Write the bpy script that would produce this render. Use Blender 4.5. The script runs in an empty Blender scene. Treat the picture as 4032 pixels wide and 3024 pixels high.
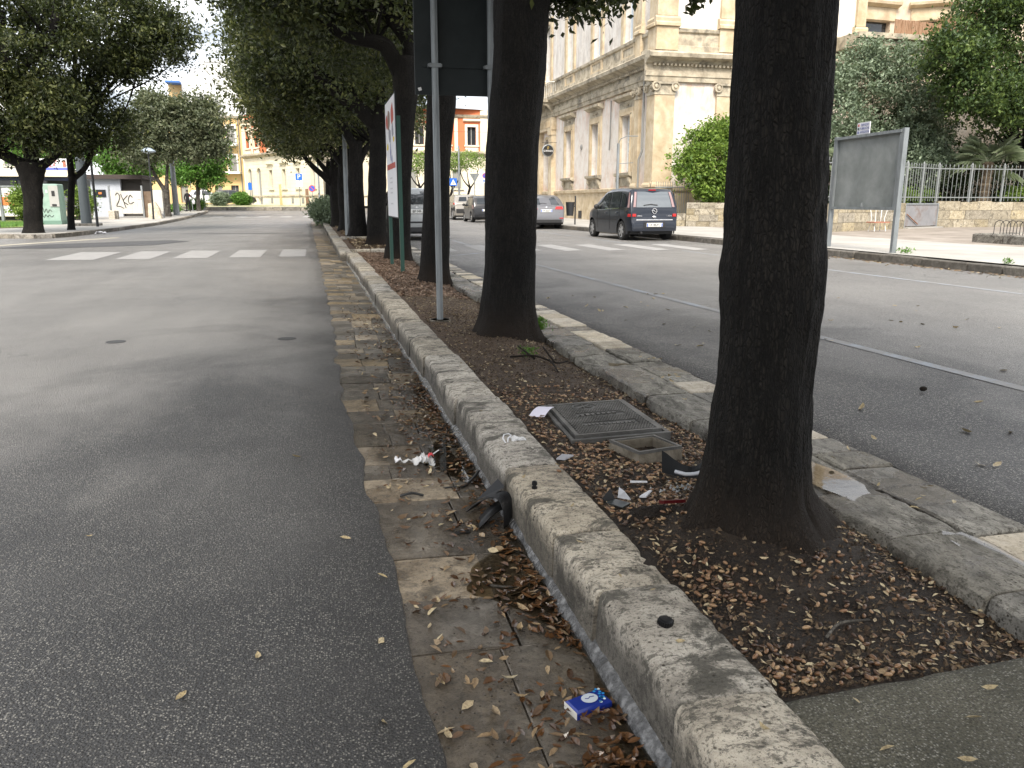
import bpy, bmesh, math, random
import numpy as np
from mathutils import Vector, Matrix, noise as mnoise

# ---------------------------------------------------------------- camera, sky, sun, exposure
SC = bpy.context.scene
COL = SC.collection
R = math.radians
cam_d = bpy.data.cameras.new("camera")
cam = bpy.data.objects.new("camera", cam_d)
COL.objects.link(cam)
SC.camera = cam
cam_d.sensor_width = 36.0
cam_d.lens = 36.0 * 788 / 1024
cam_d.clip_start = 0.05
cam_d.clip_end = 3000
cam.location = (0, 0, 1.25)
cam.rotation_euler = (R(90 - 13.05), 0, R(-13.79))

SUN_EL, SUN_AZ = 46.0, 196.0          # degrees; azimuth clockwise from +Y (the street's direction)
world = bpy.data.worlds.new("World")
SC.world = world
world.use_nodes = True
wn = world.node_tree
wn.nodes.clear()
def wnode(t, **kw):
    n = wn.nodes.new(t)
    for k, v in kw.items():
        setattr(n, k, v)
    return n
sky = wnode('ShaderNodeTexSky', sky_type='NISHITA', sun_disc=False)
sky.sun_elevation = R(SUN_EL)
sky.sun_rotation = R(SUN_AZ)
sky.air_density = 1.0
sky.dust_density = 3.0
tc = wnode('ShaderNodeTexCoord')
mp = wnode('ShaderNodeMapping')
mp.inputs['Scale'].default_value = (1, 1, 2.6)
mp.inputs['Location'].default_value = (2.3, 0.6, 0.0)
cl = wnode('ShaderNodeTexNoise')
cl.inputs['Scale'].default_value = 3.2
cl.inputs['Detail'].default_value = 7
cl.inputs['Roughness'].default_value = 0.55
cl.inputs['Distortion'].default_value = 0.4
rp = wnode('ShaderNodeValToRGB')
rp.color_ramp.elements[0].position = 0.43
rp.color_ramp.elements[0].color = (1.9, 2.05, 2.3, 1)
rp.color_ramp.elements[1].position = 0.68
rp.color_ramp.elements[1].color = (9.6, 9.5, 9.4, 1)
mx = wnode('ShaderNodeMix', data_type='RGBA')
mx.inputs['Factor'].default_value = 0.9
bg = wnode('ShaderNodeBackground')
bg.inputs['Strength'].default_value = 0.1
ow = wnode('ShaderNodeOutputWorld')
wn.links.new(tc.outputs['Generated'], mp.inputs['Vector'])
wn.links.new(mp.outputs['Vector'], cl.inputs['Vector'])
wn.links.new(cl.outputs['Fac'], rp.inputs['Fac'])
wn.links.new(sky.outputs['Color'], mx.inputs['A'])
wn.links.new(rp.outputs['Color'], mx.inputs['B'])
wn.links.new(mx.outputs['Result'], bg.inputs['Color'])
wn.links.new(bg.outputs['Background'], ow.inputs['Surface'])

sun_d = bpy.data.lights.new("sun", 'SUN')
sun_d.energy = 1.5
sun_d.angle = R(22)
sun_d.color = (1.0, 0.93, 0.83)
sun = bpy.data.objects.new("sun", sun_d)
COL.objects.link(sun)
_az, _el = R(SUN_AZ), R(SUN_EL)
_d = Vector((math.sin(_az) * math.cos(_el), math.cos(_az) * math.cos(_el), math.sin(_el)))
sun.rotation_euler = _d.to_track_quat('Z', 'Y').to_euler()
sun.location = (0, 0, 60)

vs = SC.view_settings
vs.view_transform = 'Standard'
vs.look = 'None'
vs.gamma = 1.0
vs.use_curve_mapping = False
vs.exposure = 2.0
SC.render.engine = 'CYCLES'
SC.cycles.use_denoising = True
SC.cycles.max_bounces = 7
SC.cycles.diffuse_bounces = 4
SC.cycles.glossy_bounces = 3
SC.cycles.transmission_bounces = 4
SC.cycles.transparent_max_bounces = 8
SC.cycles.caustics_reflective = False
SC.cycles.caustics_refractive = False
SC.cycles.sample_clamp_indirect = 6.0

# ---------------------------------------------------------------- helpers
rng = np.random.default_rng(7)
random.seed(7)

def zt(y):                                  # the street climbs gently towards the far square
    y = min(max(y, 40.0), 100.0)
    return 0.0003 * (y - 40.0) ** 2

def fbm(x, y, z=0.0, s=1.0, oct=4):
    return mnoise.fractal(Vector((x * s, y * s, z * s)), 1.0, 2.0, oct)

class MB:
    """collects geometry in world (or thing-local) coordinates; build() links it as one mesh object"""
    def __init__(self):
        self.v = []; self.f = []
    def add(self, vs, fs):
        b = len(self.v)
        self.v.extend([tuple(p) for p in vs])
        self.f.extend([tuple(i + b for i in f) for f in fs])
        return self
    def box(self, x0, x1, y0, y1, z0, z1):
        return self.add([(x0, y0, z0), (x1, y0, z0), (x1, y1, z0), (x0, y1, z0), (x0, y0, z1), (x1, y0, z1), (x1, y1, z1), (x0, y1, z1)],
                        [(0, 3, 2, 1), (4, 5, 6, 7), (0, 1, 5, 4), (1, 2, 6, 5), (2, 3, 7, 6), (3, 0, 4, 7)])
    def obox(self, c, ux, uy, uz, hx, hy, hz):
        c, ux, uy, uz = Vector(c), Vector(ux), Vector(uy), Vector(uz)
        P = []
        for sz in (-1, 1):
            for sx, sy in ((-1, -1), (1, -1), (1, 1), (-1, 1)):
                P.append(c + ux * hx * sx + uy * hy * sy + uz * hz * sz)
        return self.add(P, [(0, 3, 2, 1), (4, 5, 6, 7), (0, 1, 5, 4), (1, 2, 6, 5), (2, 3, 7, 6), (3, 0, 4, 7)])
    def bevbox(self, x0, x1, y0, y1, z0, z1, b=0.01, jit=0.0):
        j = lambda: random.uniform(-jit, jit)
        P = [(x0 + j(), y0 + j(), z0), (x1 + j(), y0 + j(), z0), (x1 + j(), y1 + j(), z0), (x0 + j(), y1 + j(), z0)]
        Q = [(p[0], p[1], z1 - b) for p in P]
        T = [(P[0][0] + b, P[0][1] + b, z1 + j() * .5), (P[1][0] - b, P[1][1] + b, z1 + j() * .5), (P[2][0] - b, P[2][1] - b, z1 + j() * .5), (P[3][0] + b, P[3][1] - b, z1 + j() * .5)]
        F = [(0, 3, 2, 1), (8, 9, 10, 11)]
        for k in range(4):
            n = (k + 1) % 4
            F += [(k, n, n + 4, k + 4), (k + 4, n + 4, n + 8, k + 8)]
        return self.add(P + Q + T, F)
    def tube(self, pts, rad, n=8, cap=True, wob=0.0, seed=0):
        pts = [Vector(p) for p in pts]
        if not hasattr(rad, '__len__'):
            rad = [rad] * len(pts)
        t0 = (pts[1] - pts[0]).normalized()
        a = Vector((1, 0, 0)) if abs(t0.x) < 0.8 else Vector((0, 1, 0))
        u = (a - t0 * a.dot(t0)).normalized()
        V = []
        for i, p in enumerate(pts):
            t = (pts[min(i + 1, len(pts) - 1)] - pts[max(i - 1, 0)]).normalized()
            u = (u - t * u.dot(t)).normalized()
            w = t.cross(u)
            for k in range(n):
                an = 2 * math.pi * k / n
                r = rad[i]
                if wob:
                    r *= 1 + wob * mnoise.noise(Vector((math.cos(an) * 1.3 + seed, math.sin(an) * 1.3, p.z * 1.1)))
                V.append(p + u * math.cos(an) * r + w * math.sin(an) * r)
        F = []
        for i in range(len(pts) - 1):
            for k in range(n):
                q = (k + 1) % n
                F.append((i * n + k, i * n + q, (i + 1) * n + q, (i + 1) * n + k))
        if cap:
            F.append(tuple(range(n - 1, -1, -1)))
            F.append(tuple((len(pts) - 1) * n + k for k in range(n)))
        return self.add(V, F)
    def cyl(self, a, b, r, n=12, r2=None):
        return self.tube([a, b], [r, r if r2 is None else r2], n)
    def lathe(self, c, axis, prof, n=16):
        """prof: (radius, height along axis)"""
        c = Vector(c); ax = Vector(axis).normalized()
        a = Vector((1, 0, 0)) if abs(ax.x) < 0.8 else Vector((0, 1, 0))
        u = (a - ax * a.dot(ax)).normalized(); w = ax.cross(u)
        V = []; F = []
        for r, h in prof:
            for k in range(n):
                an = 2 * math.pi * k / n
                V.append(c + ax * h + u * math.cos(an) * r + w * math.sin(an) * r)
        for i in range(len(prof) - 1):
            for k in range(n):
                q = (k + 1) % n
                F.append((i * n + k, i * n + q, (i + 1) * n + q, (i + 1) * n + k))
        F.append(tuple(range(n - 1, -1, -1)))
        F.append(tuple((len(prof) - 1) * n + k for k in range(n)))
        return self.add(V, F)
    def prism(self, poly, d):
        """poly: 3-D points, extruded by vector d"""
        n = len(poly); d = Vector(d)
        P = [Vector(p) for p in poly]
        F = [tuple(range(n - 1, -1, -1)), tuple(range(n, 2 * n))]
        for k in range(n):
            q = (k + 1) % n
            F.append((k, q, n + q, n + k))
        return self.add(P + [p + d for p in P], F)
    def ball(self, c, rx, ry, rz, n=10, m=7):
        V = [(c[0], c[1], c[2] - rz)]; F = []
        for i in range(1, m):
            ph = math.pi * i / m
            for k in range(n):
                an = 2 * math.pi * k / n
                V.append((c[0] + rx * math.sin(ph) * math.cos(an), c[1] + ry * math.sin(ph) * math.sin(an), c[2] - rz * math.cos(ph)))
        V.append((c[0], c[1], c[2] + rz))
        for k in range(n):
            q = (k + 1) % n
            F.append((0, 1 + q, 1 + k))
            for i in range(m - 2):
                F.append((1 + i * n + k, 1 + i * n + q, 1 + (i + 1) * n + q, 1 + (i + 1) * n + k))
            F.append((1 + (m - 2) * n + k, 1 + (m - 2) * n + q, len(V) - 1))
        return self.add(V, F)
    def build(self, name, mat, parent=None, smooth=False, local=False, fix=False):
        me = bpy.data.meshes.new(name)
        V = self.v
        if parent is not None and not local:
            L = parent.get('_loc')
            if L is not None:
                c, s = math.cos(-L[3]), math.sin(-L[3])
                V = [((p[0] - L[0]) * c - (p[1] - L[1]) * s, (p[0] - L[0]) * s + (p[1] - L[1]) * c, p[2] - L[2]) for p in V]
        me.from_pydata([tuple(p) for p in V], [], self.f)
        if fix:
            bm = bmesh.new(); bm.from_mesh(me)
            bmesh.ops.recalc_face_normals(bm, faces=bm.faces)
            bm.to_mesh(me); bm.free()
        me.update()
        if mat:
            me.materials.append(mat)
        if smooth:
            me.polygons.foreach_set('use_smooth', [True] * len(me.polygons))
            if smooth != 'all':
                try:
                    me.set_sharp_from_angle(angle=R(40))
                except Exception:
                    pass
        return link(name, me, parent)

def link(name, me, parent=None):
    o = bpy.data.objects.new(name, me)
    COL.objects.link(o)
    if parent is not None:
        o.parent = parent
        L = parent.get('_loc')
        if L is not None:
            o['_loc'] = list(L)
    return o

def thing(name, label, cat, loc=(0, 0, 0), rz=0.0, group=None):
    o = bpy.data.objects.new(name, None)
    COL.objects.link(o)
    o.empty_display_size = 0.2
    o.location = loc
    o.rotation_euler = (0, 0, rz)
    o['_loc'] = [loc[0], loc[1], loc[2], rz]
    tag(o, label, cat, group)
    return o

def tag(o, label, cat, group=None):
    o['label'] = label; o['category'] = cat
    if group: o['group'] = group
    return o

def struct(o, label=None):
    o['kind'] = 'structure'
    if label: o['label'] = label
    return o

def struct_empty(name, label=None):
    o = bpy.data.objects.new(name, None); COL.objects.link(o)
    return struct(o, label)

def copy_tree(o, parent=None):
    c = o.copy(); COL.objects.link(c)
    c.parent = parent
    for ch in o.children:
        copy_tree(ch, c)
    return c

def fast_mesh(name, V, F, mat, parent=None, smooth=False):
    """V (n,3) array, F (m,k) array of equal-sized faces"""
    V = np.asarray(V, dtype=np.float32); F = np.asarray(F, dtype=np.int32)
    if parent is not None and parent.get('_loc') is not None:
        L = parent['_loc']
        V = V - np.array([L[0], L[1], L[2]], dtype=np.float32)
    me = bpy.data.meshes.new(name)
    m, k = F.shape
    me.vertices.add(len(V)); me.vertices.foreach_set('co', V.ravel())
    me.loops.add(m * k); me.loops.foreach_set('vertex_index', F.ravel())
    me.polygons.add(m)
    me.polygons.foreach_set('loop_start', np.arange(m, dtype=np.int32) * k)
    me.polygons.foreach_set('use_smooth', np.full(m, bool(smooth)))
    me.update(calc_edges=True)
    me.materials.append(mat)
    return link(name, me, parent)

def text_obj(name, body, mat, parent, loc, rot, size, extrude=0.002, align='CENTER', sx=1.0):
    cu = bpy.data.curves.new(name, 'FONT')
    cu.body = body; cu.size = size; cu.extrude = extrude
    cu.align_x = align; cu.align_y = 'CENTER'
    cu.resolution_u = 3
    cu.materials.append(mat)
    tmp = bpy.data.objects.new('tmp_text', cu)
    me = bpy.data.meshes.new_from_object(tmp)
    bpy.data.objects.remove(tmp); bpy.data.curves.remove(cu)
    me.name = name
    o = bpy.data.objects.new(name, me)
    COL.objects.link(o)
    L = parent.get('_loc')
    o.parent = parent
    l = Vector(loc)
    if L is not None:
        l = Matrix.Rotation(-L[3], 3, 'Z') @ (l - Vector(L[:3]))
        o.rotation_euler = (rot[0], rot[1], rot[2] - L[3])
    else:
        o.rotation_euler = rot
    o.location = l
    o.scale = (sx, 1, 1)
    return o

# ---------------------------------------------------------------- materials
class NT:
    def __init__(self, name):
        self.m = bpy.data.materials.new(name)
        self.m.use_nodes = True
        self.t = self.m.node_tree
        self.t.nodes.clear()
        self.out = self.n('ShaderNodeOutputMaterial')
    def n(self, typ, ins=None, **props):
        nd = self.t.nodes.new(typ)
        for k, v in props.items():
            setattr(nd, k, v)
        for k, v in (ins or {}).items():
            s = nd.inputs[k]
            if isinstance(v, bpy.types.NodeSocket):
                self.t.links.new(v, s)
            else:
                s.default_value = v
        return nd
    def link(self, a, b):
        self.t.links.new(a, b)
    def math(self, op, a, b=0.0, c=0.0, clamp=False):
        nd = self.t.nodes.new('ShaderNodeMath'); nd.operation = op; nd.use_clamp = clamp
        for i, v in enumerate((a, b, c)):
            if isinstance(v, bpy.types.NodeSocket): self.t.links.new(v, nd.inputs[i])
            else: nd.inputs[i].default_value = v
        return nd.outputs[0]
    def mix(self, f, a, b, blend='MIX'):
        nd = self.t.nodes.new('ShaderNodeMix'); nd.data_type = 'RGBA'; nd.blend_type = blend
        for k, v in (('Factor', f), ('A', a), ('B', b)):
            s = [i for i in nd.inputs if i.name == k and i.enabled][0] if k == 'Factor' else [i for i in nd.inputs if i.name == k and i.type == 'RGBA'][0]
            if isinstance(v, bpy.types.NodeSocket): self.t.links.new(v, s)
            else: s.default_value = v if not (isinstance(v, tuple) and len(v) == 3) else (*v, 1)
        return [o for o in nd.outputs if o.type == 'RGBA'][0]
    def ramp(self, f, els, interp='LINEAR'):
        nd = self.t.nodes.new('ShaderNodeValToRGB')
        cr = nd.color_ramp; cr.interpolation = interp
        while len(cr.elements) < len(els): cr.elements.new(0.5)
        for e, (p, c) in zip(cr.elements, els):
            e.position = p
            e.color = (c, c, c, 1) if not hasattr(c, '__len__') else (*c[:3], 1)
        self.t.links.new(f, nd.inputs['Fac'])
        return nd.outputs['Color']
    def coord(self, kind='pos', scale=None):
        if kind == 'pos':
            s = self.n('ShaderNodeNewGeometry').outputs['Position']
        else:
            s = self.n('ShaderNodeTexCoord').outputs['Object']
        if scale:
            s = self.n('ShaderNodeMapping', {'Vector': s, 'Scale': scale}).outputs['Vector']
        return s
    def noise(self, vec, scale, detail=5, rough=0.55, dist=0.0):
        return self.n('ShaderNodeTexNoise', {'Vector': vec, 'Scale': scale, 'Detail': detail, 'Roughness': rough, 'Distortion': dist}).outputs['Fac']
    def voro(self, vec, scale, feature='F1', out='Distance', rnd=1.0):
        return self.n('ShaderNodeTexVoronoi', {'Vector': vec, 'Scale': scale, 'Randomness': rnd}, feature=feature).outputs[out]
    def bump(self, h, strength=0.3, dist=0.01, normal=None):
        ins = {'Height': h, 'Strength': strength, 'Distance': dist}
        if normal is not None: ins['Normal'] = normal
        return self.n('ShaderNodeBump', ins).outputs['Normal']
    def principled(self, col, rough=0.7, metal=0.0, normal=None, spec=0.5, **kw):
        ins = {'Base Color': col if isinstance(col, bpy.types.NodeSocket) else (*col[:3], 1), 'Roughness': rough, 'Metallic': metal, 'Specular IOR Level': spec}
        if normal is not None: ins['Normal'] = normal
        ins.update(kw)
        b = self.n('ShaderNodeBsdfPrincipled', ins)
        self.link(b.outputs[0], self.out.inputs['Surface'])
        return b

def surf(name, cols, scale=4.0, rough=0.8, bump=0.25, bscale=40, bdist=0.01, coord='pos', rnd=0.0, hue=0.0, metal=0.0, spec=0.3,
         stain=None, stretch=None, detail=6, pits=None):
    """weathered surface: colours blended by noise, optional stain colour, pits, per-object value change, fine relief"""
    t = NT(name)
    v = t.coord(coord, stretch)
    f = t.noise(v, scale, detail, 0.62, 0.3)
    k = len(cols)
    els = [(0.32 + 0.36 * i / max(k - 1, 1), c) for i, c in enumerate(cols)]
    c = t.ramp(f, els)
    if stain:
        sc, amt, scol = stain
        s = t.ramp(t.noise(v, sc, 5, 0.65, 0.6), [(0.5, 0.0), (0.68, amt)])
        c = t.mix(s, c, scol)
    h = t.noise(v, bscale, 5, 0.6)
    if pits:
        ps, pth, pcol = pits
        p = t.ramp(t.voro(v, ps), [(pth * 0.6, 1.0), (pth, 0.0)])
        c = t.mix(p, c, pcol)
        h = t.math('SUBTRACT', h, p)
    if rnd:
        oi = t.n('ShaderNodeObjectInfo').outputs['Random']
        val = t.math('MULTIPLY_ADD', oi, 2 * rnd, 1 - rnd)
        hu = t.math('MULTIPLY_ADD', oi, hue, 0.5 - hue / 2)
        c = t.n('ShaderNodeHueSaturation', {'Color': c, 'Value': val, 'Hue': hu}).outputs['Color']
    rr = t.math('MULTIPLY_ADD', f, -0.2, rough + 0.1)
    t.principled(c, rr, metal, t.bump(h, bump, bdist), spec)
    return t.m

def plain(name, col, rough=0.5, metal=0.0, spec=0.5, var=0.08, scale=8, **kw):
    t = NT(name)
    v = t.coord('obj')
    f = t.noise(v, scale, 4, 0.6)
    c = t.mix(f, tuple(x * (1 - var) for x in col[:3]), tuple(min(1, x * (1 + var)) for x in col[:3]))
    r = t.math('MULTIPLY_ADD', f, 0.12, rough - 0.06)
    t.principled(c, r, metal, None, spec, **kw)
    return t.m

# ---------------------------------------------------------------- ground materials
def asphalt(name, dark, light, big=0.22, speck=0.5, rough=0.62, sscale=160, patchy=(0.42, 0.62), tar_shade=None):
    t = NT(name)
    v = t.coord('pos')
    f1 = t.ramp(t.noise(v, big, 5, 0.6, 0.4), [(patchy[0], 0.0), (patchy[1], 1.0)])
    f2 = t.noise(t.coord('pos', (2.4, 0.35, 1)), 1.0, 4, 0.6)
    if tar_shade:                                   # newer tarmac and canopy shade, both painted as darker road nearby, broken border
        cx, cy, cc = tar_shade
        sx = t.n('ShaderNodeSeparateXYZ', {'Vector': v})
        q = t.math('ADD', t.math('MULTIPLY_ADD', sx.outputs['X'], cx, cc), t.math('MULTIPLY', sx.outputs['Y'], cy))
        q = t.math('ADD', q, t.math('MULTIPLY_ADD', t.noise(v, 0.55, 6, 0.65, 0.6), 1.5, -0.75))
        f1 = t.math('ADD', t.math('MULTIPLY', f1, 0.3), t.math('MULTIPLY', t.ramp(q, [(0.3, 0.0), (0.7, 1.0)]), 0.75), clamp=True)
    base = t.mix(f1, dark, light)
    base = t.mix(t.math('MULTIPLY_ADD', f2, 0.5, -0.1, clamp=True), base, tuple(c * 0.6 for c in dark))
    vo = t.n('ShaderNodeTexVoronoi', {'Vector': v, 'Scale': sscale})
    cellv = t.n('ShaderNodeSeparateColor', {'Color': vo.outputs['Color']}).outputs[0]
    sp = t.math('MULTIPLY', t.ramp(cellv, [(0.52, 0.0), (0.75, 1.0)]), t.ramp(vo.outputs['Distance'], [(0.32, 1.0), (0.55, 0.0)]))
    sp2 = t.ramp(t.noise(v, 3.0, 3, 0.6), [(0.35, 0.55), (0.6, 1.0)])
    col = t.mix(t.math('MULTIPLY', t.math('MULTIPLY', sp, sp2), speck), base, (0.6, 0.575, 0.51))
    fine = t.noise(v, 260, 3, 0.7)
    col = t.mix(t.ramp(t.noise(v, 170, 3, .75), [(.4, .85), (.56, 0.0)]), col, tuple(c * 0.3 for c in dark))
    # hairline cracks running mostly across the carriageway
    cv = t.n('ShaderNodeMapping', {'Vector': v, 'Scale': (0.28, 0.5, 1)}).outputs['Vector']
    dv = t.n('ShaderNodeVectorMath', {0: cv, 1: t.n('ShaderNodeTexNoise', {'Vector': v, 'Scale': 1.6, 'Detail': 6}).outputs['Color']}, operation='ADD').outputs[0]
    ce = t.voro(dv, 1.0, 'DISTANCE_TO_EDGE')
    cr = t.ramp(ce, [(0.0, 1.0), (0.006, 0.0)])
    cm = t.ramp(t.noise(v, 0.35, 2), [(0.5, 0.0), (0.62, 0.75)])
    col = t.mix(t.math('MULTIPLY', cr, cm), col, (0.02, 0.02, 0.02))
    h = t.math('ADD', t.math('MULTIPLY', vo.outputs['Distance'], -0.7), t.math('MULTIPLY', fine, 0.6))
    h = t.math('SUBTRACT', h, t.math('MULTIPLY', cr, cm))
    rg = t.math('MULTIPLY_ADD', t.noise(v, 0.8, 4), 0.3, rough - 0.16)
    t.principled(col, rg, 0, t.bump(h, 0.9, 0.008), 0.45)
    return t.m

M_asph_l = asphalt('asphalt_left', (0.04, 0.0395, 0.0405), (0.3, 0.287, 0.27), rough=0.5, speck=0.55, tar_shade=(-0.16, 0.085, -0.18))
M_asph_r = asphalt('asphalt_right', (0.04, 0.04, 0.0435), (0.3, 0.287, 0.27), big=0.3, speck=0.7, tar_shade=(0.24, 0.05, -0.72), sscale=125, rough=0.56)
M_patch = asphalt('asphalt_patch', (0.085, 0.085, 0.09), (0.11, 0.11, 0.112), speck=0.15)

def wet_stone(name, cols, pit=(0.05, 0.04, 0.03), rnd=0.22, wetscale=1.5, wetpos=(0.42, 0.56), bump=0.4, stain=(0.06, 0.055, 0.045), stamt=0.7,
              rough=0.82, pscale=55, wet=1.0, across=(1, 1, 1), splash=None, dryfar=None):
    t = NT(name)
    v = t.coord('pos')
    oi = t.n('ShaderNodeObjectInfo').outputs['Random']
    vv = t.n('ShaderNodeVectorMath', {0: v, 1: t.n('ShaderNodeCombineXYZ', {'X': t.math('MULTIPLY', oi, 37.0), 'Y': t.math('MULTIPLY', oi, 91.0), 'Z': 0.0}).outputs[0]}, operation='ADD').outputs[0]
    va = t.n('ShaderNodeMapping', {'Vector': vv, 'Scale': across}).outputs['Vector']
    f = t.noise(va, 9, 7, 0.68, 0.4)
    c = t.ramp(f, [(0.3 + 0.4 * i / (len(cols) - 1), q) for i, q in enumerate(cols)])
    val = t.math('MULTIPLY_ADD', t.math('FRACT', t.math('MULTIPLY', oi, 7.13)), 2 * rnd, 1 - rnd)
    c = t.n('ShaderNodeHueSaturation', {'Color': c, 'Value': val, 'Saturation': t.math('MULTIPLY_ADD', oi, 0.5, 0.7)}).outputs['Color']
    s = t.ramp(t.noise(va, 4.3, 9, 0.75, 0.7), [(0.52, 0.0), (0.6, stamt)])
    c = t.mix(s, c, stain)
    s2 = t.ramp(t.noise(va, 34, 6, 0.75, 0.3), [(0.53, 0.0), (0.58, stamt * 0.85)])
    c = t.mix(s2, c, tuple(x * 1.2 for x in stain))
    s3 = t.ramp(t.noise(vv, 110, 3, 0.7), [(0.55, 0.0), (0.62, stamt * 0.75)])
    c = t.mix(s3, c, tuple(x * 0.9 for x in stain))
    pv = t.voro(vv, pscale)
    pm = t.math('MULTIPLY', t.ramp(pv, [(0.12, 1.0), (0.24, 0.0)]), t.ramp(t.noise(vv, 12, 3), [(0.45, 0.0), (0.6, 1.0)]))
    c = t.mix(pm, c, pit)
    if splash:                                  # road dirt splashed up the kerb face
        zc = t.math('ADD', t.n('ShaderNodeSeparateXYZ', {'Vector': v}).outputs['Z'], t.math('MULTIPLY_ADD', t.noise(va, 7, 5, .7), .12, -.06))
        c = t.mix(t.ramp(zc, [(splash[0], splash[2]), (splash[1], 0.0)]), c, (0.055, 0.05, 0.042))
    w = t.math('MULTIPLY', t.ramp(t.noise(v, wetscale, 5, 0.6, 0.5), [(wetpos[0], 0.0), (wetpos[1], 1.0)]), wet)
    if dryfar:                                  # the low end of the gutter holds the water
        yy = t.n('ShaderNodeSeparateXYZ', {'Vector': v}).outputs['Y']
        w = t.math('MULTIPLY', w, t.ramp(t.math('MULTIPLY', yy, .05), [(dryfar[0] * .05, 1.0), (dryfar[1] * .05, dryfar[2])]))
    c = t.mix(t.math('MULTIPLY', w, 0.8), c, (0.3, 0.26, 0.22), 'MULTIPLY')
    h = t.math('SUBTRACT', t.math('ADD', t.noise(vv, 30, 6, 0.7), t.math('MULTIPLY', t.noise(vv, 120, 3, 0.6), 0.3)), t.math('MULTIPLY', pm, 0.6))
    rg = t.math('MULTIPLY_ADD', w, -(rough - 0.13), rough)
    t.principled(c, rg, 0, t.bump(h, bump, 0.012), t.math('MULTIPLY_ADD', w, 0.3, 0.3))
    return t.m

M_gut_beige = wet_stone('gutter_stone_beige', [(0.2, 0.155, 0.1), (0.31, 0.245, 0.16), (0.42, 0.34, 0.23)], wetpos=(0.38, 0.54), stamt=0.6, wet=1.0, rough=.6, dryfar=(4.2, 7.5, .35))
M_gut_grey = wet_stone('gutter_stone_grey', [(0.11, 0.098, 0.082), (0.19, 0.17, 0.14), (0.28, 0.25, 0.205)], wetpos=(0.3, 0.46), stamt=0.5, rough=.55, rnd=.3, dryfar=(4.2, 7.5, .4))
M_kerb = wet_stone('kerb_limestone', [(0.26, 0.23, 0.185), (0.47, 0.42, 0.34), (0.62, 0.565, 0.47)], stain=(0.06, 0.056, 0.045), stamt=0.85, splash=(.08, .155, .8), wet=0.3, wetscale=1.1,
                   wetpos=(0.5, 0.62), bump=1.0, pscale=45, across=(0.75, 1.2, 1.0), rnd=0.12)
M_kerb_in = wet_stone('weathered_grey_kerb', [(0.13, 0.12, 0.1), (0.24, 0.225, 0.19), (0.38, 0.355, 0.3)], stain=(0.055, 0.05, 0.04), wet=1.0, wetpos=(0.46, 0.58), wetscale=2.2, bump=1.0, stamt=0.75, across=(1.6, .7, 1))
M_slab_pale = wet_stone('pale_slab', [(0.42, 0.36, 0.27), (0.58, 0.51, 0.4), (0.66, 0.6, 0.5)], stain=(0.2, 0.17, 0.13), stamt=0.45, wet=0.4, wetpos=(0.55, 0.72), pscale=48, rnd=0.2, bump=0.5)
M_kerb_dark = wet_stone('dark_kerb', [(0.08, 0.072, 0.06), (0.14, 0.125, 0.105), (0.22, 0.2, 0.17)], stamt=0.6, wet=0.0, rnd=0.25, bump=0.8)
M_pave = surf('pale_paving', [(0.3, 0.285, 0.26), (0.37, 0.355, 0.325), (0.42, 0.405, 0.375)], 0.7, 0.85, 0.2, 60, stain=(1.1, 0.5, (0.33, 0.3, 0.26)))
M_earth = surf('trodden_earth', [(0.2, 0.17, 0.14), (0.27, 0.235, 0.2), (0.33, 0.29, 0.25)], 1.2, 0.92, 0.5, 40)
M_ground = surf('outer_ground', [(0.16, 0.15, 0.13), (0.25, 0.235, 0.21)], 0.3, 0.9, 0.2, 10)
M_conc = asphalt('mossy_concrete', (0.085, 0.079, 0.052), (0.15, 0.138, 0.098), big=2.5, speck=0.5, sscale=170, rough=0.8)

def soil_mat():
    t = NT('soil')
    v = t.coord('pos')
    f = t.noise(v, 5, 8, 0.7, 0.3)
    c = t.ramp(f, [(0.3, (0.018, 0.012, 0.008)), (0.5, (0.038, 0.026, 0.017)), (0.7, (0.075, 0.053, 0.034))])
    g = t.noise(v, 55, 5, 0.75)
    c = t.mix(t.ramp(g, [(0.58, 0.0), (0.68, 0.8)]), c, (0.15, 0.105, 0.06))
    c = t.mix(t.ramp(t.noise(v, 90, 3), [(0.36, 0.8), (0.46, 0.0)]), c, (0.012, 0.009, 0.007))
    yy = t.n('ShaderNodeSeparateXYZ', {'Vector': v}).outputs['Y']
    red = t.math('MULTIPLY', t.ramp(t.math('MULTIPLY_ADD', yy, 0.12, -0.36), [(0.0, 0.0), (0.4, 0.75)]), t.ramp(t.noise(v, 9, 6, .7), [(.3, .35), (.6, 1.0)]))
    c = t.mix(red, c, (0.17, 0.115, 0.075))
    h = t.math('ADD', t.noise(v, 40, 8, 0.75), t.math('MULTIPLY', t.noise(v, 160, 4, 0.7), 0.5))
    t.principled(c, t.math('MULTIPLY_ADD', f, -0.35, 0.95), 0, t.bump(h, 1.0, 0.03), 0.35)
    return t.m
M_soil = soil_mat()

def worn_paint(name, col, under, amt=(0.4, 0.6), scale=3.0):
    t = NT(name)
    v = t.coord('pos')
    f = t.math('ADD', t.math('MULTIPLY', t.noise(v, scale, 6, 0.7), 0.6), t.math('MULTIPLY', t.noise(v, 40, 4, 0.7), 0.4))
    k = t.ramp(f, [(amt[0], 0.0), (amt[1], 1.0)])
    t.principled(t.mix(k, under, col), 0.7, 0, t.bump(t.noise(v, 150, 3), 0.4, 0.004), 0.35)
    return t.m
M_zebra = worn_paint('worn_white_paint', (0.42, 0.41, 0.385), (0.27, 0.263, 0.256), (0.44, 0.68))
M_zebra_old = worn_paint('almost_gone_white_paint', (0.37, 0.362, 0.345), (0.27, 0.263, 0.256), (0.48, 0.74))
M_blue = worn_paint('worn_blue_paint', (0.3, 0.36, 0.44), (0.22, 0.215, 0.208), (0.46, 0.74))
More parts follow.
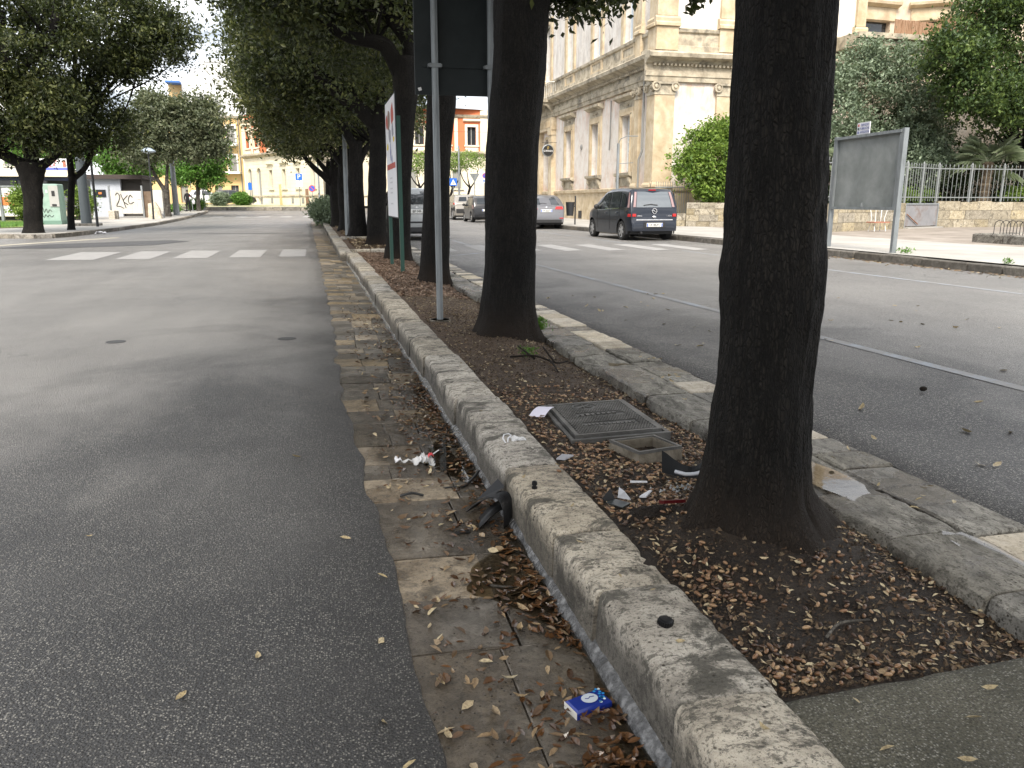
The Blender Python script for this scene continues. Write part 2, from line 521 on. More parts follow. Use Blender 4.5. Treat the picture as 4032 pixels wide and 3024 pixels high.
M_stop = worn_paint('worn_cream_paint', (0.5, 0.46, 0.36), (0.2, 0.19, 0.17), (0.38, 0.55))

# ---------------------------------------------------------------- ground sheets
def grid_sheet(name, xs, ys, zf, mat, smooth=True):
    m = MB(); nx = len(xs)
    for y in ys:
        for x in xs:
            m.v.append((x, y, zf(x, y)))
    for j in range(len(ys) - 1):
        for i in range(nx - 1):
            a = j * nx + i
            m.f.append((a, a + 1, a + nx + 1, a + nx))
    return struct(m.build(name, mat, None, 'all' if smooth else False))

YS_FAR = [-60, -20, 0, 20, 40] + list(range(45, 101, 5)) + [130, 180, 300, 600, 1500]
grid_sheet('ground', [-1500, -300, -100, -40, 0, 40, 100, 300, 1500], YS_FAR, lambda x, y: zt(y) - 0.12, M_ground)

EDGE = [(-6, .24), (1.5, .225), (2.5, .21), (3.6, .17), (5.8, .115), (7.5, .13), (9.9, .13), (14, .09), (18.2, .06), (30, -.05), (51, -.2)]
def edge_x(y):
    for (a, xa), (b, xb) in zip(EDGE, EDGE[1:]):
        if y <= b:
            return xa + (xb - xa) * (y - a) / (b - a)
    return -.2
def edge_n(y):
    k = 0.012 + 0.02 * min(max((y - 2) / 4, 0), 1)
    return edge_x(y) + k * 1.6 * fbm(3.1, y, 0, 2.2, 3) + 0.006 * fbm(1, y, 5, 14, 2)

def make_left_road():
    m = MB()
    ys = [-25, -8, -2]; y = 0.5
    while y < 51.5:
        ys.append(y); y += 0.06 if y < 12 else (0.15 if y < 26 else 0.5)
    ys += [53, 56, 60, 65, 70, 75, 80, 85, 90, 95, 100, 104]
    n = 9
    for y in ys:
        e = edge_n(y) if y < 51.6 else (2.4 if y < 56 else 40)
        if y >= 51.6: e = 2.41
        z = zt(y)
        row = [-70, -30, -12, -6, -3, -1.2, min(e - .25, -.2), e - 0.012, e]
        for x in row[:-1]:
            m.v.append((x, y, z))
        m.v.append((e + 0.004, y, z - 0.035))
    for j in range(len(ys) - 1):
        for i in range(n - 1):
            a = j * n + i
            m.f.append((a, a + 1, a + n + 1, a + n))
    return struct(m.build('road_left', M_asph_l, None, 'all'))
ROAD_L = make_left_road()

def zr(x, y):
    k = min(max((y - 44) / 8, 0), 1)
    near = .1 - .07 * (x - 2.42) / 9
    return zt(y) + near * (1 - k) + 0.004 * k
def redge(y):
    return 2.43 + 0.018 * fbm(7, y, 0, 2.0, 3) - 0.003 * max(0, y - 8)
def make_right_road():
    m = MB(); ys = [-20, -6, -1]; y = 0.5
    while y < 51.5:
        ys.append(y); y += 0.07 if y < 12 else 0.4
    ys += [53, 56, 60, 65, 70, 75, 80, 85, 90, 95, 100, 104]
    for y in ys:
        e = redge(y)
        m.v.append((e - 0.004, y, zr(e, y) - 0.05))
        for x in [e + 0.01, 2.7, 3.5, 5, 7, 9, 11.6]:
            m.v.append((x, y, zr(x, y)))
        m.v.append((11.62 if y < 62 else 60, y, zr(11.6, y)))
    n = 9
    for j in range(len(ys) - 1):
        for i in range(n - 1):
            a = j * n + i
            m.f.append((a, a + 1, a + n + 1, a + n))
    return struct(m.build('road_right', M_asph_r, None, 'all'))
ROAD_R = make_right_road()

def quad_on(name, pts, zf, mat, parent, dz=0.004, sub=6):
    """a painted strip laid on a road: pts are 4 ground corners"""
    m = MB(); a, b, c, d = [Vector((*p, 0)) for p in pts]
    for j in range(sub + 1):
        t = j / sub
        l, r = a.lerp(d, t), b.lerp(c, t)
        for p in (l, r):
            m.v.append((p.x, p.y, zf(p.x, p.y) + dz))
    for j in range(sub):
        m.f.append((2 * j, 2 * j + 1, 2 * j + 3, 2 * j + 2))
    return m.build(name, mat, parent)
zl = lambda x, y: zt(y)
for x0, x1 in ((-5.75, -4.75), (-4.35, -3.6), (-3.15, -2.4), (-1.95, -1.25), (-.85, -.25)):
    quad_on('zebra_stripe', [(x0, 19.2), (x1, 19.1), (x1, 21.9), (x0, 22.1)], zl, M_zebra_old, ROAD_L)
for x0 in (-7.2, -5.6, -4.0, -2.4, -0.8, 0.8):
    quad_on('zebra_stripe', [(x0, 60.5), (x0 + .8, 60.5), (x0 + .8, 63), (x0, 63)], zl, M_zebra, ROAD_L)
for i, x0 in enumerate((2.75, 3.85, 4.85, 5.87, 7.0, 8.2, 9.3)):
    quad_on('zebra_stripe', [(x0, 18.5), (x0 + .54, 18.75), (x0 + .54, 21.5), (x0, 21.3)], zr, M_zebra_old if i in (4, 1) else M_zebra, ROAD_R)
quad_on('parking_line', [(4.37, 0.5), (4.49, 0.5), (4.05, 14.5), (3.95, 14.5)], zr, M_blue, ROAD_R, sub=24)
quad_on('parking_line', [(3.95, 14.5), (4.05, 14.5), (4.02, 18.3), (3.92, 18.3)], zr, M_blue, ROAD_R, sub=8)
quad_on('parking_line', [(2.7, 17.0), (2.75, 16.85), (4.0, 18.3), (3.95, 18.45)], zr, M_blue, ROAD_R, sub=8)
quad_on('parking_line', [(3.98, 21.2), (4.1, 21.2), (4.15, 27), (4.03, 27)], zr, M_blue, ROAD_R, sub=8)
quad_on('parking_line', [(9.2, 4), (9.32, 4), (9.0, 12.0), (8.88, 12)], zr, M_blue, ROAD_R, sub=12)
quad_on('parking_line', [(8.88, 12), (9.0, 12), (8.95, 18.3), (8.83, 18.3)], zr, M_blue, ROAD_R, sub=12)
quad_on('parking_line', [(8.75, 21.8), (8.87, 21.8), (8.95, 34), (8.83, 34)], zr, M_blue, ROAD_R, sub=12)
quad_on('stop_line', [(-9.3, 25.6), (-8.9, 25.5), (-6.6, 30.6), (-6.9, 30.8)], zl, M_stop, ROAD_L)
def poly_sheet(name, pts, mat, parent, dz):
    m = MB(); m.add([(x, y, zt(y) + dz) for x, y in pts], [tuple(range(len(pts)))])
    return m.build(name, mat, parent)
poly_sheet('tar_patch', [(-8.6, 24.4), (-6.9, 24.0), (-4.6, 25.2), (-3.9, 27.4), (-4.6, 28.2), (-6.0, 27.6), (-7.7, 26.3)], M_patch, ROAD_L, 0.006)
poly_sheet('tar_patch', [(-5.2, 33.6), (-2.4, 33.1), (-0.5, 33.5), (-0.5, 33.9), (-2.4, 33.7), (-5.1, 34.0)], M_patch, ROAD_L, 0.004)

# ---------------------------------------------------------------- gutter paving: every slab a stone of its own
GUT = struct_empty('gutter')
m = MB()
ys = [0.2, 51]
for y in ys:
    m.v += [(-0.3, y, -0.085 + zt(y)), (.75, y, -0.085 + zt(y))]
m.f.append((0, 1, 3, 2))
M_joint = surf('joint_dirt', [(0.025, 0.02, 0.015), (0.06, 0.048, 0.035)], 20, 0.9, 0.6, 80)
m.build('gutter_bed', M_joint, GUT)
def gut_z(x):
    return -0.012 - 0.022 * min(max((x - .2) / .52, 0), 1)
def gutter_slab(m, x0, x1, y0, y1, zb=-.09):
    dz = random.uniform(-.0025, .0025)
    b = 0.003
    nx = 3
    xs = [x0 + (x1 - x0) * i / nx for i in range(nx + 1)]
    j = [random.uniform(-.0035, .0035) for _ in range(4)]
    P = [(x0 + j[0], y0 + j[1], zb), (x1 + j[2], y0 + j[3], zb), (x1 + j[2], y1 + j[1], zb), (x0 + j[0], y1 + j[3], zb)]
    Q = [(p[0], p[1], gut_z(p[0]) + dz - b + zt(p[1])) for p in P]
    T = []
    for yy, k in ((P[0][1] + b, 0), (P[3][1] - b, 1)):
        for i, x in enumerate(xs):
            xx = min(max(x, P[0][0] + b), P[1][0] - b)
            T.append((xx, yy, gut_z(xx) + dz + zt(yy) + random.uniform(-.002, .002)))
    F = [(0, 1, 5, 4), (1, 2, 6, 5), (2, 3, 7, 6), (3, 0, 4, 7)]
    n = nx + 1
    for i in range(nx):
        F.append((8 + i, 8 + i + 1, 8 + n + i + 1, 8 + n + i))
    F.append((4, 5) + tuple(8 + i for i in range(nx, -1, -1)))
    F.append((6, 7) + tuple(8 + n + i for i in range(0, nx + 1)))
    F.append((5, 6, 8 + n + nx, 8 + nx))
    F.append((7, 4, 8, 8 + n))
    m.add(P + Q + T, F)
y = 0.62; cnt = 0
far_g = {0: MB(), 1: MB()}
NEAR_ROWS = {1.38: (.52, 'b'), }
rows = []
pre = [(0.62, 1.02), (1.02, 1.5), (1.5, 2.02), (2.02, 2.33), (2.33, 2.66), (2.66, 2.96), (2.96, 3.24), (3.24, 3.52), (3.52, 3.74), (3.74, 4.05), (4.05, 4.28)]
warm = {4: 1, 7: 1, 9: 1, 0: 0}
random.seed(21)
while pre[-1][1] < 50.5:
    a = pre[-1][1]; pre.append((a, a + random.uniform(.2, .34)))
for k, (a, b) in enumerate(pre):
    e = edge_x((a + b) / 2)
    if k in (0, 1, 2):
        cuts = [-.2, .46, .73]
    elif k < 8:
        cuts = [-.2, random.uniform(.5, .58), .73]
    else:
        c1_ = random.uniform(.27, .36); c2_ = random.uniform(.47, .56)
        cuts = [-.25, c1_ - .0, c2_, .73] if random.random() < .7 else [-.25, random.uniform(.38, .48), .73]
        if b > 18: cuts = [c - .006 * (a - 18) if i < len(cuts) - 1 else c - .1 for i, c in enumerate(cuts)]
    for i, (x0, x1) in enumerate(zip(cuts, cuts[1:])):
        beige = (warm.get(k, 0) and i == 0) if k < 12 else random.random() < .38
        if k in (0, 1): beige = False
        if cnt < 285:
            mb = MB(); gutter_slab(mb, x0 + .002, x1 - .002, a + .0025, b - .0025)
            mb.build('stone_slab', M_gut_beige if beige else M_gut_grey, GUT); cnt += 1
        else:
            gutter_slab(far_g[int(bool(beige))], x0 + .002, x1 - .002, a + .0025, b - .0025)
for k, mb in far_g.items():
    if mb.v:
        o = mb.build('far_stone_slabs', (M_gut_grey, M_gut_beige)[k], GUT); o['kind'] = 'stuff'

# standing water in the gutter
def water_mat():
    t = NT('rain_water')
    v = t.coord('pos')
    nrm = t.bump(t.noise(v, 14, 3), 0.03, 0.01)
    fr = t.n('ShaderNodeFresnel', {'IOR': 1.33, 'Normal': nrm}).outputs[0]
    tr = t.n('ShaderNodeBsdfTransparent', {'Color': (0.78, 0.73, 0.64, 1)})
    gl = t.n('ShaderNodeBsdfGlossy', {'Color': (1, 1, 1, 1), 'Roughness': 0.03, 'Normal': nrm})
    ms = t.n('ShaderNodeMixShader', {0: fr, 1: tr.outputs[0], 2: gl.outputs[0]})
    t.link(ms.outputs[0], t.out.inputs['Surface'])
    return t.m
M_water = water_mat()
m = MB(); ys = np.arange(0.7, 8.4, 0.05)
for y in ys:
    w = .03 + .24 * math.exp(-((y - 3.8) / .38) ** 2) + .25 * math.exp(-((y - 2.42) / .3) ** 2) + .14 * math.exp(-((y - 1.25) / .4) ** 2) + .1 * math.exp(-((y - 5.2) / .5) ** 2) + .05 * fbm(2, y, 0, 2.5, 3)
    w = max(w, .01)
    for t_ in (0, 1):
        m.v.append((.735 - w * t_ * (1.0 + 0.25 * fbm(9, y, 0, 6, 2)), y, -0.0228))
for j in range(len(ys) - 1):
    m.f.append((2 * j + 1, 2 * j, 2 * j + 2, 2 * j + 3))
struct(m.build('puddle', M_water))

# ---------------------------------------------------------------- kerb of the median: stones with worn edges
KERB = struct_empty('kerb_left')
M_mortar = surf('wet_mortar', [(0.03, 0.03, 0.03), (0.07, 0.07, 0.07), (0.22, 0.22, 0.22)], 30, 0.22, 0.7, 70, 0.01, spec=0.6)
PROF = [(0.0, -.11), (0.0, -.02), (0.001, .06), (0.003, .13), (.008, .15), (.017, .16), (.035, .164), (.09, .166), (.14, .166), (.19, .165), (.232, .162), (.249, .155), (.256, .14), (.257, .09), (.257, .02)]
def kerb_stone(y0, y1, x0, seg=0.045, prof=PROF, amp=1.0, wscale=1.0, zoff=0.0, base=0.0):
    m = MB(); n = max(3, int((y1 - y0) / seg)); L = len(prof)
    tilt = random.uniform(-.006, .006) * amp; lift = random.uniform(-.004, .004) * amp
    for j in range(n + 1):
        y = y0 + (y1 - y0) * j / n
        ed = min(j, n - j)
        sh = (0.004 if ed == 0 else 0.0) * amp
        for i, (px, pz) in enumerate(prof):
            x = x0 + px * wscale
            k = (.0025 * fbm(x * 2.2, y * 1.0, pz * 2.2, 5, 4) + .0025 * fbm(x, y, pz, 26, 3)) * amp
            chip = max(0, fbm(x, y, pz + 40, 11, 3) - .28) * .035 * amp if 3 <= i <= 6 or 9 <= i <= 11 else 0
            cx, cz = prof[7 if L > 7 else L // 2][0], .05
            dx, dz = px - .128, pz - .02
            l = math.hypot(dx, dz) + 1e-6
            r = k - chip - sh * (1 if pz > .05 else .3)
            if prof is not PROF and px < .06: x += .022 * fbm(y, 3.3, x0, 4, 3)
            x += dx / l * r
            z = pz + dz / l * r + lift + tilt * (y - y0) + zoff
            m.v.append((x, y, z + zt(y) + base))
    for j in range(n):
        for i in range(L - 1):
            a = j * L + i
            m.f.append((a, a + L, a + L + 1, a + 1))
    m.f.append(tuple(range(L)))
    m.f.append(tuple(n * L + i for i in range(L - 1, -1, -1)))
    return m
random.seed(5)
joints = [.2, .75, 1.41, 1.95, 2.36, 3.06, 3.64, 4.3, 4.98, 5.6]
while joints[-1] < 17.2: joints.append(joints[-1] + random.uniform(.55, .95))
joints[-1] = 17.75
offs = {4: .0, 5: -.004, 2: .012}
for k, (a, b) in enumerate(zip(joints, joints[1:])):
    x0 = .715 + offs.get(k, random.uniform(-.008, .008)) - .006 * max(0, a - 4)
    kerb_stone(a + .003, b - .003, x0, .03 if a < 6 else .12).build('kerb_stone', M_kerb, KERB, True)
y = 17.85
while y < 50:
    l = random.uniform(.8, 1.3)
    kerb_stone(y + .008, y + l - .008, .5 - .004 * (y - 18) + random.uniform(-.01, .01), .3, wscale=1.1, amp=.9).build('kerb_stone', M_kerb, KERB, True)
    y += l
# mortar fillet at the foot of the kerb and bed filling under the joints
m = MB(); ys = np.arange(.4, 17.7, .05)
for y in ys:
    w = .03 + .022 * fbm(4, y, 0, 2.0, 4) + .008 * fbm(4, y, 3, 11, 2)
    x = .722 - .006 * max(0, y - 4); hgt = .012 + .008 * fbm(8, y, 0, 3, 3)
    m.v += [(x - w, y, -.06), (x - w * .85, y, -.03 + hgt * .6), (x - w * .4, y, -.016 + hgt), (x + .02, y, .004 + hgt)]
for j in range(len(ys) - 1):
    for i in range(3):
        a = j * 4 + i; m.f.append((a + 4, a + 5, a + 1, a))
m.build('mortar_fillet', M_mortar, KERB, 'all')
m = MB(); m.box(.76, .95, .3, 17.7, -.1, .128); m.build('kerb_bed', M_joint, KERB)

# ---------------------------------------------------------------- planting strip
def soil_z(x, y):
    t = (x - .96) / .9
    z = .138 - .035 * t - .05 * max(0, (t - .6) / .4) + .013 * fbm(x, y, 0, 3.5, 4) + .004 * fbm(x, y, 9, 22, 3)
    for tx, ty, h, s in ((1.47, 2.28, .12, .3), (1.53, 6.6, .05, .35), (1.6, 11.3, .04, .35), (1.6, 15.6, .04, .4)):
        d2 = ((x - tx) ** 2 + (y - ty) ** 2) / s ** 2
        if d2 < 8: z += h * math.exp(-d2)
    return z
def make_soil(y0, y1, step, xa, xb, zf=soil_z):
    nx = int((xb - xa) / min(step, .04)) + 2
    xs = [xa + (xb - xa) * i / (nx - 1) for i in range(nx)]
    ys = np.linspace(y0, y1, int((y1 - y0) / step) + 2)
    return xs, list(ys)
xs, ys = make_soil(1.395, 8, .03, .93, 1.93)
SOIL = grid_sheet('soil_strip', xs, ys, soil_z, M_soil)
xs, ys = make_soil(7.99, 18.2, .1, .88, 1.95)
grid_sheet('soil_strip', xs[::2] + [xs[-1]], ys, soil_z, M_soil)
grid_sheet('soil_strip', [.68, 1.0, 1.4, 1.8, 2.1], list(np.linspace(18.1, 50, 60)), lambda x, y: .12 + zt(y) + .02 * fbm(x, y, 0, 1.5, 3), M_soil)
# concrete paving slab that closes the planting strip
m = MB()
m.add([(.985, -.6, .08), (1.94, -.6, .08), (1.94, 1.408, .08), (.985, 1.375, .08)], [(0, 3, 2, 1)])
b0 = len(m.v)
m.v[:] = []; m.f[:] = []
n = 14
for j, (yy, zz) in enumerate(((-.6, .152), (1.36, .154), (1.392, .148), (1.4, .05))):
    for i in range(n + 1):
        x = .95 + (1.96 - .95) * i / n
        m.v.append((x, yy + (.028 * i / n - .015 + .006 * fbm(x, yy, 0, 9, 3) if j else 0), zz + .002 * fbm(x, yy, 3, 4, 3)))
for j in range(3):
    for i in range(n):
        a = j * (n + 1) + i; m.f.append((a, a + 1, a + n + 2, a + n + 1))
struct(m.build('concrete_slab', M_conc, None, 'all'))
# cross kerbs that part the beds
for yy in (18.25, 24.9):
    CK = struct_empty('cross_kerb')
    for i in range(3):
        m = MB(); m.bevbox(.74 + i * .46, .74 + (i + 1) * .46 - .01, yy, yy + .2, .02, .2, .02, .008); m.build('kerb_stone', M_kerb, CK)

# ---------------------------------------------------------------- edging on the far side of the median
EDG = struct_empty('median_edging')
PR2 = [(.0, -.06), (.004, .02), (.008, .08), (.014, .106), (.03, .116), (.08, .12), (.16, .121), (.22, .121), (.28, .12), (.3, .116), (.305, .08), (.305, .0)]
random.seed(11)
y = .3; cnt = 0
while y < 50:
    l = random.choice((.42, .55, .7, .85)) * random.uniform(.9, 1.1)
    if y > 14: l *= 1.5
    mm = MB()
    xs0 = 1.855 + random.uniform(-.02, .02)
    s = kerb_stone(y + .006, y + l - .006, xs0 - .0 * y, .05 if y < 8 else .25, PR2, 1.1, 1.0, 0, 0)
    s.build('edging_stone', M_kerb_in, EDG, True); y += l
y = .35; es = 0
while y < 50:
    l = random.uniform(.2, .3) if y < 14 else random.uniform(.5, .9)
    mb = MB(); w = random.uniform(-.01, .01)
    mb.bevbox(2.168, 2.415 + w, y + .007, y + l - .007, .0 + zt(y), .12 + zt(y) + random.uniform(-.006, .004), .007, .006)
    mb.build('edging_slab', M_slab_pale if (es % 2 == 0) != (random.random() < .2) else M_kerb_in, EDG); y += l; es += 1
m = MB(); m.box(1.9, 2.44, .2, 44, -.05, .09); m.build('edging_bed', M_joint, EDG)

# rain standing in the hollows of the edging stones
random.seed(40)
for cx_, cy_, rx_, ry_ in ((2.02, 2.72, .1, .3), (2.06, 3.5, .09, .2), (2.1, 1.95, .07, .18), (2.04, 5.0, .08, .22)):
    m = MB(); n = 18; P = []
    for k in range(n):
        an = 2 * math.pi * k / n; r_ = 1 + .35 * fbm(math.cos(an) + cx_ * 3, math.sin(an) + cy_, 0, 1.2, 3)
        P.append((cx_ + rx_ * r_ * math.cos(an), cy_ + ry_ * r_ * math.sin(an), .1225))
    m.add(P, [tuple(range(n))]); struct(m.build('puddle', M_water))
# ---------------------------------------------------------------- pavement on the right with its dark kerb
PV = struct_empty('pavement_right')
def kx(y): return 11.35 if y < 22 else 11.35 - .045 * (y - 22) if y < 34 else 10.81
m = MB(); ys = [-10, 0, 6, 9, 12, 15, 18, 22, 25, 28, 31, 34, 38, 44, 52, 60]
for y in ys:
    for x in (kx(y) + .17, 13, 15.0 + .8 + .12 * math.sin(y * .7), 16.5):
        m.v.append((x, y, .2 + zt(y) - (.0 if x < 16 else .012)))
for j in range(len(ys) - 1):
    for i in range(3):
        a = j * 4 + i; m.f.append((a, a + 1, a + 5, a + 4))
m.build('paving', M_pave, PV)
random.seed(3); y = 2.0
while y < 60:
    l = random.uniform(.75, 1.25)
    mb = MB(); x = kx(y); x2 = kx(y + l)
    mb.bevbox(-.09, .09, .012, l - .012, -.2, .188 + random.uniform(-.012, .008), .02, .012)
    mb.v = [(p[0] + x + .09 + (x2 - x) * p[1] / l, p[1] + y, p[2] + zt(y)) for p in mb.v]
    mb.build('kerb_stone', M_kerb_dark, PV); y += l
m = MB()
ys = [-10, 10, 15, 18, 22, 26, 30, 34]
for y in ys:
    for x in (15.75, 18, 24, 60):
        m.v.append((x, y, .194 + .01 * fbm(x, y, 0, .5, 2)))
for j in range(len(ys) - 1):
    for i in range(3):
        a = j * 4 + i; m.f.append((a, a + 1, a + 5, a + 4))
struct(m.build('earth_strip', M_earth, None, 'all'))

# ---------------------------------------------------------------- pavement on the left
LK = [(-24, 31.9), (-10.75, 31.3), (-9.35, 30.75), (-8.95, 31.0), (-8.7, 32.2), (-8.4, 38), (-8.25, 46), (-8.35, 54), (-8.45, 60), (-8.6, 66), (-8.8, 72), (-9.3, 76.5), (-12.0, 78.5), (-60, 80)]
PL = struct_empty('pavement_left')
m = MB()
for x, y in LK:
    m.v += [(x - .08, y + .06, zt(y) + .13), (x - 6, y + 2.5, zt(y) + .135), (-70, y + 10, zt(y) + .12)]
for j in range(len(LK) - 1):
    for i in range(2):
        a = j * 3 + i; m.f.append((a, a + 3, a + 4, a + 1))
m.build('paving', M_pave, PL)
M_kerb_l = wet_stone('left_kerb_stone', [(0.16, 0.14, 0.115), (0.27, 0.245, 0.205), (0.4, 0.37, 0.32)], wet=0.0, rnd=0.3, stamt=0.6)
random.seed(4)
for (xa, ya), (xb, yb) in zip(LK, LK[1:]):
    L = math.hypot(xb - xa, yb - ya); n = max(1, round(L / 1.0)) if ya < 66 and xa > -15 else max(1, round(L / 6))
    for k in range(n):
        pa = Vector((xa + (xb - xa) * k / n, ya + (yb - ya) * k / n, 0)); pb = Vector((xa + (xb - xa) * (k + 1) / n, ya + (yb - ya) * (k + 1) / n, 0))
        d = (pb - pa).normalized(); nn = Vector((-d.y, d.x, 0)); c = (pa + pb) / 2 + nn * .0
        mb = MB(); h = .072 + random.uniform(-.006, .004)
        mb.obox((c.x, c.y, zt(c.y) + .07), d, nn, (0, 0, 1), (pb - pa).length / 2 - .012, .12, h)
        mb.build('kerb_stone', M_kerb_l, PL)

# ---------------------------------------------------------------- trees
def bark_mat(name, c0, c1, c2, plates=(95, 30), bump=1.0, gap=0.22, dirt=0.0):
    t = NT(name)
    v = t.coord('pos')
    st = t.n('ShaderNodeVectorMath', {0: v, 1: (plates[0] * .3, plates[0] * .3, plates[1] * .16)}, operation='MULTIPLY').outputs[0]
    n1 = t.noise(st, 1.0, 5, 0.62, 0.5)
    r1 = t.ramp(t.math('ABSOLUTE', t.math('SUBTRACT', n1, 0.5)), [(0.0, 0.0), (0.05, 1.0)])
    st2 = t.n('ShaderNodeVectorMath', {0: v, 1: (plates[0], plates[0], plates[1] * 1.1)}, operation='MULTIPLY').outputs[0]
    e = t.voro(t.n('ShaderNodeVectorMath', {0: st2, 1: t.n('ShaderNodeTexNoise', {'Vector': v, 'Scale': 30.0, 'Detail': 3}).outputs['Color']}, operation='ADD').outputs[0], 1.0, 'DISTANCE_TO_EDGE')
    r2 = t.ramp(e, [(0.0, 0.25), (gap, 1.0)])
    pl = t.math('MULTIPLY', r1, r2)
    cell = t.noise(st2, 0.5, 3, 0.7)
    f = t.noise(v, 60, 6, 0.75)
    c = t.mix(t.math('MULTIPLY_ADD', f, 1.1, t.math('MULTIPLY_ADD', cell, 0.9, -0.5), clamp=True), c1, c2)
    c = t.mix(pl, c0, c)
    big = t.ramp(t.noise(v, 2.6, 4, 0.6), [(0.4, 0.55), (0.6, 1.0)])
    c = t.mix(1.0, c, big, 'MULTIPLY')
    h = t.math('ADD', t.math('MULTIPLY', pl, 1.0), t.math('ADD', t.math('MULTIPLY', f, 0.5), t.math('MULTIPLY', n1, 0.8)))
    if dirt:
        z = t.n('ShaderNodeSeparateXYZ', {'Vector': v}).outputs['Z']
        dm = t.ramp(t.math('ADD', z, t.math('MULTIPLY', t.noise(v, 7, 5, .7), .35)), [(0.38, dirt), (0.62, 0.0)])
        c = t.mix(dm, c, (0.024, 0.0165, 0.011))
    t.principled(c, 0.88, 0, t.bump(h, bump, 0.012), 0.25)
    return t.m
M_bark = bark_mat('holm_oak_bark', (0.004, 0.0035, 0.003), (0.0075, 0.0065, 0.0053), (0.034, 0.0295, 0.024), dirt=.85)
M_bark_far = bark_mat('far_bark', (0.005, 0.0045, 0.004), (0.011, 0.0095, 0.008), (0.028, 0.024, 0.02), plates=(28, 10), bump=0.8)
M_bark_pale = bark_mat('pale_bark', (0.05, 0.044, 0.036), (0.11, 0.1, 0.083), (0.19, 0.175, 0.15), plates=(16, 6), bump=0.6)

def leaf_mat(name, cols, trans=0.2, rough=0.42, gl=0.3):
    t = NT(name)
    isl = t.n('ShaderNodeNewGeometry').outputs['Random Per Island']
    v = t.coord('pos')
    f = t.math('ADD', t.math('MULTIPLY', isl, 0.5), t.math('MULTIPLY', t.ramp(t.noise(v, 1.9, 4, 0.6), [(0.36, 0.0), (0.66, 1.0)]), 0.55))
    c = t.ramp(f, [(0.15 + 0.7 * i / (len(cols) - 1), q) for i, q in enumerate(cols)])
    p = t.n('ShaderNodeBsdfPrincipled', {'Base Color': c, 'Roughness': rough, 'Specular IOR Level': gl})
    tr = t.n('ShaderNodeBsdfTranslucent', {'Color': t.mix(0.5, c, (0.2, 0.26, 0.05), 'MIX')})
    ms = t.n('ShaderNodeMixShader', {0: trans, 1: p.outputs[0], 2: tr.outputs[0]})
    t.link(ms.outputs[0], t.out.inputs['Surface'])
    return t.m
M_lf_oak = leaf_mat('holm_oak_leaves', [(0.008, 0.012, 0.005), (0.018, 0.026, 0.009), (0.042, 0.054, 0.017), (0.12, 0.13, 0.042)])
M_lf_oak_l = leaf_mat('olive_new_leaves', [(0.022, 0.028, 0.011), (0.048, 0.058, 0.02), (0.09, 0.1, 0.037), (0.18, 0.185, 0.075)])
M_lf_grey = leaf_mat('grey_green_leaves', [(0.055, 0.07, 0.042), (0.09, 0.108, 0.062), (0.135, 0.15, 0.088), (0.19, 0.2, 0.12)])
M_lf_bright = leaf_mat('bright_green_leaves', [(0.045, 0.11, 0.018), (0.08, 0.19, 0.03), (0.12, 0.26, 0.045), (0.18, 0.34, 0.07)], 0.35)
M_lf_shrub = leaf_mat('glossy_shrub_leaves', [(0.06, 0.12, 0.02), (0.12, 0.2, 0.035), (0.19, 0.29, 0.05), (0.28, 0.38, 0.09)], 0.3)
M_lf_pitto = leaf_mat('dusty_evergreen_leaves', [(0.08, 0.115, 0.075), (0.14, 0.185, 0.12), (0.2, 0.255, 0.17), (0.28, 0.34, 0.23)], 0.22)
M_lf_right = leaf_mat('mid_green_leaves', [(0.016, 0.034, 0.012), (0.034, 0.064, 0.02), (0.066, 0.11, 0.03), (0.15, 0.21, 0.055)], 0.22)
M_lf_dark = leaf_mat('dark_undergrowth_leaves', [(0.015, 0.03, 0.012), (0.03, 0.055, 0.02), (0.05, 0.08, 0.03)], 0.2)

def leaf_cloud(pos, size, rg, droop=0.2, width=0.5):
    """diamond leaves folded along the midrib: 4 verts, 2 triangles each"""
    n = len(pos)
    d = rg.normal(size=(n, 3)); d[:, 2] -= droop; d /= np.linalg.norm(d, axis=1)[:, None] + 1e-9
    a = rg.normal(size=(n, 3)); a[:, 2] += 0.8
    s = np.cross(d, a); s /= np.linalg.norm(s, axis=1)[:, None] + 1e-9
    nr = np.cross(s, d)
    L = (size * rg.uniform(.7, 1.25, n))[:, None]; W = L * width * .5
    base = pos - d * L * .5; tip = pos + d * L * .5
    mid = pos + nr * L * .08
    l = mid + s * W; r = mid - s * W
    V = np.stack([base, l, tip, r], axis=1).reshape(-1, 3)
    i = np.arange(n, dtype=np.int32)[:, None] * 4
    F = np.concatenate([i + np.array([[0, 1, 2]]), i + np.array([[0, 2, 3]])], axis=1).reshape(-1, 3)
    return V, F

def crown_points(ells, n, rg, sigma=.22, per=26, shell=0.55):
    """leaf positions gathered in clumps spread through a set of ellipsoids (cx,cy,cz,rx,ry,rz,weight)"""
    E = np.array([e[:6] for e in ells]); w = np.array([e[6] for e in ells], float); w /= w.sum()
    nc = max(1, n // per)
    k = rg.choice(len(ells), nc, p=w)
    d = rg.normal(size=(nc, 3)); d /= np.linalg.norm(d, axis=1)[:, None]
    r = shell + (1 - shell) * rg.random(nc) ** .6
    r = r * (1 + .10 * rg.normal(size=nc))
    C = E[k, :3] + d * E[k, 3:] * r[:, None]
    sg = sigma * rg.uniform(.6, 1.5, nc)
    idx = rg.integers(0, nc, n)
    P = C[idx] + rg.normal(size=(n, 3)) * sg[idx][:, None] * np.array([1, 1, .7])
    return P

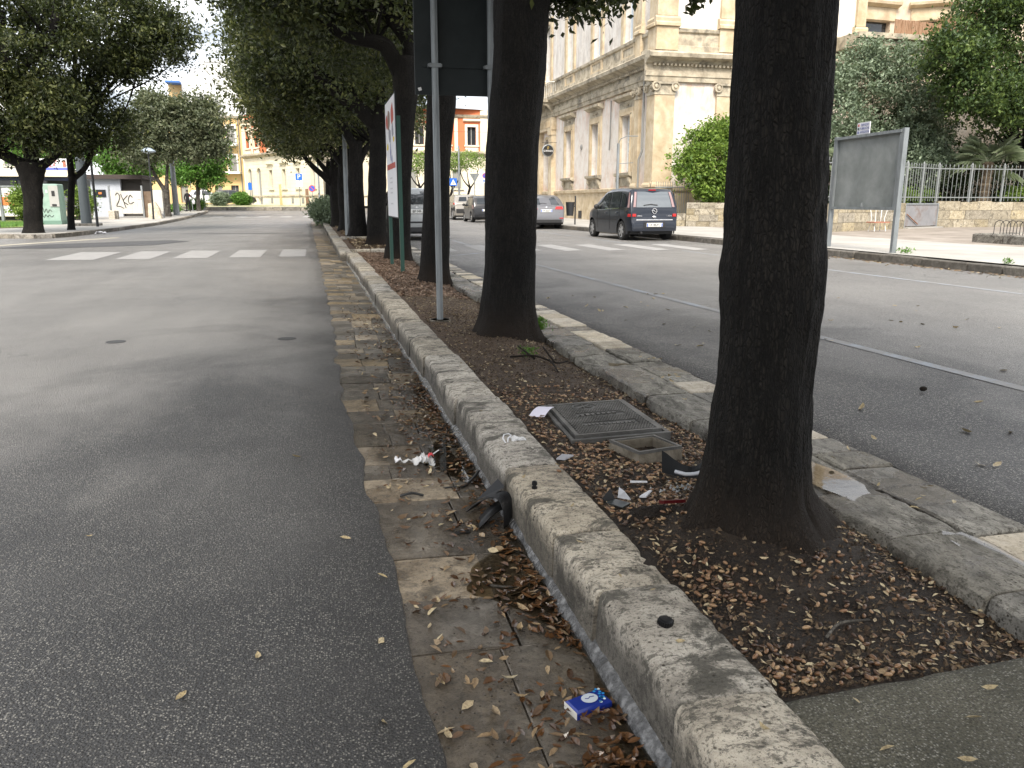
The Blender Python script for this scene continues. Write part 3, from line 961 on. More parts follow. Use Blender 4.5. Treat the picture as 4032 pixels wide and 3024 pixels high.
def crown(parent, ells, n, size, mat, seed, sigma=.22, per=26, shell=.5, zmin=None, droop=.2, name='crown', keep=None):
    rg = np.random.default_rng(seed)
    P = crown_points(ells, n, rg, sigma, per, shell)
    if zmin is not None:
        P = P[P[:, 2] > zmin]
    if keep is not None:
        P = P[keep(P)]
    V, F = leaf_cloud(P, size, rg, droop)
    return fast_mesh(name, V, F, mat, parent)

def smooth_path(pts, k=6):
    """Catmull-Rom through (x,y,z,r)"""
    P = [np.array(p, float) for p in pts]
    P = [2 * P[0] - P[1]] + P + [2 * P[-1] - P[-2]]
    out = []
    for i in range(1, len(P) - 2):
        p0, p1, p2, p3 = P[i - 1:i + 3]
        for j in range(k):
            t = j / k
            out.append(.5 * ((2 * p1) + (-p0 + p2) * t + (2 * p0 - 5 * p1 + 4 * p2 - p3) * t * t + (-p0 + 3 * p1 - 3 * p2 + p3) * t ** 3))
    out.append(P[-2])
    return out

def trunk_mesh(path, n=20, k=6, flare=0.35, lobes=5, seed=0, rough=.03, amp=1.0):
    pts = smooth_path(path, k)
    m = MB(); z0 = pts[0][2]
    for i, p in enumerate(pts):
        h = p[2] - z0
        for a in range(n):
            an = 2 * math.pi * a / n
            c, s = math.cos(an), math.sin(an)
            r = p[3]
            fl = math.exp(-max(h, 0) / .16)
            r *= 1 + flare * fl * (.35 + .9 * max(0, math.sin(an * lobes / 1.0 + seed)) ** 1.5)
            r *= 1 + rough * fbm(c * 1.4 + seed, s * 1.4, p[2] * 1.2, 1.6, 4) * amp
            r += .006 * fbm(c * 3 + seed, s * 3, p[2] * 2.0, 4.0, 3) * amp
            m.v.append((p[0] + c * r, p[1] + s * r, p[2]))
    for i in range(len(pts) - 1):
        for a in range(n):
            q = (a + 1) % n
            m.f.append((i * n + a, i * n + q, (i + 1) * n + q, (i + 1) * n + a))
    m.f.append(tuple((len(pts) - 1) * n + a for a in range(n)))
    return m

def limb(parent, pts, r0, r1, mat, n=9, seed=0, k=5, name='limb'):
    L = len(pts)
    P = smooth_path([(*p, r0 + (r1 - r0) * (i / (L - 1)) ** .8) for i, p in enumerate(pts)], k)
    m = MB()
    m.tube([p[:3] for p in P], [max(p[3], .008) for p in P], n, True, .25, seed)
    return m.build(name, mat, parent, 'all')

def twigs(parent, ells, n, r, mat, seed, org):
    """thin inner branches from the fork out to the clumps, joined as one part"""
    rg = np.random.default_rng(seed); m = MB()
    E = np.array([e[:6] for e in ells])
    for i in range(n):
        e = E[rg.integers(0, len(E))]
        d = rg.normal(size=3); d /= np.linalg.norm(d)
        tip = e[:3] + d * e[3:] * rg.uniform(.55, .95)
        o = np.array(org[rg.integers(0, len(org))], float)
        mid = o + (tip - o) * .5 + rg.normal(size=3) * .25 + np.array([0, 0, .25])
        P = smooth_path([(*o, r), (*mid, r * .65), (*tip, r * .25)], 4)
        m.tube([p[:3] for p in P], [max(p[3], .005) for p in P], 5)
    o = m.build('branches', mat, parent, 'all'); o['kind'] = 'stuff'
    return o

GM = 'holm oaks in the median strip'
# --- tree with the swollen trunk beside the manhole
T1 = thing('holm_oak_tree', 'thick dark oak trunk with root flare between manhole and concrete slab', 'tree', (1.42, 2.25, .1), group=GM)
tm = trunk_mesh([(1.468, 2.3, 0.02, 0.261), (1.458, 2.3, 0.12, 0.2453), (1.438, 2.29, 0.2, 0.2178), (1.418, 2.28, 0.3, 0.1833), (1.405, 2.26, 0.44, 0.1643), (1.398, 2.25, 0.57, 0.1574), (1.403, 2.25, 0.72, 0.1522), (1.408, 2.25, 0.87, 0.1548), (1.402, 2.25, 1.02, 0.1617), (1.401, 2.25, 1.16, 0.1514), (1.392, 2.25, 1.43, 0.1453), (1.385, 2.25, 1.69, 0.1419), (1.378, 2.25, 1.95, 0.141), (1.358, 2.27, 2.5, 0.1462), (1.338, 2.3, 2.9, 0.1548)], n=72, k=14, flare=.6, lobes=4, seed=1.3, rough=.06)
tm.build('trunk', M_bark, T1, 'all')
limb(T1, [(1.32, 2.3, 2.8), (1.0, 2.2, 3.5), (.4, 2.0, 4.3), (-.3, 1.7, 5.2)], .13, .05, M_bark, seed=2)
limb(T1, [(1.32, 2.3, 2.8), (1.7, 2.5, 3.6), (2.3, 2.9, 4.4), (3.0, 3.2, 5.2)], .12, .05, M_bark, seed=3)
E1 = [(1.3, 1.6, 5.4, 3.7, 3.4, 2.1, 6), (-.6, 2.2, 4.7, 1.6, 1.8, 1.1, 1.2), (3.0, 2.4, 4.6, 1.6, 1.8, 1.1, 1.2)]
def above_frame(P):                      # drops leaves that would hang into view; the unseen crown only gives shade
    return P[:, 2] > 2.35 + .26 * np.maximum(P[:, 1], 0)
crown(T1, E1, 17000, .17, M_lf_oak, 101, .3, 30, .35, keep=above_frame)
crown(T1, [(2.22, 4.62, 2.42, .09, .05, .06, 1), (2.2, 4.6, 2.36, .05, .04, .04, .6)], 70, .06, M_lf_oak, 161, .03, 10, .2, name='hanging_sprig', droop=.5)
limb(T1, [(2.3, 2.9, 4.4), (2.4, 3.9, 3.6), (2.35, 4.5, 2.9), (2.22, 4.61, 2.4)], .03, .004, M_bark, seed=70, n=5)
twigs(T1, E1, 26, .035, M_bark, 4, [(1.0, 2.2, 3.5), (1.7, 2.5, 3.6), (.4, 2.0, 4.3), (2.3, 2.9, 4.4)])

T2 = thing('holm_oak_tree', 'dark oak trunk with a root toe beside the twin post sign', 'tree', (1.57, 6.6, .1), group=GM)
trunk_mesh([(1.55, 6.6, .03, .27), (1.555, 6.6, .16, .255), (1.57, 6.6, .26, .236), (1.583, 6.6, .45, .222), (1.612, 6.6, 1.0, .216), (1.62, 6.6, 1.64, .213), (1.674, 6.6, 2.24, .214), (1.7, 6.6, 2.75, .225), (1.72, 6.6, 3.2, .24)],
           n=48, k=12, flare=.5, lobes=3, seed=2.6, rough=.05).build('trunk', M_bark, T2, 'all')
limb(T2, [(1.72, 6.6, 3.1), (1.2, 6.5, 3.9), (.5, 6.3, 4.7), (-.2, 6.0, 5.5)], .16, .06, M_bark, seed=5)
limb(T2, [(1.72, 6.6, 3.1), (2.3, 6.8, 3.9), (3.0, 7.0, 4.8), (3.5, 7.1, 5.6)], .15, .06, M_bark, seed=6)
E2 = [(1.7, 6.5, 5.8, 3.4, 3.0, 2.2, 6), (-.4, 6.3, 5.0, 1.7, 1.7, 1.1, 1.2), (3.4, 6.8, 5.0, 1.6, 1.7, 1.1, 1.2)]
crown(T2, E2, 16000, .17, M_lf_oak, 102, .3, 30, .35, keep=above_frame)
crown(T2, [(2.18, 6.75, 3.02, .34, .35, .3, 2.4), (2.5, 6.9, 3.15, .3, .3, .24, 1), (2.0, 6.7, 3.2, .4, .4, .35, 1.5)], 4200, .075, M_lf_oak, 103, .11, 24, .2, name='hanging_foliage', droop=.7)
limb(T2, [(2.3, 6.8, 3.9), (2.35, 6.8, 3.4), (2.3, 6.8, 3.0), (2.45, 6.85, 2.75)], .03, .008, M_bark, seed=7, n=6)
twigs(T2, E2, 22, .035, M_bark, 8, [(1.2, 6.5, 3.9), (2.3, 6.8, 3.9), (.5, 6.3, 4.7), (3.0, 7.0, 4.8)])

T3 = thing('holm_oak_tree', 'slim dark oak trunk behind the galvanised sign post', 'tree', (1.63, 11.3, .1), group=GM)
trunk_mesh([(1.62, 11.3, .05, .235), (1.63, 11.3, .3, .21), (1.65, 11.3, .6, .2), (1.68, 11.3, 1.28, .182), (1.71, 11.3, 1.9, .182), (1.766, 11.3, 2.46, .192), (1.8, 11.3, 3.1, .205), (1.8, 11.3, 3.6, .22)],
           n=32, k=8, flare=.3, lobes=4, seed=3.9, rough=.06).build('trunk', M_bark, T3, 'all')
limb(T3, [(1.8, 11.3, 3.5), (1.2, 11.2, 4.3), (.4, 11.0, 5.1), (-.4, 10.8, 5.9)], .15, .05, M_bark, seed=9)
limb(T3, [(1.8, 11.3, 3.5), (2.3, 11.5, 4.4), (2.9, 11.6, 5.3)], .14, .05, M_bark, seed=10)
E3 = [(1.6, 11.3, 6.3, 3.2, 3.0, 2.2, 6), (.3, 11.5, 5.2, 1.2, 1.9, 1.3, 1.6), (3.0, 11.4, 5.8, 1.4, 1.7, 1.0, 1)]
crown(T3, E3, 20000, .14, M_lf_oak, 104, .28, 30, .35, keep=lambda P: (P[:, 2] > 3.0 + .2 * (P[:, 1] - 9.5)) & ((P[:, 0] < 1.5) | (P[:, 2] > 4.6)))
twigs(T3, E3, 20, .03, M_bark, 11, [(1.2, 11.2, 4.3), (2.3, 11.5, 4.4), (.4, 11.0, 5.1)])

T4 = thing('holm_oak_tree', 'forked dark oak trunk right behind the poster board', 'tree', (1.6, 15.7, .1), group=GM)
trunk_mesh([(1.57, 15.9, .05, .29), (1.58, 15.9, .3, .26), (1.6, 15.9, .6, .235), (1.64, 15.9, 1.4, .224), (1.69, 15.9, 2.15, .228), (1.76, 15.9, 2.8, .225), (1.82, 15.9, 3.3, .23), (1.8, 15.9, 3.9, .25)],
           n=28, k=8, flare=.3, lobes=4, seed=5.2, rough=.06).build('trunk', M_bark, T4, 'all')
limb(T4, [(1.72, 15.9, 3.6), (1.5, 15.8, 4.02), (1.28, 15.75, 4.12), (.79, 15.7, 4.18), (.39, 15.6, 4.39), (.1, 15.5, 4.65), (-.5, 15.3, 5.3)], .16, .06, M_bark, seed=12, n=12)
limb(T4, [(1.9, 15.9, 3.5), (1.9, 15.9, 4.12), (1.63, 15.9, 4.5), (1.36, 15.9, 4.75), (1.0, 16.0, 5.2), (.4, 16.1, 5.9)], .17, .06, M_bark, seed=13, n=12)
limb(T4, [(1.9, 15.9, 3.7), (2.3, 16.0, 4.6), (2.8, 16.1, 5.5)], .14, .05, M_bark, seed=14)
E4 = [(.9, 15.8, 6.2, 2.9, 2.7, 1.9, 6), (-.35, 15.3, 4.9, .95, 1.5, 1.0, 2.0), (.5, 16.6, 4.9, 1.2, 1.4, .8, 1.2), (2.6, 16.4, 5.6, 1.5, 1.6, 1.0, 1.0), (1.3, 18.0, 4.6, 1.2, 1.0, .8, 1.4)]
crown(T4, E4, 46000, .105, M_lf_oak, 105, .27, 150, .5, keep=lambda P: (P[:, 0] < 2.2) | (P[:, 2] > 4.9))
twigs(T4, E4, 34, .03, M_bark, 15, [(1.28, 15.75, 4.12), (.4, 15.6, 4.4), (1.36, 15.9, 4.75), (2.3, 16.0, 4.6)])

T5 = thing('holm_oak_tree', 'dark oak with a long limb arching over the left carriageway', 'tree', (1.55, 21.2, .1), group=GM)
trunk_mesh([(1.55, 21.2, .05, .3), (1.56, 21.2, .35, .265), (1.57, 21.2, .72, .245), (1.62, 21.2, 1.66, .231), (1.686, 21.2, 2.8, .207), (1.7, 21.2, 3.4, .21)], n=24, k=8, flare=.3, lobes=4, seed=6.5, rough=.06).build('trunk', M_bark, T5, 'all')
limb(T5, [(1.68, 21.2, 3.1), (1.18, 21.2, 3.59), (.92, 21.2, 3.73), (.31, 21.1, 4.25), (-.05, 21.1, 4.87), (-.5, 21.0, 5.27), (-.79, 21, 5.6), (-1.0, 20.9, 6.2)], .2, .06, M_bark, seed=16, n=12)
limb(T5, [(1.7, 21.2, 3.2), (1.9, 21.3, 4.2), (2.3, 21.4, 5.2)], .16, .05, M_bark, seed=17)
E5 = [(.7, 21.2, 6.0, 2.4, 3.0, 2.4, 6), (-.85, 21.0, 4.9, .85, 1.6, 1.1, 1.8), (.2, 22.5, 4.5, 1.4, 1.5, 1.0, 1.6), (2.4, 21.5, 4.7, 1.5, 1.7, .9, 1.3), (1.0, 23.6, 4.3, 1.0, 1.0, .8, 1.4)]
crown(T5, E5, 42000, .12, M_lf_oak, 106, .29, 150, .5)
twigs(T5, E5, 30, .03, M_bark_far, 18, [(.92, 21.2, 3.73), (.3, 21.1, 4.25), (-.5, 21.0, 5.2), (1.9, 21.3, 4.2)])

T6 = thing('holm_oak_tree', 'forked dark oak trunk next to the grey lamp pole', 'tree', (1.37, 26.5, .1), group=GM)
trunk_mesh([(1.366, 26.5, .05, .33), (1.365, 26.5, .35, .29), (1.36, 26.5, .7, .262), (1.34, 26.5, 1.76, .245), (1.38, 26.5, 2.5, .22), (1.4, 26.5, 3.1, .2)], n=20, k=7, flare=.3, lobes=4, seed=7.8, rough=.06).build('trunk', M_bark_far, T6, 'all')
limb(T6, [(1.44, 26.5, 2.4), (1.65, 26.5, 2.8), (1.9, 26.5, 3.08), (2.4, 26.5, 3.6), (2.8, 26.6, 4.4)], .13, .05, M_bark_far, seed=19)
limb(T6, [(1.38, 26.5, 2.9), (.9, 26.4, 3.7), (.1, 26.2, 4.6), (-.7, 26.0, 5.4)], .16, .05, M_bark_far, seed=20)
E6 = [(.5, 26.6, 5.9, 2.6, 3.0, 2.5, 6), (-1.2, 26.6, 4.8, .95, 1.7, 1.2, 2.0), (.0, 27.8, 4.2, 1.5, 1.6, 1.0, 1.6), (2.6, 27, 4.6, 1.4, 1.7, 1.0, 1.2)]
crown(T6, E6, 34000, .14, M_lf_oak_l, 107, .31, 130, .5)
twigs(T6, E6, 24, .03, M_bark_far, 21, [(.9, 26.4, 3.7), (.1, 26.2, 4.6), (1.9, 26.5, 3.1)])

far_specs = [(1.25, 32.0, 'dark oak trunk half hidden behind the lamp pole', 108, M_lf_oak, -.35), (1.05, 38.0, 'dark oak whose low limb curves out above the far kerb', 109, M_lf_oak_l, -.8), (.95, 44.0, 'last oak of the median strip above the oleander bush', 110, M_lf_oak_l, -.6)]
for k, (x, y, lab, sd, lm, dx) in enumerate(far_specs):
    z0 = zt(y) + .1
    T = thing('holm_oak_tree', lab, 'tree', (x, y, z0), group=GM)
    trunk_mesh([(x, y, z0 - .05, .36), (x, y, z0 + .5, .3), (x - .05, y, z0 + 1.4, .27), (x - .02, y, z0 + 2.4, .25), (x + .05, y, z0 + 3.2, .24)], n=16, k=5, flare=.3, lobes=4, seed=sd, rough=.08).build('trunk', M_bark_far, T, 'all')
    if k == 1:
        limb(T, [(x - .1, y, 1.9), (.55, y, 2.35), (.21, y, 2.64), (-.17, y, 3.03), (-.45, y, 3.45), (-.95, y, 4.2)], .17, .06, M_bark_far, seed=22)
    else:
        limb(T, [(x, y, z0 + 2.4), (x - .6, y, z0 + 3.2), (x - 1.4, y, z0 + 4.2)], .17, .06, M_bark_far, seed=23 + k)
    limb(T, [(x, y, z0 + 2.6), (x + .7, y, z0 + 3.4), (x + 1.3, y, z0 + 4.4)], .15, .06, M_bark_far, seed=26 + k)
    E = [(x + dx, y, 6.1, 3.1, 3.2, 2.5, 6), (x + dx - 1.5, y - .3, 4.9, 1.2, 1.8, 1.3, 2), (x + dx - .4, y - 1, 4.4, 1.5, 1.6, .8, 1.5), (x + 1.6, y - .5, 4.7, 1.5, 1.6, 1.0, 1.2)]
    crown(T, E, 22000, .18, lm, sd, .34, 110, .55)
    twigs(T, E, 16, .035, M_bark_far, sd + 1, [(x - .6, y, z0 + 3.2), (x + .7, y, z0 + 3.4)])
# unseen oak added behind the viewer to shade the near ground, continuing the row
TB0 = thing('holm_oak_tree', 'unseen oak added behind the viewer for shade beyond the concrete slab', 'tree', (1.5, -3.2, .1), group=GM)
trunk_mesh([(1.5, -3.2, 0, .3), (1.5, -3.2, .6, .24), (1.5, -3.2, 3.2, .22)], n=16, k=6, seed=3.3).build('trunk', M_bark, TB0, 'all')
crown(TB0, [(1.4, -2.6, 5.6, 3.8, 3.4, 2.2, 1)], 13000, .18, M_lf_oak, 120, .3, 30, .35)

# --- trees along the left pavement
GL = 'trees along the left pavement'
TA = thing('holm_oak_tree', 'massive dark trunk at the corner of the left pavement', 'tree', (-9.93, 32.5, .12), group=GL)
trunk_mesh([(-9.95, 32.5, .08, .36), (-9.93, 32.5, .4, .315), (-9.9, 32.5, .8, .305), (-9.83, 32.5, 1.33, .316), (-9.807, 32.5, 1.8, .345), (-9.77, 32.5, 2.2, .42), (-9.76, 32.5, 2.6, .5)], n=24, k=7, flare=.15, seed=8.1, rough=.1).build('trunk', M_bark_far, TA, 'all')
limb(TA, [(-9.74, 32.5, 2.3), (-9.72, 32.5, 3.19), (-9.9, 32.5, 4.07), (-10.08, 32.5, 4.98), (-10.05, 32.5, 5.59), (-10.12, 32.5, 6.48), (-9.99, 32.5, 7.6)], .27, .1, M_bark_far, seed=30, n=12)
limb(TA, [(-9.95, 32.5, 5.4), (-9.32, 32.5, 6.07), (-8.66, 32.5, 6.74), (-8.27, 32.5, 7.6)], .17, .08, M_bark_far, seed=31)
limb(TA, [(-9.8, 32.5, 2.4), (-10.6, 32.3, 2.9), (-11.6, 32.2, 3.6), (-12.6, 32, 4.4)], .25, .1, M_bark_far, seed=32)
limb(TA, [(-9.6, 32.5, 2.4), (-9.05, 32.6, 2.75), (-8.6, 32.8, 3.3)], .2, .08, M_bark_far, seed=33)
EA = [(-10.6, 32.4, 6.9, 2.6, 2.4, 2.9, 5), (-11.6, 31.8, 3.7, 1.4, 1.2, 1.1, 2.2), (-9.0, 32.0, 4.5, 1.0, 1.2, 1.2, 1.8), (-9.3, 31.7, 3.6, .9, .8, .6, .9), (-12, 32.4, 5.2, 1.6, 1.8, 1.6, 1.6), (-8.4, 32.5, 7.6, 1.4, 1.6, 1.4, 1.5)]
crown(TA, EA, 48000, .15, M_lf_oak, 111, .3, 130, .45)
crown(TA, [(-11.9, 31.4, 3.1, .8, .5, .7, 1), (-9.0, 31.4, 4.4, .8, .6, 1.0, 1.4), (-10.4, 30.9, 5.2, .8, .5, .8, .8)], 6000, .14, M_lf_oak_l, 112, .16, 22, .3, name='young_foliage')
twigs(TA, EA, 40, .05, M_bark_far, 34, [(-9.9, 32.5, 4.07), (-10.1, 32.5, 5.6), (-10.6, 32.3, 2.9), (-8.66, 32.5, 6.7)])

TB = thing('holm_oak_tree', 'slender forked dark trunk standing behind the corner kerb', 'tree', (-9.5, 35.7, .12), group=GL)
trunk_mesh([(-9.55, 35.7, .1, .16), (-9.53, 35.7, .4, .135), (-9.48, 35.7, .98, .128), (-9.4, 35.7, 1.5, .126), (-9.344, 35.7, 1.88, .13), (-9.26, 35.7, 2.25, .16)], n=16, k=7, flare=.1, seed=9.4, rough=.08).build('trunk', M_bark_far, TB, 'all')
limb(TB, [(-9.29, 35.7, 2.1), (-9.3, 35.7, 3.11), (-9.25, 35.7, 3.98), (-8.87, 35.7, 5.42), (-8.65, 35.7, 6.82), (-8.47, 35.7, 7.93)], .14, .06, M_bark_far, seed=35)
limb(TB, [(-9.25, 35.7, 2.12), (-8.75, 35.7, 2.59), (-8.43, 35.7, 3.42), (-8.16, 35.7, 4.87), (-7.56, 35.7, 6.87), (-7.2, 35.7, 8.0)], .12, .07, M_bark_far, seed=36)
limb(TB, [(-8.1, 35.7, 5.1), (-7.2, 35.7, 6.0), (-6.2, 35.6, 6.9), (-5.2, 35.5, 7.8)], .09, .03, M_bark_far, seed=37)
EB = [(-7.4, 35.7, 8.0, 2.6, 2.4, 2.1, 6), (-5.4, 35.5, 7.6, 1.2, 1.5, 1.1, 1.6), (-6.6, 35.5, 6.5, 1.2, 1.2, .7, 1.0), (-8.4, 35.4, 4.9, 1.2, 1.3, 1.3, 2.0), (-7.4, 35.5, 4.0, .8, 1.0, .7, .8), (-8.9, 35.2, 3.5, .7, .8, .5, .6)]
crown(TB, EB, 42000, .15, M_lf_oak, 113, .3, 130, .35)
twigs(TB, EB, 40, .04, M_bark_far, 38, [(-8.87, 35.7, 5.4), (-8.16, 35.7, 4.9), (-7.56, 35.7, 6.9), (-6.2, 35.6, 6.9)])

z0 = zt(60)
TC = thing('holm_oak_tree', 'grey green bushy tree beside the lamp with the flat hood', 'tree', (-9.7, 59, z0 + .12), group=GL)
trunk_mesh([(-9.7, 59, z0, .27), (-9.7, 59, z0 + .7, .22), (-9.65, 59, z0 + 1.9, .2)], n=14, k=5, seed=4.4, rough=.1).build('trunk', M_bark_pale, TC, 'all')
limb(TC, [(-9.65, 59, z0 + 1.7), (-10.2, 59, z0 + 2.7), (-10.8, 59, z0 + 4.2)], .15, .08, M_bark_pale, seed=39)
limb(TC, [(-9.65, 59, z0 + 1.7), (-9.5, 59, z0 + 3.0), (-9.2, 59, z0 + 4.6)], .15, .08, M_bark_pale, seed=40)
EC = [(-9.0, 59.5, 6.3, 2.1, 2.2, 1.7, 4), (-10.9, 59, 4.8, 1.3, 1.5, 1.3, 1.8), (-6.8, 59.3, 6.4, 1.0, 1.5, 1.3, 1.5), (-8.3, 58.6, 4.5, 1.2, 1.3, .9, 1.2), (-7.6, 59.4, 7.6, 1.3, 1.4, .9, 1.3), (-10.0, 59.4, 7.5, 1.2, 1.3, .9, 1.2), (-11.3, 59.2, 6.3, .9, 1.1, .8, .9), (-6.3, 59, 5.0, .7, 1.0, .8, .7)]
crown(TC, EC, 32000, .23, M_lf_grey, 114, .34, 110, .5)
z0 = zt(73)
TD = thing('lime_tree', 'fresh bright green tree near the walking person', 'tree', (-9.5, 73, z0 + .1), group=GL)
trunk_mesh([(-9.5, 73, z0, .2), (-9.5, 73, z0 + 1, .16), (-9.4, 73, z0 + 2.6, .15)], n=12, k=5, seed=5.5).build('trunk', M_bark_pale, TD, 'all')
crown(TD, [(-8.7, 73, 4.8, 1.7, 1.8, 2.2, 4), (-8.3, 73, 6.2, 1.2, 1.3, 1.3, 1.6), (-10.4, 73, 3.7, 1.5, 1.5, 1.1, 1.5)], 20000, .27, M_lf_bright, 115, .34, 90, .5)
for x, y, rr, h, lab, sd in ((-19.5, 70, 3.2, 5.0, 'light green tree behind the grey hut roof', 116), (-15.5, 78, 2.8, 4.6, 'light green tree standing behind the graffiti gate', 117)):
    z0 = zt(y); T = thing('lime_tree', lab, 'tree', (x, y, z0 + .1), group=GL)
    trunk_mesh([(x, y, z0, .2), (x, y, z0 + 1.5, .16), (x, y, z0 + 3, .15)], n=10, k=4, seed=sd).build('trunk', M_bark_pale, T, 'all')
    crown(T, [(x, y, h + .3, rr, rr, 2.0, 1)], 11000, .3, M_lf_bright, sd, .32, 20, .45)

# --- bushes, shrubs and garden trees
def shrub(name, label, cat, base, ells, n, size, mat, seed, sigma=.12, per=20, shell=.3, stem=True, group=None, droop=.0, keep=None):
    T = thing(name, label, cat, base, group=group)
    if stem:
        m = MB(); rg = random.Random(seed)
        for i in range(5):
            e = ells[i % len(ells)]
            m.tube([base, ((base[0] + e[0]) / 2 + rg.uniform(-.2, .2), (base[1] + e[1]) / 2, (base[2] + e[2]) / 2), (e[0] + rg.uniform(-.5, .5) * e[3], e[1], e[2] + .3 * e[5])], [.05, .035, .015], 6)
        m.build('stems', M_bark_far, T, 'all')
    crown(T, ells, n, size, mat, seed, sigma, per, shell, name='foliage', droop=droop, keep=keep)
    return T
shrub('oleander_bush', 'dark green bush spilling over the far end of the kerb', 'bush', (.75, 43, .15), [(.7, 43, .75, .85, 2.2, .65, 3), (.5, 46.5, .8, .8, 1.6, .6, 2), (1.2, 40, .7, .5, 1.2, .5, 1)], 12000, .16, M_lf_pitto, 130)
shrub('photinia_shrub', 'bright green glossy shrub rising behind the stone garden wall', 'shrub', (17.1, 32.9, 1.0),
      [(17.1, 32.8, 3.1, 1.45, 1.0, 1.45, 4), (17.9, 32.9, 4.0, .9, .8, .8, 1.6), (16.2, 32.6, 2.7, .7, .7, .8, 1.2), (17.2, 32.4, 1.8, 1.0, .7, .6, 1.4)], 14000, .18, M_lf_shrub, 131, .2, 50, .5)
shrub('evergreen_bush', 'tall dusty green bush behind the dark notice board', 'bush', (24.4, 31.4, .2),
      [(24.3, 31.6, 5.0, 3.2, 1.6, 2.2, 5), (22.3, 31.2, 4.1, 1.6, 1.2, 1.7, 2), (26.4, 31.4, 4.4, 1.5, 1.2, 1.6, 2), (23.6, 30.7, 2.8, 1.8, .9, .9, 1.6), (26.2, 30.4, 2.7, 1.2, .8, .9, 1), (22.0, 31.5, 6.4, .6, .6, .8, .5), (25.3, 31.6, 7.1, 1.6, .8, .9, 1.3), (23.4, 31.6, 7.2, 1.0, .7, .8, .8)], 46000, .15, M_lf_pitto, 132, .26, 110, .45)
TR = thing('garden_tree', 'mid green leafy tree overhanging the spear topped fence', 'tree', (30.5, 28.5, .2))
trunk_mesh([(30.5, 29.6, .1, .22), (30.5, 29.6, 2.5, .18), (30.2, 29.4, 4.2, .16)], n=10, k=4, seed=7.7).build('trunk', M_bark_far, TR, 'all')
ER = [(30.2, 28.6, 8.2, 4.2, 2.4, 3.4, 6), (26.4, 28.4, 5.7, 1.4, 1.3, 1.2, 1.5), (28.4, 28.4, 5.2, 1.5, 1.2, .9, 1.3), (25.2, 28.4, 7.0, 1.2, 1.2, 1.0, 1.2), (26.8, 28.4, 8.6, 1.6, 1.3, 1.2, 1.2), (31.5, 28.2, 4.6, 1.4, 1.0, .8, .8)]
crown(TR, ER, 52000, .17, M_lf_right, 133, .3, 120, .45)
twigs(TR, ER, 30, .04, M_bark_far, 41, [(30.2, 29.4, 4.2), (30.3, 29.5, 3.2)])
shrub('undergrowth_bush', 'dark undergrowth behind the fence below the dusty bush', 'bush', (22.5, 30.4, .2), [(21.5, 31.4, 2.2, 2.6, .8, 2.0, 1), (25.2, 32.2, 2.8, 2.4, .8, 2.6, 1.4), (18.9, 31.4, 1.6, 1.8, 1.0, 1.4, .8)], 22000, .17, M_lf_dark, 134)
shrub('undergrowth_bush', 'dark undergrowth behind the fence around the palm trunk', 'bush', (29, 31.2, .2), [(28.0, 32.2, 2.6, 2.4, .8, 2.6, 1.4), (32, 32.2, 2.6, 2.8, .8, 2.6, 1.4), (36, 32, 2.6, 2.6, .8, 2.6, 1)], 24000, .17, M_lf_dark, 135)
shrub('garden_hedge', 'low bright hedge showing through the bars above the metal panel', 'hedge', (24.4, 28.9, .8), [(24.3, 28.95, 1.5, 1.2, .35, .28, 1)], 1800, .1, M_lf_shrub, 136)
shrub('garden_hedge', 'low bright hedge showing through the bars beside the palm', 'hedge', (29.6, 28.9, .8), [(29.9, 28.95, 1.6, .9, .35, .32, 1)], 1600, .1, M_lf_shrub, 137)
shrub('round_bush', 'clipped round green bush beside the orange and white billboard', 'bush', (-14.5, 46, .2), [(-14.45, 46, 1.2, .55, .5, .78, 1)], 3600, .13, M_lf_shrub, 138, shell=.6)
shrub('round_bush', 'clipped green bush tucked behind the stout dark pole', 'bush', (-11.7, 46, .2), [(-11.65, 46, 1.25, .6, .5, .8, 1)], 3000, .13, M_lf_shrub, 139, shell=.6)
for x, rx, lm, lab, sd in ((-8.93, .85, M_lf_pitto, 'dark clipped hedge block on the far verge', 140), (-6.9, .85, M_lf_bright, 'lighter green hedge block on the far verge', 141)):
    shrub('hedge_block', lab, 'hedge', (x, 84, .85), [(x, 84, .85 + .62, rx, .6, .58, 1)], 5000, .18, lm, sd, shell=.6)
shrub('leafy_bush', 'low green bushes beside the person at the pavement edge', 'bush', (-10.2, 75.5, zt(75)), [(-10.0, 75.5, zt(75) + .6, .9, .6, .5, 1), (-10.9, 70, zt(70) + .4, .4, .4, .35, .5)], 3000, .17, M_lf_bright, 142)

# pollarded street trees in front of the far orange building
for k, (x, y, h, lab) in enumerate(((8.4, 66, 4.6, 'thin pollarded tree left of the crossing sign against the cream facade'), (11.7, 69.5, 4.8, 'thin pollarded tree by the tall grey pole'), (13.5, 71, 5.0, 'thin pollarded tree near the no parking sign'))):
    z0 = zt(y); T = thing('pollard_tree', lab, 'tree', (x, y, z0), group='pollarded trees before the far facade')
    trunk_mesh([(x, y, z0, .14), (x - .2, y, z0 + 1, .11), (x + .1, y, z0 + 2.2, .12)], n=10, k=4, seed=k).build('trunk', M_bark_far, T, 'all')
    for j, dx in enumerate((-1.0, -.3, .8)):
        limb(T, [(x + .1, y, z0 + 2.1), (x + .1 + dx * .6, y, z0 + 2.8), (x + .1 + dx, y, z0 + 3.9)], .08, .02, M_bark_far, seed=50 + j, n=6)
    crown(T, [(x + .1, y, z0 + h - .5, 1.5, 1.2, .9, 1)], 1500, .17, M_lf_shrub, 150 + k, .22, 14, .3)

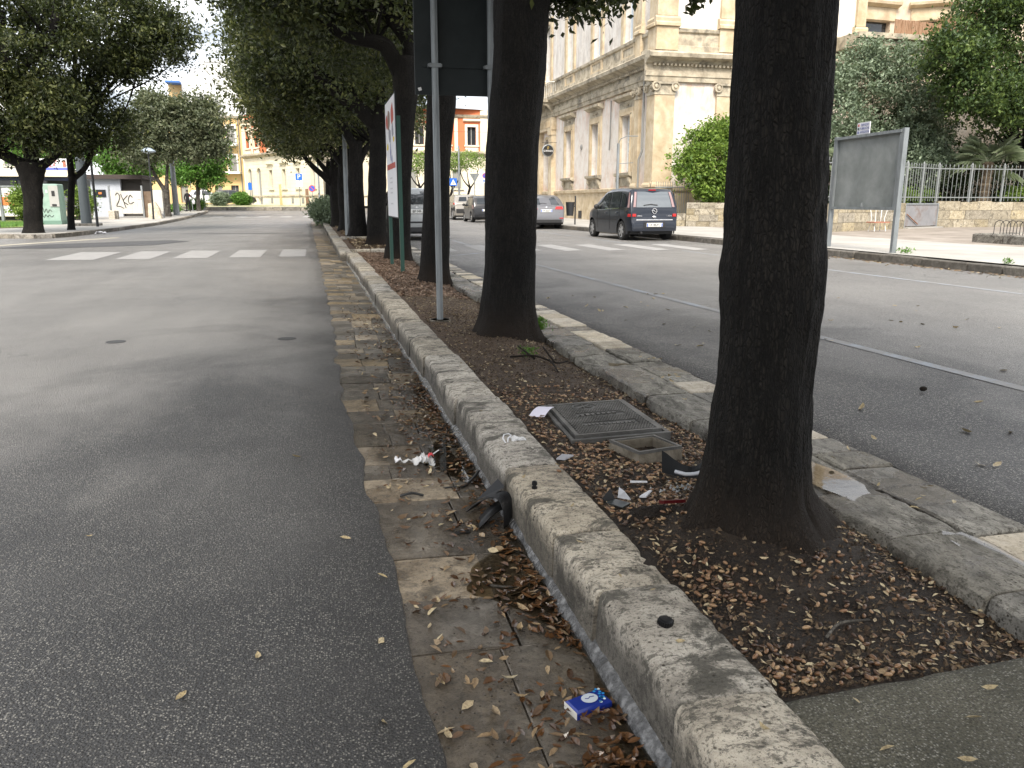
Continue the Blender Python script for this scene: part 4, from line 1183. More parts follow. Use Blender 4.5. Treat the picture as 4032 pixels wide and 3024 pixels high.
# palms
def palm(label, base, h, n, L, seed):
    T = thing('fan_palm', label, 'palm tree', base)
    rg = random.Random(seed); x, y, z = base
    m = MB()
    for i in range(9):
        zz = z + h * i / 9
        m.lathe((x + rg.uniform(-.02, .02), y, zz), (0, 0, 1), [(.2, 0), (.26, h / 9 * .75), (.19, h / 9 * 1.02)], 10)
    m.build('trunk', M_palm, T, False)
    for i in range(n):
        az = rg.uniform(0, 2 * math.pi); el = rg.uniform(-.5, 1.1)
        d = Vector((math.cos(az) * math.cos(el), math.sin(az) * math.cos(el), math.sin(el)))
        st = Vector((x, y, z + h)); hub = st + d * L * .55
        mm = MB(); mm.tube([st, st + d * L * .3, hub], [.018, .014, .01], 5)
        s = d.cross(Vector((0, 0, 1))).normalized(); u = s.cross(d)
        for k in range(17):
            an = (k - 8) / 8 * 1.45
            f = (d * math.cos(an) + s * math.sin(an)).normalized()
            ln = L * .62 * (1 - .25 * abs(an) / 1.45)
            tip = hub + f * ln - Vector((0, 0, .18 * L)) * rg.uniform(.4, 1.1)
            mid = hub + f * ln * .55
            w = f.cross(u).normalized() * .018
            mm.add([hub, mid + w, tip, mid - w], [(0, 1, 2), (0, 2, 3)])
        mm.build('frond', M_palm_leaf, T)
    return T
M_palm = surf('palm_trunk_fibre', [(0.06, 0.045, 0.03), (0.13, 0.1, 0.07), (0.2, 0.17, 0.12)], 14, 0.95, 1.0, 30, 0.03)
M_palm_leaf = leaf_mat('palm_fronds', [(0.18, 0.23, 0.14), (0.27, 0.33, 0.2), (0.36, 0.42, 0.28)], .25)
palm('fan palm with shaggy trunk behind the spear topped fence', (28.3, 29.3, .2), 2.7, 30, 1.45, 1)
palm('small fan palm beside the dusty bush behind the wall', (19.9, 30.6, .2), 2.6, 20, 1.5, 2)

# ---------------------------------------------------------------- buildings
class Face:
    """a facade: a runs along the wall from P0 to P1 (left to right seen from outside), o outwards, z up"""
    def __init__(s, P0, P1, zb):
        s.p = Vector((P0[0], P0[1], 0)); d = Vector((P1[0] - P0[0], P1[1] - P0[1], 0))
        s.L = d.length; s.u = d.normalized(); s.n = Vector((s.u.y, -s.u.x, 0)); s.zb = zb
    def pt(s, a, o, z):
        q = s.p + s.u * a + s.n * o
        return (q.x, q.y, s.zb + z)
    def box(s, m, a0, a1, o0, o1, z0, z1):
        P = [s.pt(a, o, z) for z in (z0, z1) for a, o in ((a0, o0), (a1, o0), (a1, o1), (a0, o1))]
        m.add(P, [(0, 1, 2, 3), (4, 7, 6, 5), (0, 4, 5, 1), (1, 5, 6, 2), (2, 6, 7, 3), (3, 7, 4, 0)])
        return m
    def prof(s, m, a0, a1, pr):
        """moulding: profile [(o,z)...] run along the wall"""
        n = len(pr)
        P = [s.pt(a0, o, z) for o, z in pr] + [s.pt(a1, o, z) for o, z in pr]
        F = [tuple(range(n)), tuple(range(2 * n - 1, n - 1, -1))]
        for k in range(n):
            q = (k + 1) % n
            F.append((k, n + k, n + q, q))
        m.add(P, F)
        return m
    def wall(s, m, a0, a1, z0, z1, holes, depth=.35):
        """holes: (a0,a1,z0,z1,arched)"""
        A = sorted({a0, a1, *[h[0] for h in holes], *[h[1] for h in holes]})
        Z = sorted({z0, z1, *[h[2] for h in holes], *[h[3] for h in holes]})
        for i in range(len(A) - 1):
            for j in range(len(Z) - 1):
                ca, cz = (A[i] + A[i + 1]) / 2, (Z[j] + Z[j + 1]) / 2
                if any(h[0] < ca < h[1] and h[2] < cz < h[3] for h in holes):
                    continue
                m.add([s.pt(A[i], 0, Z[j]), s.pt(A[i + 1], 0, Z[j]), s.pt(A[i + 1], 0, Z[j + 1]), s.pt(A[i], 0, Z[j + 1])], [(0, 1, 2, 3)])
        for h in holes:
            b0, b1, c0, c1 = h[:4]
            ar = len(h) > 4 and h[4]
            if not ar:
                ring = [(b0, c0), (b1, c0), (b1, c1), (b0, c1)]
            else:
                r = (b1 - b0) / 2; cc = c1 - r
                arc = [((b0 + b1) / 2 + r * math.cos(t), cc + r * math.sin(t)) for t in [math.pi * k / 12 for k in range(13)]]
                ring = [(b0, c0), (b1, c0)] + arc
                m.add([s.pt(b1, 0, c1)] + [s.pt(a, 0, z) for a, z in arc[:7]], [tuple(range(8))])
                m.add([s.pt(b0, 0, c1)] + [s.pt(a, 0, z) for a, z in arc[6:]], [tuple(range(8))])
            n = len(ring)
            m.add([s.pt(a, 0, z) for a, z in ring] + [s.pt(a, -depth, z) for a, z in ring],
                  [(k, (k + 1) % n, n + (k + 1) % n, n + k) for k in range(n)])
        return m
    def panel(s, m, a0, a1, z0, z1, o, arched=False):
        if not arched:
            return m.add([s.pt(a0, o, z0), s.pt(a1, o, z0), s.pt(a1, o, z1), s.pt(a0, o, z1)], [(0, 1, 2, 3)])
        r = (a1 - a0) / 2
        pts = [(a0, z0), (a1, z0)] + [((a0 + a1) / 2 + r * math.cos(math.pi * k / 12), z1 - r + r * math.sin(math.pi * k / 12)) for k in range(13)]
        return m.add([s.pt(a, o, z) for a, z in pts], [tuple(range(len(pts)))])

def plaster_old():
    t = NT('old_plaster')
    v = t.coord('pos')
    z = t.n('ShaderNodeSeparateXYZ', {'Vector': v}).outputs['Z']
    f = t.noise(v, 1.6, 7, 0.7, 0.5)
    c = t.ramp(f, [(0.3, (0.55, 0.49, 0.43)), (0.5, (0.68, 0.64, 0.585)), (0.7, (0.74, 0.715, 0.68))])
    n2 = t.noise(t.coord('pos', (1.6, 1.6, .5)), 1.4, 6, 0.7, 0.6)
    top = t.ramp(t.math('MULTIPLY_ADD', z, 0.5, -2.45), [(0.1, 0.0), (0.9, 0.6)])
    low = t.ramp(t.math('MULTIPLY_ADD', z, -0.6, 2.0), [(0.1, 0.0), (0.9, 0.5)])
    zlim = t.math('LESS_THAN', z, 6.95)
    om = t.math('MULTIPLY', t.math('MULTIPLY', t.math('ADD', t.math('ADD', top, low), 0.1), t.ramp(n2, [(0.4, 0.0), (0.62, 1.0)])), zlim)
    c = t.mix(om, c, (0.6, 0.27, 0.12))
    up = t.math('MULTIPLY', t.math('GREATER_THAN', z, 8.7), t.ramp(n2, [(0.45, 0.0), (0.65, 0.55)]))
    c = t.mix(up, c, (0.4, 0.37, 0.35))
    blot = t.ramp(t.noise(v, 5.5, 6, 0.75), [(0.6, 0.0), (0.72, 0.55)])
    c = t.mix(blot, c, (0.46, 0.43, 0.42))
    t.principled(c, 0.9, 0, t.bump(t.noise(v, 30, 6, .7), 0.3, 0.01), 0.2)
    return t.m
M_plast = plaster_old()
M_tufa = surf('honey_limestone', [(0.42, 0.33, 0.21), (0.54, 0.44, 0.3), (0.62, 0.54, 0.4)], 1.8, 0.9, 0.35, 30, stain=(1.2, 0.5, (0.34, 0.27, 0.19)))
M_cornice = surf('weathered_cornice_stone', [(0.28, 0.24, 0.18), (0.44, 0.385, 0.29), (0.56, 0.5, 0.39)], 2.2, 0.92, 0.4, 30, stain=(1.6, 0.75, (0.1, 0.095, 0.085)))
M_shut = plain('white_shutter_paint', (0.72, 0.73, 0.72), 0.5)
M_glass_sky = plain('sky_reflection_glass', (0.5, 0.58, 0.66), 0.08, 0.0, 0.9)  # pale sky reflection painted into the pane colour
M_glass_dk = plain('dark_window_glass', (0.03, 0.035, 0.04), 0.06, 0.0, 0.8)
M_iron = plain('black_iron', (0.02, 0.02, 0.022), 0.55)
M_white_iron = plain('white_painted_iron', (0.7, 0.7, 0.68), 0.5)
M_pipe = plain('grey_downpipe', (0.2, 0.2, 0.19), 0.55)

PAL = thing('palazzo', 'weathered two storey palazzo of honey stone and peeling white plaster', 'building', (15.5, 35.4, .15))
FS = Face((15.5, 66.4), (15.5, 35.4), .15); SL = FS.L
aY = lambda y: 66.4 - y                       # position along the street facade for a world y
FF = Face((15.5, 35.4), (26.0, 35.4), .15)
wins = [38.9, 43.5, 48.3]
holes = [(aY(c) - .62, aY(c) + .62, 2.55, 5.3) for c in wins]
door = (aY(53.0) - .95, aY(53.0) + .95, .25, 5.15, True)
upw = [(aY(c) - .62, aY(c) + .62, 8.75, 12.2) for c in wins + [53.0]]
m = MB(); FS.wall(m, 0, SL, 1.75, 6.5, holes + [(door[0], door[1], 1.75, 5.15, True)], .4); FS.wall(m, 0, SL, 7.6, 14.5, upw, .35)
m.build('wall', M_plast, PAL)
m = MB(); FF.wall(m, 0, 10.5, 1.75, 6.5, [], .3); FF.wall(m, 0, 10.5, 7.6, 14.5, [], .3); m.build('wall', M_plast, PAL)
m = MB(); FS.wall(m, 0, SL, 0, 1.72, [(door[0], door[1], .02, 1.72)], .4); FS.prof(m, 0, SL + .12, [(0, 1.55), (.1, 1.6), (.12, 1.74), (0, 1.78)])
FF.wall(m, 0, 10.5, 0, 1.72, [], .4); FF.prof(m, -.0, 10.5, [(0, 1.55), (.1, 1.6), (.12, 1.74), (0, 1.78)])
for c in (40.9, 46.1): FS.box(m, aY(c) - .3, aY(c) + .3, -.05, -.02, .1, .5)
m.build('plinth', M_tufa, PAL)
for c in (41.2, 46.0):
    mm = MB(); FS.box(mm, aY(c) - .28, aY(c) + .28, .002, .03, .12, .55); mm.build('cellar_vent', M_iron, PAL)
# entablature between the storeys
ENT = [(0, 6.4), (.14, 6.42), (.16, 6.62), (.2, 6.64), (.2, 6.85), (.12, 6.88), (.12, 7.15), (.22, 7.2), (.3, 7.28), (.62, 7.4), (.66, 7.56), (.58, 7.62), (0, 7.75)]
m = MB(); FS.prof(m, 0, SL + .0, ENT); FF.prof(m, -.66, 10.5, [(o - .0, z + .004) for o, z in ENT]); m.build('cornice', M_cornice, PAL)
m = MB()
for k in range(52): FF.box(m, -.3 + k * .2, -.2 + k * .2, .18, .3, 7.08, 7.18)
for k in range(120): FS.box(m, SL - .2 - k * .24, SL - .08 - k * .24, .18, .3, 7.08, 7.18)
o = m.build('dentils', M_cornice, PAL); o['kind'] = 'stuff'
# upper pedestal band with panels
m = MB(); FS.prof(m, 0, SL, [(0, 7.6), (.16, 7.62), (.16, 7.95), (.05, 8.0), (.05, 8.5), (.14, 8.55), (.16, 8.68), (0, 8.74)]); FF.prof(m, -.16, 10.5, [(0, 7.6), (.165, 7.62), (.165, 7.95), (.055, 8.0), (.055, 8.5), (.145, 8.55), (.165, 8.68), (0, 8.745)])
m.build('parapet_band', M_cornice, PAL)
for c in wins + [53.0]:
    mm = MB(); a = aY(c)
    for s_ in (-1, 1): FS.box(mm, a + s_ * .82 - .12, a + s_ * .82 + .12, .05, .1, 7.98, 8.54)
    FS.box(mm, a - .7, a + .7, .05, .08, 8.42, 8.53); FS.box(mm, a - .7, a + .7, .05, .08, 7.98, 8.06)
    mm.build('apron_panel', M_tufa, PAL)
def big_window(c):
    a = aY(c)
    m = MB()
    for s_ in (-1, 1):
        FS.box(m, a + s_ * .79 - .17, a + s_ * .79 + .17, 0, .09, 2.5, 5.3); FS.box(m, a + s_ * .69 - .05, a + s_ * .69 + .05, .09, .13, 2.5, 5.35)
    FS.box(m, a - .96, a + .96, 0, .09, 5.3, 5.62); FS.box(m, a - .74, a + .74, .09, .13, 5.3, 5.4)
    w = m.build('window', M_tufa, PAL)
    m = MB(); FS.box(m, a - .96, a + .96, .0, .06, 5.62, 5.98)
    FS.prof(m, a - 1.18, a + 1.18, [(0, 5.98), (.12, 6.0), (.2, 6.05), (.36, 6.12), (.38, 6.24), (0, 6.3)])
    for k in range(9): m.ball(FS.pt(a - .32 + k * .08, .08, 5.8 + .03 * math.sin(k * 1.7)), .05, .05, .05, 6, 4)
    m.build('window_hood', M_cornice, w, local=False)
    m = MB(); FS.prof(m, a - 1.06, a + 1.06, [(0, 2.28), (.1, 2.3), (.26, 2.38), (.28, 2.5), (0, 2.53)])
    for s_ in (-1, 1):
        FS.prof(m, a + s_ * .82 - .11, a + s_ * .82 + .11, [(0, 1.82), (.06, 1.8), (.1, 1.95), (.2, 2.1), (.22, 2.28), (0, 2.28)])
    FS.box(m, a - .68, a + .68, 0, .04, 1.85, 2.26)
    m.build('sill', M_cornice, w)
    for s_ in (-1, 1):
        m = MB(); FS.box(m, a + min(s_ * .61, s_ * .02), a + max(s_ * .61, s_ * .02), -.34, -.3, 2.57, 5.28); sh = m.build('shutter', M_shut, w)
    m = MB()
    for s_ in (-1, 1):
        for z in (2.6, 3.45, 4.0, 4.55, 5.1): FS.box(m, a + min(s_ * .58, s_ * .06), a + max(s_ * .58, s_ * .06), -.3, -.275, z, z + .1)
        for q in (.06, .52): FS.box(m, a + min(s_ * q, s_ * (q + .06)), a + max(s_ * q, s_ * (q + .06)), -.3, -.27, 2.6, 5.2)
    m.build('shutter_rails', M_shut, w)
    m = MB()
    for s_ in (-1, 1):
        for z0, z1 in ((3.55, 4.0), (4.1, 4.55), (4.65, 5.1)): FS.panel(m, a + min(s_ * .5, s_ * .13), a + max(s_ * .5, s_ * .13), z0, z1, -.296)
    m.build('pane', M_glass_sky, w)
for c in wins: big_window(c)
for c in wins + [53.0]:
    a = aY(c); m = MB()
    for s_ in (-1, 1):
        FS.box(m, a + s_ * .8 - .18, a + s_ * .8 + .18, 0, .1, 8.72, 12.2)
    FS.box(m, a - .98, a + .98, 0, .1, 12.2, 12.6)
    w = m.build('window', M_tufa, PAL)
    m = MB(); FS.box(m, a - .62, a + .62, -.3, -.27, 8.75, 12.2); m.build('pane', M_glass_sky, w)
    m = MB()
    for q in (-.6, -.02, .54): FS.box(m, a + q, a + q + .06, -.27, -.24, 8.75, 12.2)
    FS.box(m, a - .6, a + .6, -.27, -.235, 8.75, 8.95)
    m.build('casement', M_shut, w)
# portal with arched door, columns and balcony
a = aY(53.0); m = MB()
for s_ in (-1, 1):
    FS.box(m, a + s_ * 1.45 - .35, a + s_ * 1.45 + .35, 0, .3, .3, 5.6); FS.box(m, a + s_ * 1.45 - .42, a + s_ * 1.45 + .42, 0, .36, .0, .35)
    FS.box(m, a + s_ * 1.45 - .4, a + s_ * 1.45 + .4, 0, .36, 5.3, 5.62)
FS.box(m, a - 1.9, a + 1.9, 0, .34, 5.62, 6.38)
for k in range(11): FS.box(m, a - 1.6 + k * .3, a - 1.48 + k * .3, .34, .38, 5.8, 6.2)
n = 14; r0, r1 = .95, 1.12
ring = [(a + r * math.cos(math.pi * k / n), 4.2 + r * math.sin(math.pi * k / n)) for r in (r0, r1) for k in range(n + 1)]
m.add([FS.pt(x, .1, z) for x, z in ring] + [FS.pt(x, 0, z) for x, z in ring], [(k, k + 1, n + 2 + k, n + 1 + k) for k in range(n)])
portal = m.build('portal', M_tufa, PAL)
m = MB(); FS.panel(m, a - .95, a + .95, .05, 5.15, -.38, True); m.build('door', plain('dark_green_door', (.02, .035, .03), .5), portal)
m = MB(); FS.box(m, a - 1.9, a + 1.9, 0, 1.15, 7.3, 7.5)
for s_ in (-1, 1): FS.prof(m, a + s_ * 1.6 - .15, a + s_ * 1.6 + .15, [(0, 6.6), (.25, 6.75), (.6, 7.1), (.95, 7.15), (.95, 7.3), (0, 7.3)])
bal = m.build('balcony', M_cornice, PAL)
m = MB()
for k in range(26): q = FS.pt(a - 1.82 + k * 3.64 / 25, 1.08, 7.5); m.cyl(q, (q[0], q[1], q[2] + 1.05), .012, 5)
for k in range(8):
    for s_ in (-1, 1): q = FS.pt(a + s_ * 1.84, .1 + k * .14, 7.5); m.cyl(q, (q[0], q[1], q[2] + 1.05), .012, 5)
FS.box(m, a - 1.86, a + 1.86, 1.05, 1.11, 8.52, 8.57)
for s_ in (-1, 1): FS.box(m, a + s_ * 1.84 - .03, a + s_ * 1.84 + .03, 0, 1.08, 8.52, 8.56)
m.build('railing', M_white_iron, bal)
# pilasters
def pilaster(F, a0, a1, o=.16, capz=6.4, zb=1.76, name='pilaster'):
    m = MB(); F.box(m, a0, a1, 0, o, zb, capz - .55)
    F.prof(m, a0 - .06, a1 + .06, [(0, zb), (o + .1, zb), (o + .1, zb + .1), (o + .04, zb + .2), (0, zb + .22)])
    p = m.build(name, M_tufa, PAL)
    m = MB(); F.box(m, a0 - .03, a1 + .03, 0, o + .03, capz - .55, capz - .45); F.box(m, a0, a1, 0, o + .02, capz - .45, capz - .1); F.box(m, a0 - .08, a1 + .08, 0, o + .1, capz - .1, capz)
    for a in (a0 + .02, a1 - .02):
        c = Vector(F.pt(a, o + .03, capz - .2)); m.lathe(c - F.n * .05, F.n, [(.02, 0), (.2, 0), (.2, .13), (.15, .14), (.14, .09), (.08, .09), (.08, .16), (.02, .17)], 16)
    m.build('capital', M_cornice, p)
pilaster(FS, SL - .75, SL - .003); pilaster(FS, aY(37.35) - .3, aY(37.35) + .25); pilaster(FF, -.163, .82); pilaster(FF, 2.95, 3.8)
for F, a0, a1 in ((FS, SL - .75, SL - .003), (FS, aY(37.35) - .3, aY(37.35) + .25), (FF, -.163, .82), (FF, 2.95, 3.8), (FF, 10.0, 10.5)):
    m = MB(); F.box(m, a0, a1, 0, .16, 9.2, 14.4); F.box(m, a0 - .04, a1 + .04, 0, .2, 7.76, 8.74)
    F.prof(m, a0 - .1, a1 + .1, [(0, 8.74), (.3, 8.76), (.3, 8.88), (.22, 8.95), (.24, 9.08), (.18, 9.18), (0, 9.2)])
    m.build('upper_pilaster', M_tufa, PAL)
m = MB()                                        # rusticated strip beside the second pilaster
for k in range(11): FF.box(m, 3.85, 6.6, .0, .05, 1.8 + k * .42, 1.8 + k * .42 + .39)
m.build('quoin_courses', M_tufa, PAL)
m = MB(); q = FS.pt(aY(36.55), .3, 0)
m.tube([(q[0], q[1], .3), (q[0], q[1], 3.2), (q[0] + .12, q[1] - .1, 3.6), (q[0] + .12, q[1] - .1, 6.9)], .06, 8); m.build('downpipe', M_pipe, PAL)
m = MB(); q = FS.pt(aY(41.2), .06, 0); m.tube([(q[0], q[1], 3.9), (q[0] - .02, q[1] - .15, 4.6), (q[0], q[1] - .1, 6.4)], .035, 6); m.build('cable_run', M_pipe, PAL)
m = MB(); q = FS.pt(aY(45.9), .03, 4.2); m.ball(q, .08, .12, .16, 8, 6); m.build('wall_lamp', M_pipe, PAL)
m = MB(); FS.prof(m, 0, SL, [(0, 14.3), (.5, 14.5), (.6, 14.8), (0, 15)]); FF.prof(m, -.6, 10.5, [(0, 14.3), (.5, 14.5), (.6, 14.8), (0, 15)])
m.add([(15.5, 35.4, 15), (26, 35.4, 15), (26, 66.4, 15), (15.5, 66.4, 15)], [(0, 1, 2, 3)]); m.build('roof', M_cornice, PAL)
m = MB(); m.box(15.95, 25.9, 35.85, 66, .2, 14.9); m.build('interior_core', plain('dark_interior', (.05, .045, .04), .9), PAL)
# rear wing with the canted bay and the reed screen on its terrace
FB1 = Face((26.0, 36.2), (28.9, 36.4), .15); FB2 = Face((28.9, 36.4), (31.2, 34.9), .15); FB3 = Face((31.2, 34.9), (36, 34.9), .15)
M_plast_p = surf('pinkish_plaster', [(0.5, 0.4, 0.3), (0.6, 0.5, 0.39), (0.66, 0.58, 0.49)], 1.2, .9, .3, 30, stain=(.9, .5, (.38, .33, .3)))
for F in (FB1, FB2, FB3):
    m = MB(); hw = F.L / 2
    F.wall(m, 0, F.L, 0, 14, [(hw - .75, hw + .75, 8.9, 9.75)] if F is not FB3 else [], .3); m.build('wall', M_plast_p, PAL)
    if F is FB3: continue
    m = MB(); F.prof(m, hw - 1.1, hw + 1.1, [(0, 10.35), (.1, 10.38), (.32, 10.48), (.34, 10.6), (0, 10.66)]); F.box(m, hw - 1.0, hw + 1.0, 0, .06, 9.75, 10.35); F.box(m, hw - .95, hw + .95, .06, .1, 9.78, 9.95)
    w = m.build('window', M_tufa, PAL)
    m = MB(); F.panel(m, hw - .75, hw + .75, 8.9, 9.75, -.28); m.build('pane', M_glass_dk, w)
m = MB(); m.box(24.5, 36, 33.6, 36.2, 8.55, 8.78); m.box(24.5, 36, 33.8, 36.1, 8.2, 8.55); m.build('terrace_slab', M_cornice, PAL)
m = MB(); m.box(25.5, 36, 34.0, 36.2, .2, 8.2); m.build('terrace_wall', M_plast_p, PAL)
M_reed = surf('brown_reed', [(0.2, 0.115, 0.065), (0.3, 0.18, 0.11), (0.36, 0.24, 0.16)], 3, .9, .8, 40, coord='pos', stretch=(6, 6, .6))
for P0, P1, h0, h1 in (((26.7, 34.1), (28.9, 34.0), .72, .62), ((28.9, 34.0), (31.0, 33.75), .8, 1.25)):
    F = Face(P0, P1, 8.78); m = MB(); n = int(F.L / .09)
    for k in range(n):
        a0 = F.L * k / n; h = h0 + (h1 - h0) * k / n + random.uniform(-.02, .02)
        F.box(m, a0 + .004, a0 + F.L / n - .004, -.012 - .006 * (k % 2), .012 - .006 * (k % 2), -.02, h)
    m.build('reed_screen', M_reed, PAL)

# --- far buildings
M_cream = surf('cream_ashlar', [(0.68, 0.61, 0.46), (0.76, 0.69, 0.54), (0.8, 0.74, 0.61)], .5, .9, .2, 10, stain=(.3, .3, (.56, .5, .38)))
M_orange = surf('orange_render', [(0.6, 0.17, 0.075), (0.68, 0.21, 0.095)], .5, .85, .1, 20)
M_ochre = surf('ochre_render', [(0.6, 0.42, 0.2), (0.68, 0.5, 0.26)], .4, .9, .1, 20)
M_white = surf('white_render', [(0.72, 0.72, 0.71), (0.8, 0.8, 0.79)], .3, .85, .05, 20)
M_frame = plain('pale_stone_trim', (.62, .57, .46), .8)
M_shade = plain('grey_shutter', (.27, .27, .25), .6)
def far_window(F, T, a, w, z0, z1, trim=.18, mat=M_frame, pane=M_shade, hood=True, arched=False, depth=.25):
    m = MB(); b0, b1 = a - w / 2, a + w / 2
    F.box(m, b0 - trim, b0, 0, .06, z0, z1); F.box(m, b1, b1 + trim, 0, .06, z0, z1)
    if not arched: F.box(m, b0 - trim, b1 + trim, 0, .07, z1, z1 + trim)
    F.box(m, b0 - trim - .08, b1 + trim + .08, 0, .16, z0 - .14, z0)
    if hood: F.prof(m, b0 - trim - .2, b1 + trim + .2, [(0, z1 + .5), (.3, z1 + .6), (.3, z1 + .75), (0, z1 + .8)])
    wd = m.build('window', mat, T)
    m = MB(); F.panel(m, b0, b1, z0, z1, -depth + .02, arched); m.build('pane', pane, wd)
    m = MB(); F.box(m, a - .04, a + .04, -depth + .03, -depth + .07, z0, z1 - (w / 2 if arched else 0)); m.build('mullion', M_shade, wd)
    return wd
OB = thing('orange_building', 'long far building with orange upper floor above cream stone arches', 'building', (0, 86, zt(86)))
zb = .8
for F, gw, arch, uw in ((Face((-7.25, 95.5), (1.0, 79.0), zb), [(6.87, .75), (10.07, .75), (13.28, .75), (16.5, .75)], [(1.35, 1.0), (3.75, 1.1)], [1.35, 3.65, 6.9, 10.1, 13.3, 16.5]),
                        (Face((1.0, 83.5), (17.9, 83.5), zb), [(5.3, .8), (13.6, .9)], [(2.6, 1.5), (8.6, 1.6), (11.3, 1.5)], [2.0, 4.6, 7.2, 9.8, 12.4, 15.2])):
    gz = 5.1
    gh = [(a - w / 2, a + w / 2, 1.75, 3.65) for a, w in gw]; ah = [(a - w / 2, a + w / 2, .12, 3.95, True) for a, w in arch]
    m = MB(); F.wall(m, 0, F.L, 0, gz, gh + ah, .25); m.build('wall', M_cream, OB)
    uh = [(a - .45, a + .45, 6.1, 7.9) for a in uw]
    m = MB(); F.wall(m, 0, F.L, gz, 9.6, uh, .25); m.build('wall', M_orange, OB)
    m = MB(); F.prof(m, 0, F.L, [(0, gz - .1), (.2, gz), (.45, gz + .15), (.45, gz + .3), (0, gz + .4)]); F.prof(m, 0, F.L, [(0, .9), (.08, .92), (.08, 1.0), (0, 1.05)])
    F.prof(m, 0, F.L, [(0, 8.75), (.2, 8.85), (.3, 9.05), (0, 9.1)]); m.build('cornice', M_cornice, OB)
    for a, w, h in [(0, .8, 9.6), (F.L - .8, .8, 9.6)] + [(a + 1.0, 0.35, 8.75) for a in uw[:-1:2]]:
        m = MB(); F.box(m, a, a + w, .0, .09, gz + .4, h); m.build('pilaster', M_cream, OB)
    for a, w in gw: far_window(F, OB, a, w, 1.75, 3.65)
    for a, w in arch:
        m = MB(); F.panel(m, a - w / 2, a + w / 2, .12, 3.95, -.22, True); d_ = m.build('arched_door', M_shade, OB)
    for a in uw: far_window(F, OB, a, .9, 6.1, 7.9, .25, M_cream, M_glass_dk)
    for a in uw:
        m = MB(); F.box(m, a - .7, a + .7, 0, .05, gz + .4, 5.9); m.build('apron_panel', M_cream, OB)
    for k, a in enumerate([6.74, 11.7, 14.0]):
        m = MB(); F.box(m, a - .25, a + .25, .0, .03, .25, .8); m.build('cellar_vent', M_shade, OB)
    # stone courses of the ground floor, one joint line per course
    for k in range(11):
        zz = 1.1 + k * .36
        segs = []
        cuts = sorted([(h[0] - .25, h[1] + .25) for h in gh if h[2] - .3 < zz < h[3] + .7] + [(h[0], h[1]) for h in ah if zz < h[3]])
        a0 = .0
        for c0, c1 in cuts + [(F.L, F.L)]:
            if c0 > a0:
                m = MB(); F.box(m, a0, c0, 0, .018, zz, zz + .325); m.build('stone_course', M_cream, OB)
            a0 = max(a0, c1)
m = MB(); m.add([(-7.25, 95.5, zb + 9.6), (1.0, 79, zb + 9.6), (17.9, 83.5, zb + 9.6), (17.9, 105, zb + 9.6), (-7.25, 105, zb + 9.6)], [(0, 1, 2, 3, 4)]); m.build('roof', M_cornice, OB)
m = MB(); m.box(-7, 17.6, 96.5, 104, zb, zb + 9.5); m.add([(17.9, 83.5, zb), (17.9, 105, zb), (17.9, 105, zb + 9.6), (17.9, 83.5, zb + 9.6)], [(0, 1, 2, 3)]); m.build('side_wall', M_white, OB)
M_wood = plain('brown_door', (.27, .16, .1), .6)
F = Face((-7.25, 95.5), (1.0, 79.0), zb)
m = MB(); F.box(m, 14.7, 15.3, .02, .06, .05, 1.65); m.build('side_door', M_wood, OB)
m = MB(); F.box(m, 8.8, 9.2, .02, .1, .1, 2.15); m.build('yellow_panel', M_ochre, OB)

YB = thing('ochre_building', 'three storey ochre house with balconies next to the orange building', 'building', (-12, 96, zt(96)))
F = Face((-18.5, 98), (-7.35, 95.9), zb)
uh = [(a - .42, a + .42, z0, z1) for a in (2.5, 4.6, 6.7, 8.4, 10.2) for z0, z1 in ((.3, 2.2), (3.7, 5.45), (6.7, 8.6))]
m = MB(); F.wall(m, 0, F.L, 0, 9.7, uh, .25); m.build('wall', M_ochre, YB)
m = MB(); F.prof(m, -.1, F.L + .1, [(0, 9.4), (.4, 9.6), (.5, 9.85), (0, 9.9)]); m.build('cornice', M_white, YB)
m = MB(); q = [F.pt(0, 0, 9.85), F.pt(F.L, 0, 9.85), F.pt(F.L, -9, 9.85), F.pt(0, -9, 9.85)]; m.add(q, [(0, 1, 2, 3)]); m.build('roof', M_white, YB)
for a in (2.5, 4.6, 6.7, 8.4, 10.2):
    for z0, z1 in ((.3, 2.2), (3.7, 5.45), (6.7, 8.6)):
        far_window(F, YB, a, .84, z0, z1, .16, M_white if z0 > 1 else M_ochre, M_shade if z0 > 1 or a < 9 else M_glass_dk, False)
for a0, a1, z in ((5.6, 11.1, 3.66), (7.7, 10.9, 6.65)):
    m = MB(); F.box(m, a0, a1, 0, 1.0, z - .22, z); bl = m.build('balcony', M_white, YB)
    m = MB()
    for k in range(int((a1 - a0) / .13)): q = F.pt(a0 + .05 + k * .13, .95, z); m.cyl(q, (q[0], q[1], q[2] + .95), .015, 4)
    F.box(m, a0, a1, .93, .97, z + .93, z + .98); m.build('railing', M_iron, bl)
m = MB(); q = F.pt(11.05, .1, 0); m.cyl((q[0], q[1], zb), (q[0], q[1], zb + 9.4), .06, 6); m.build('downpipe', M_pipe, YB)

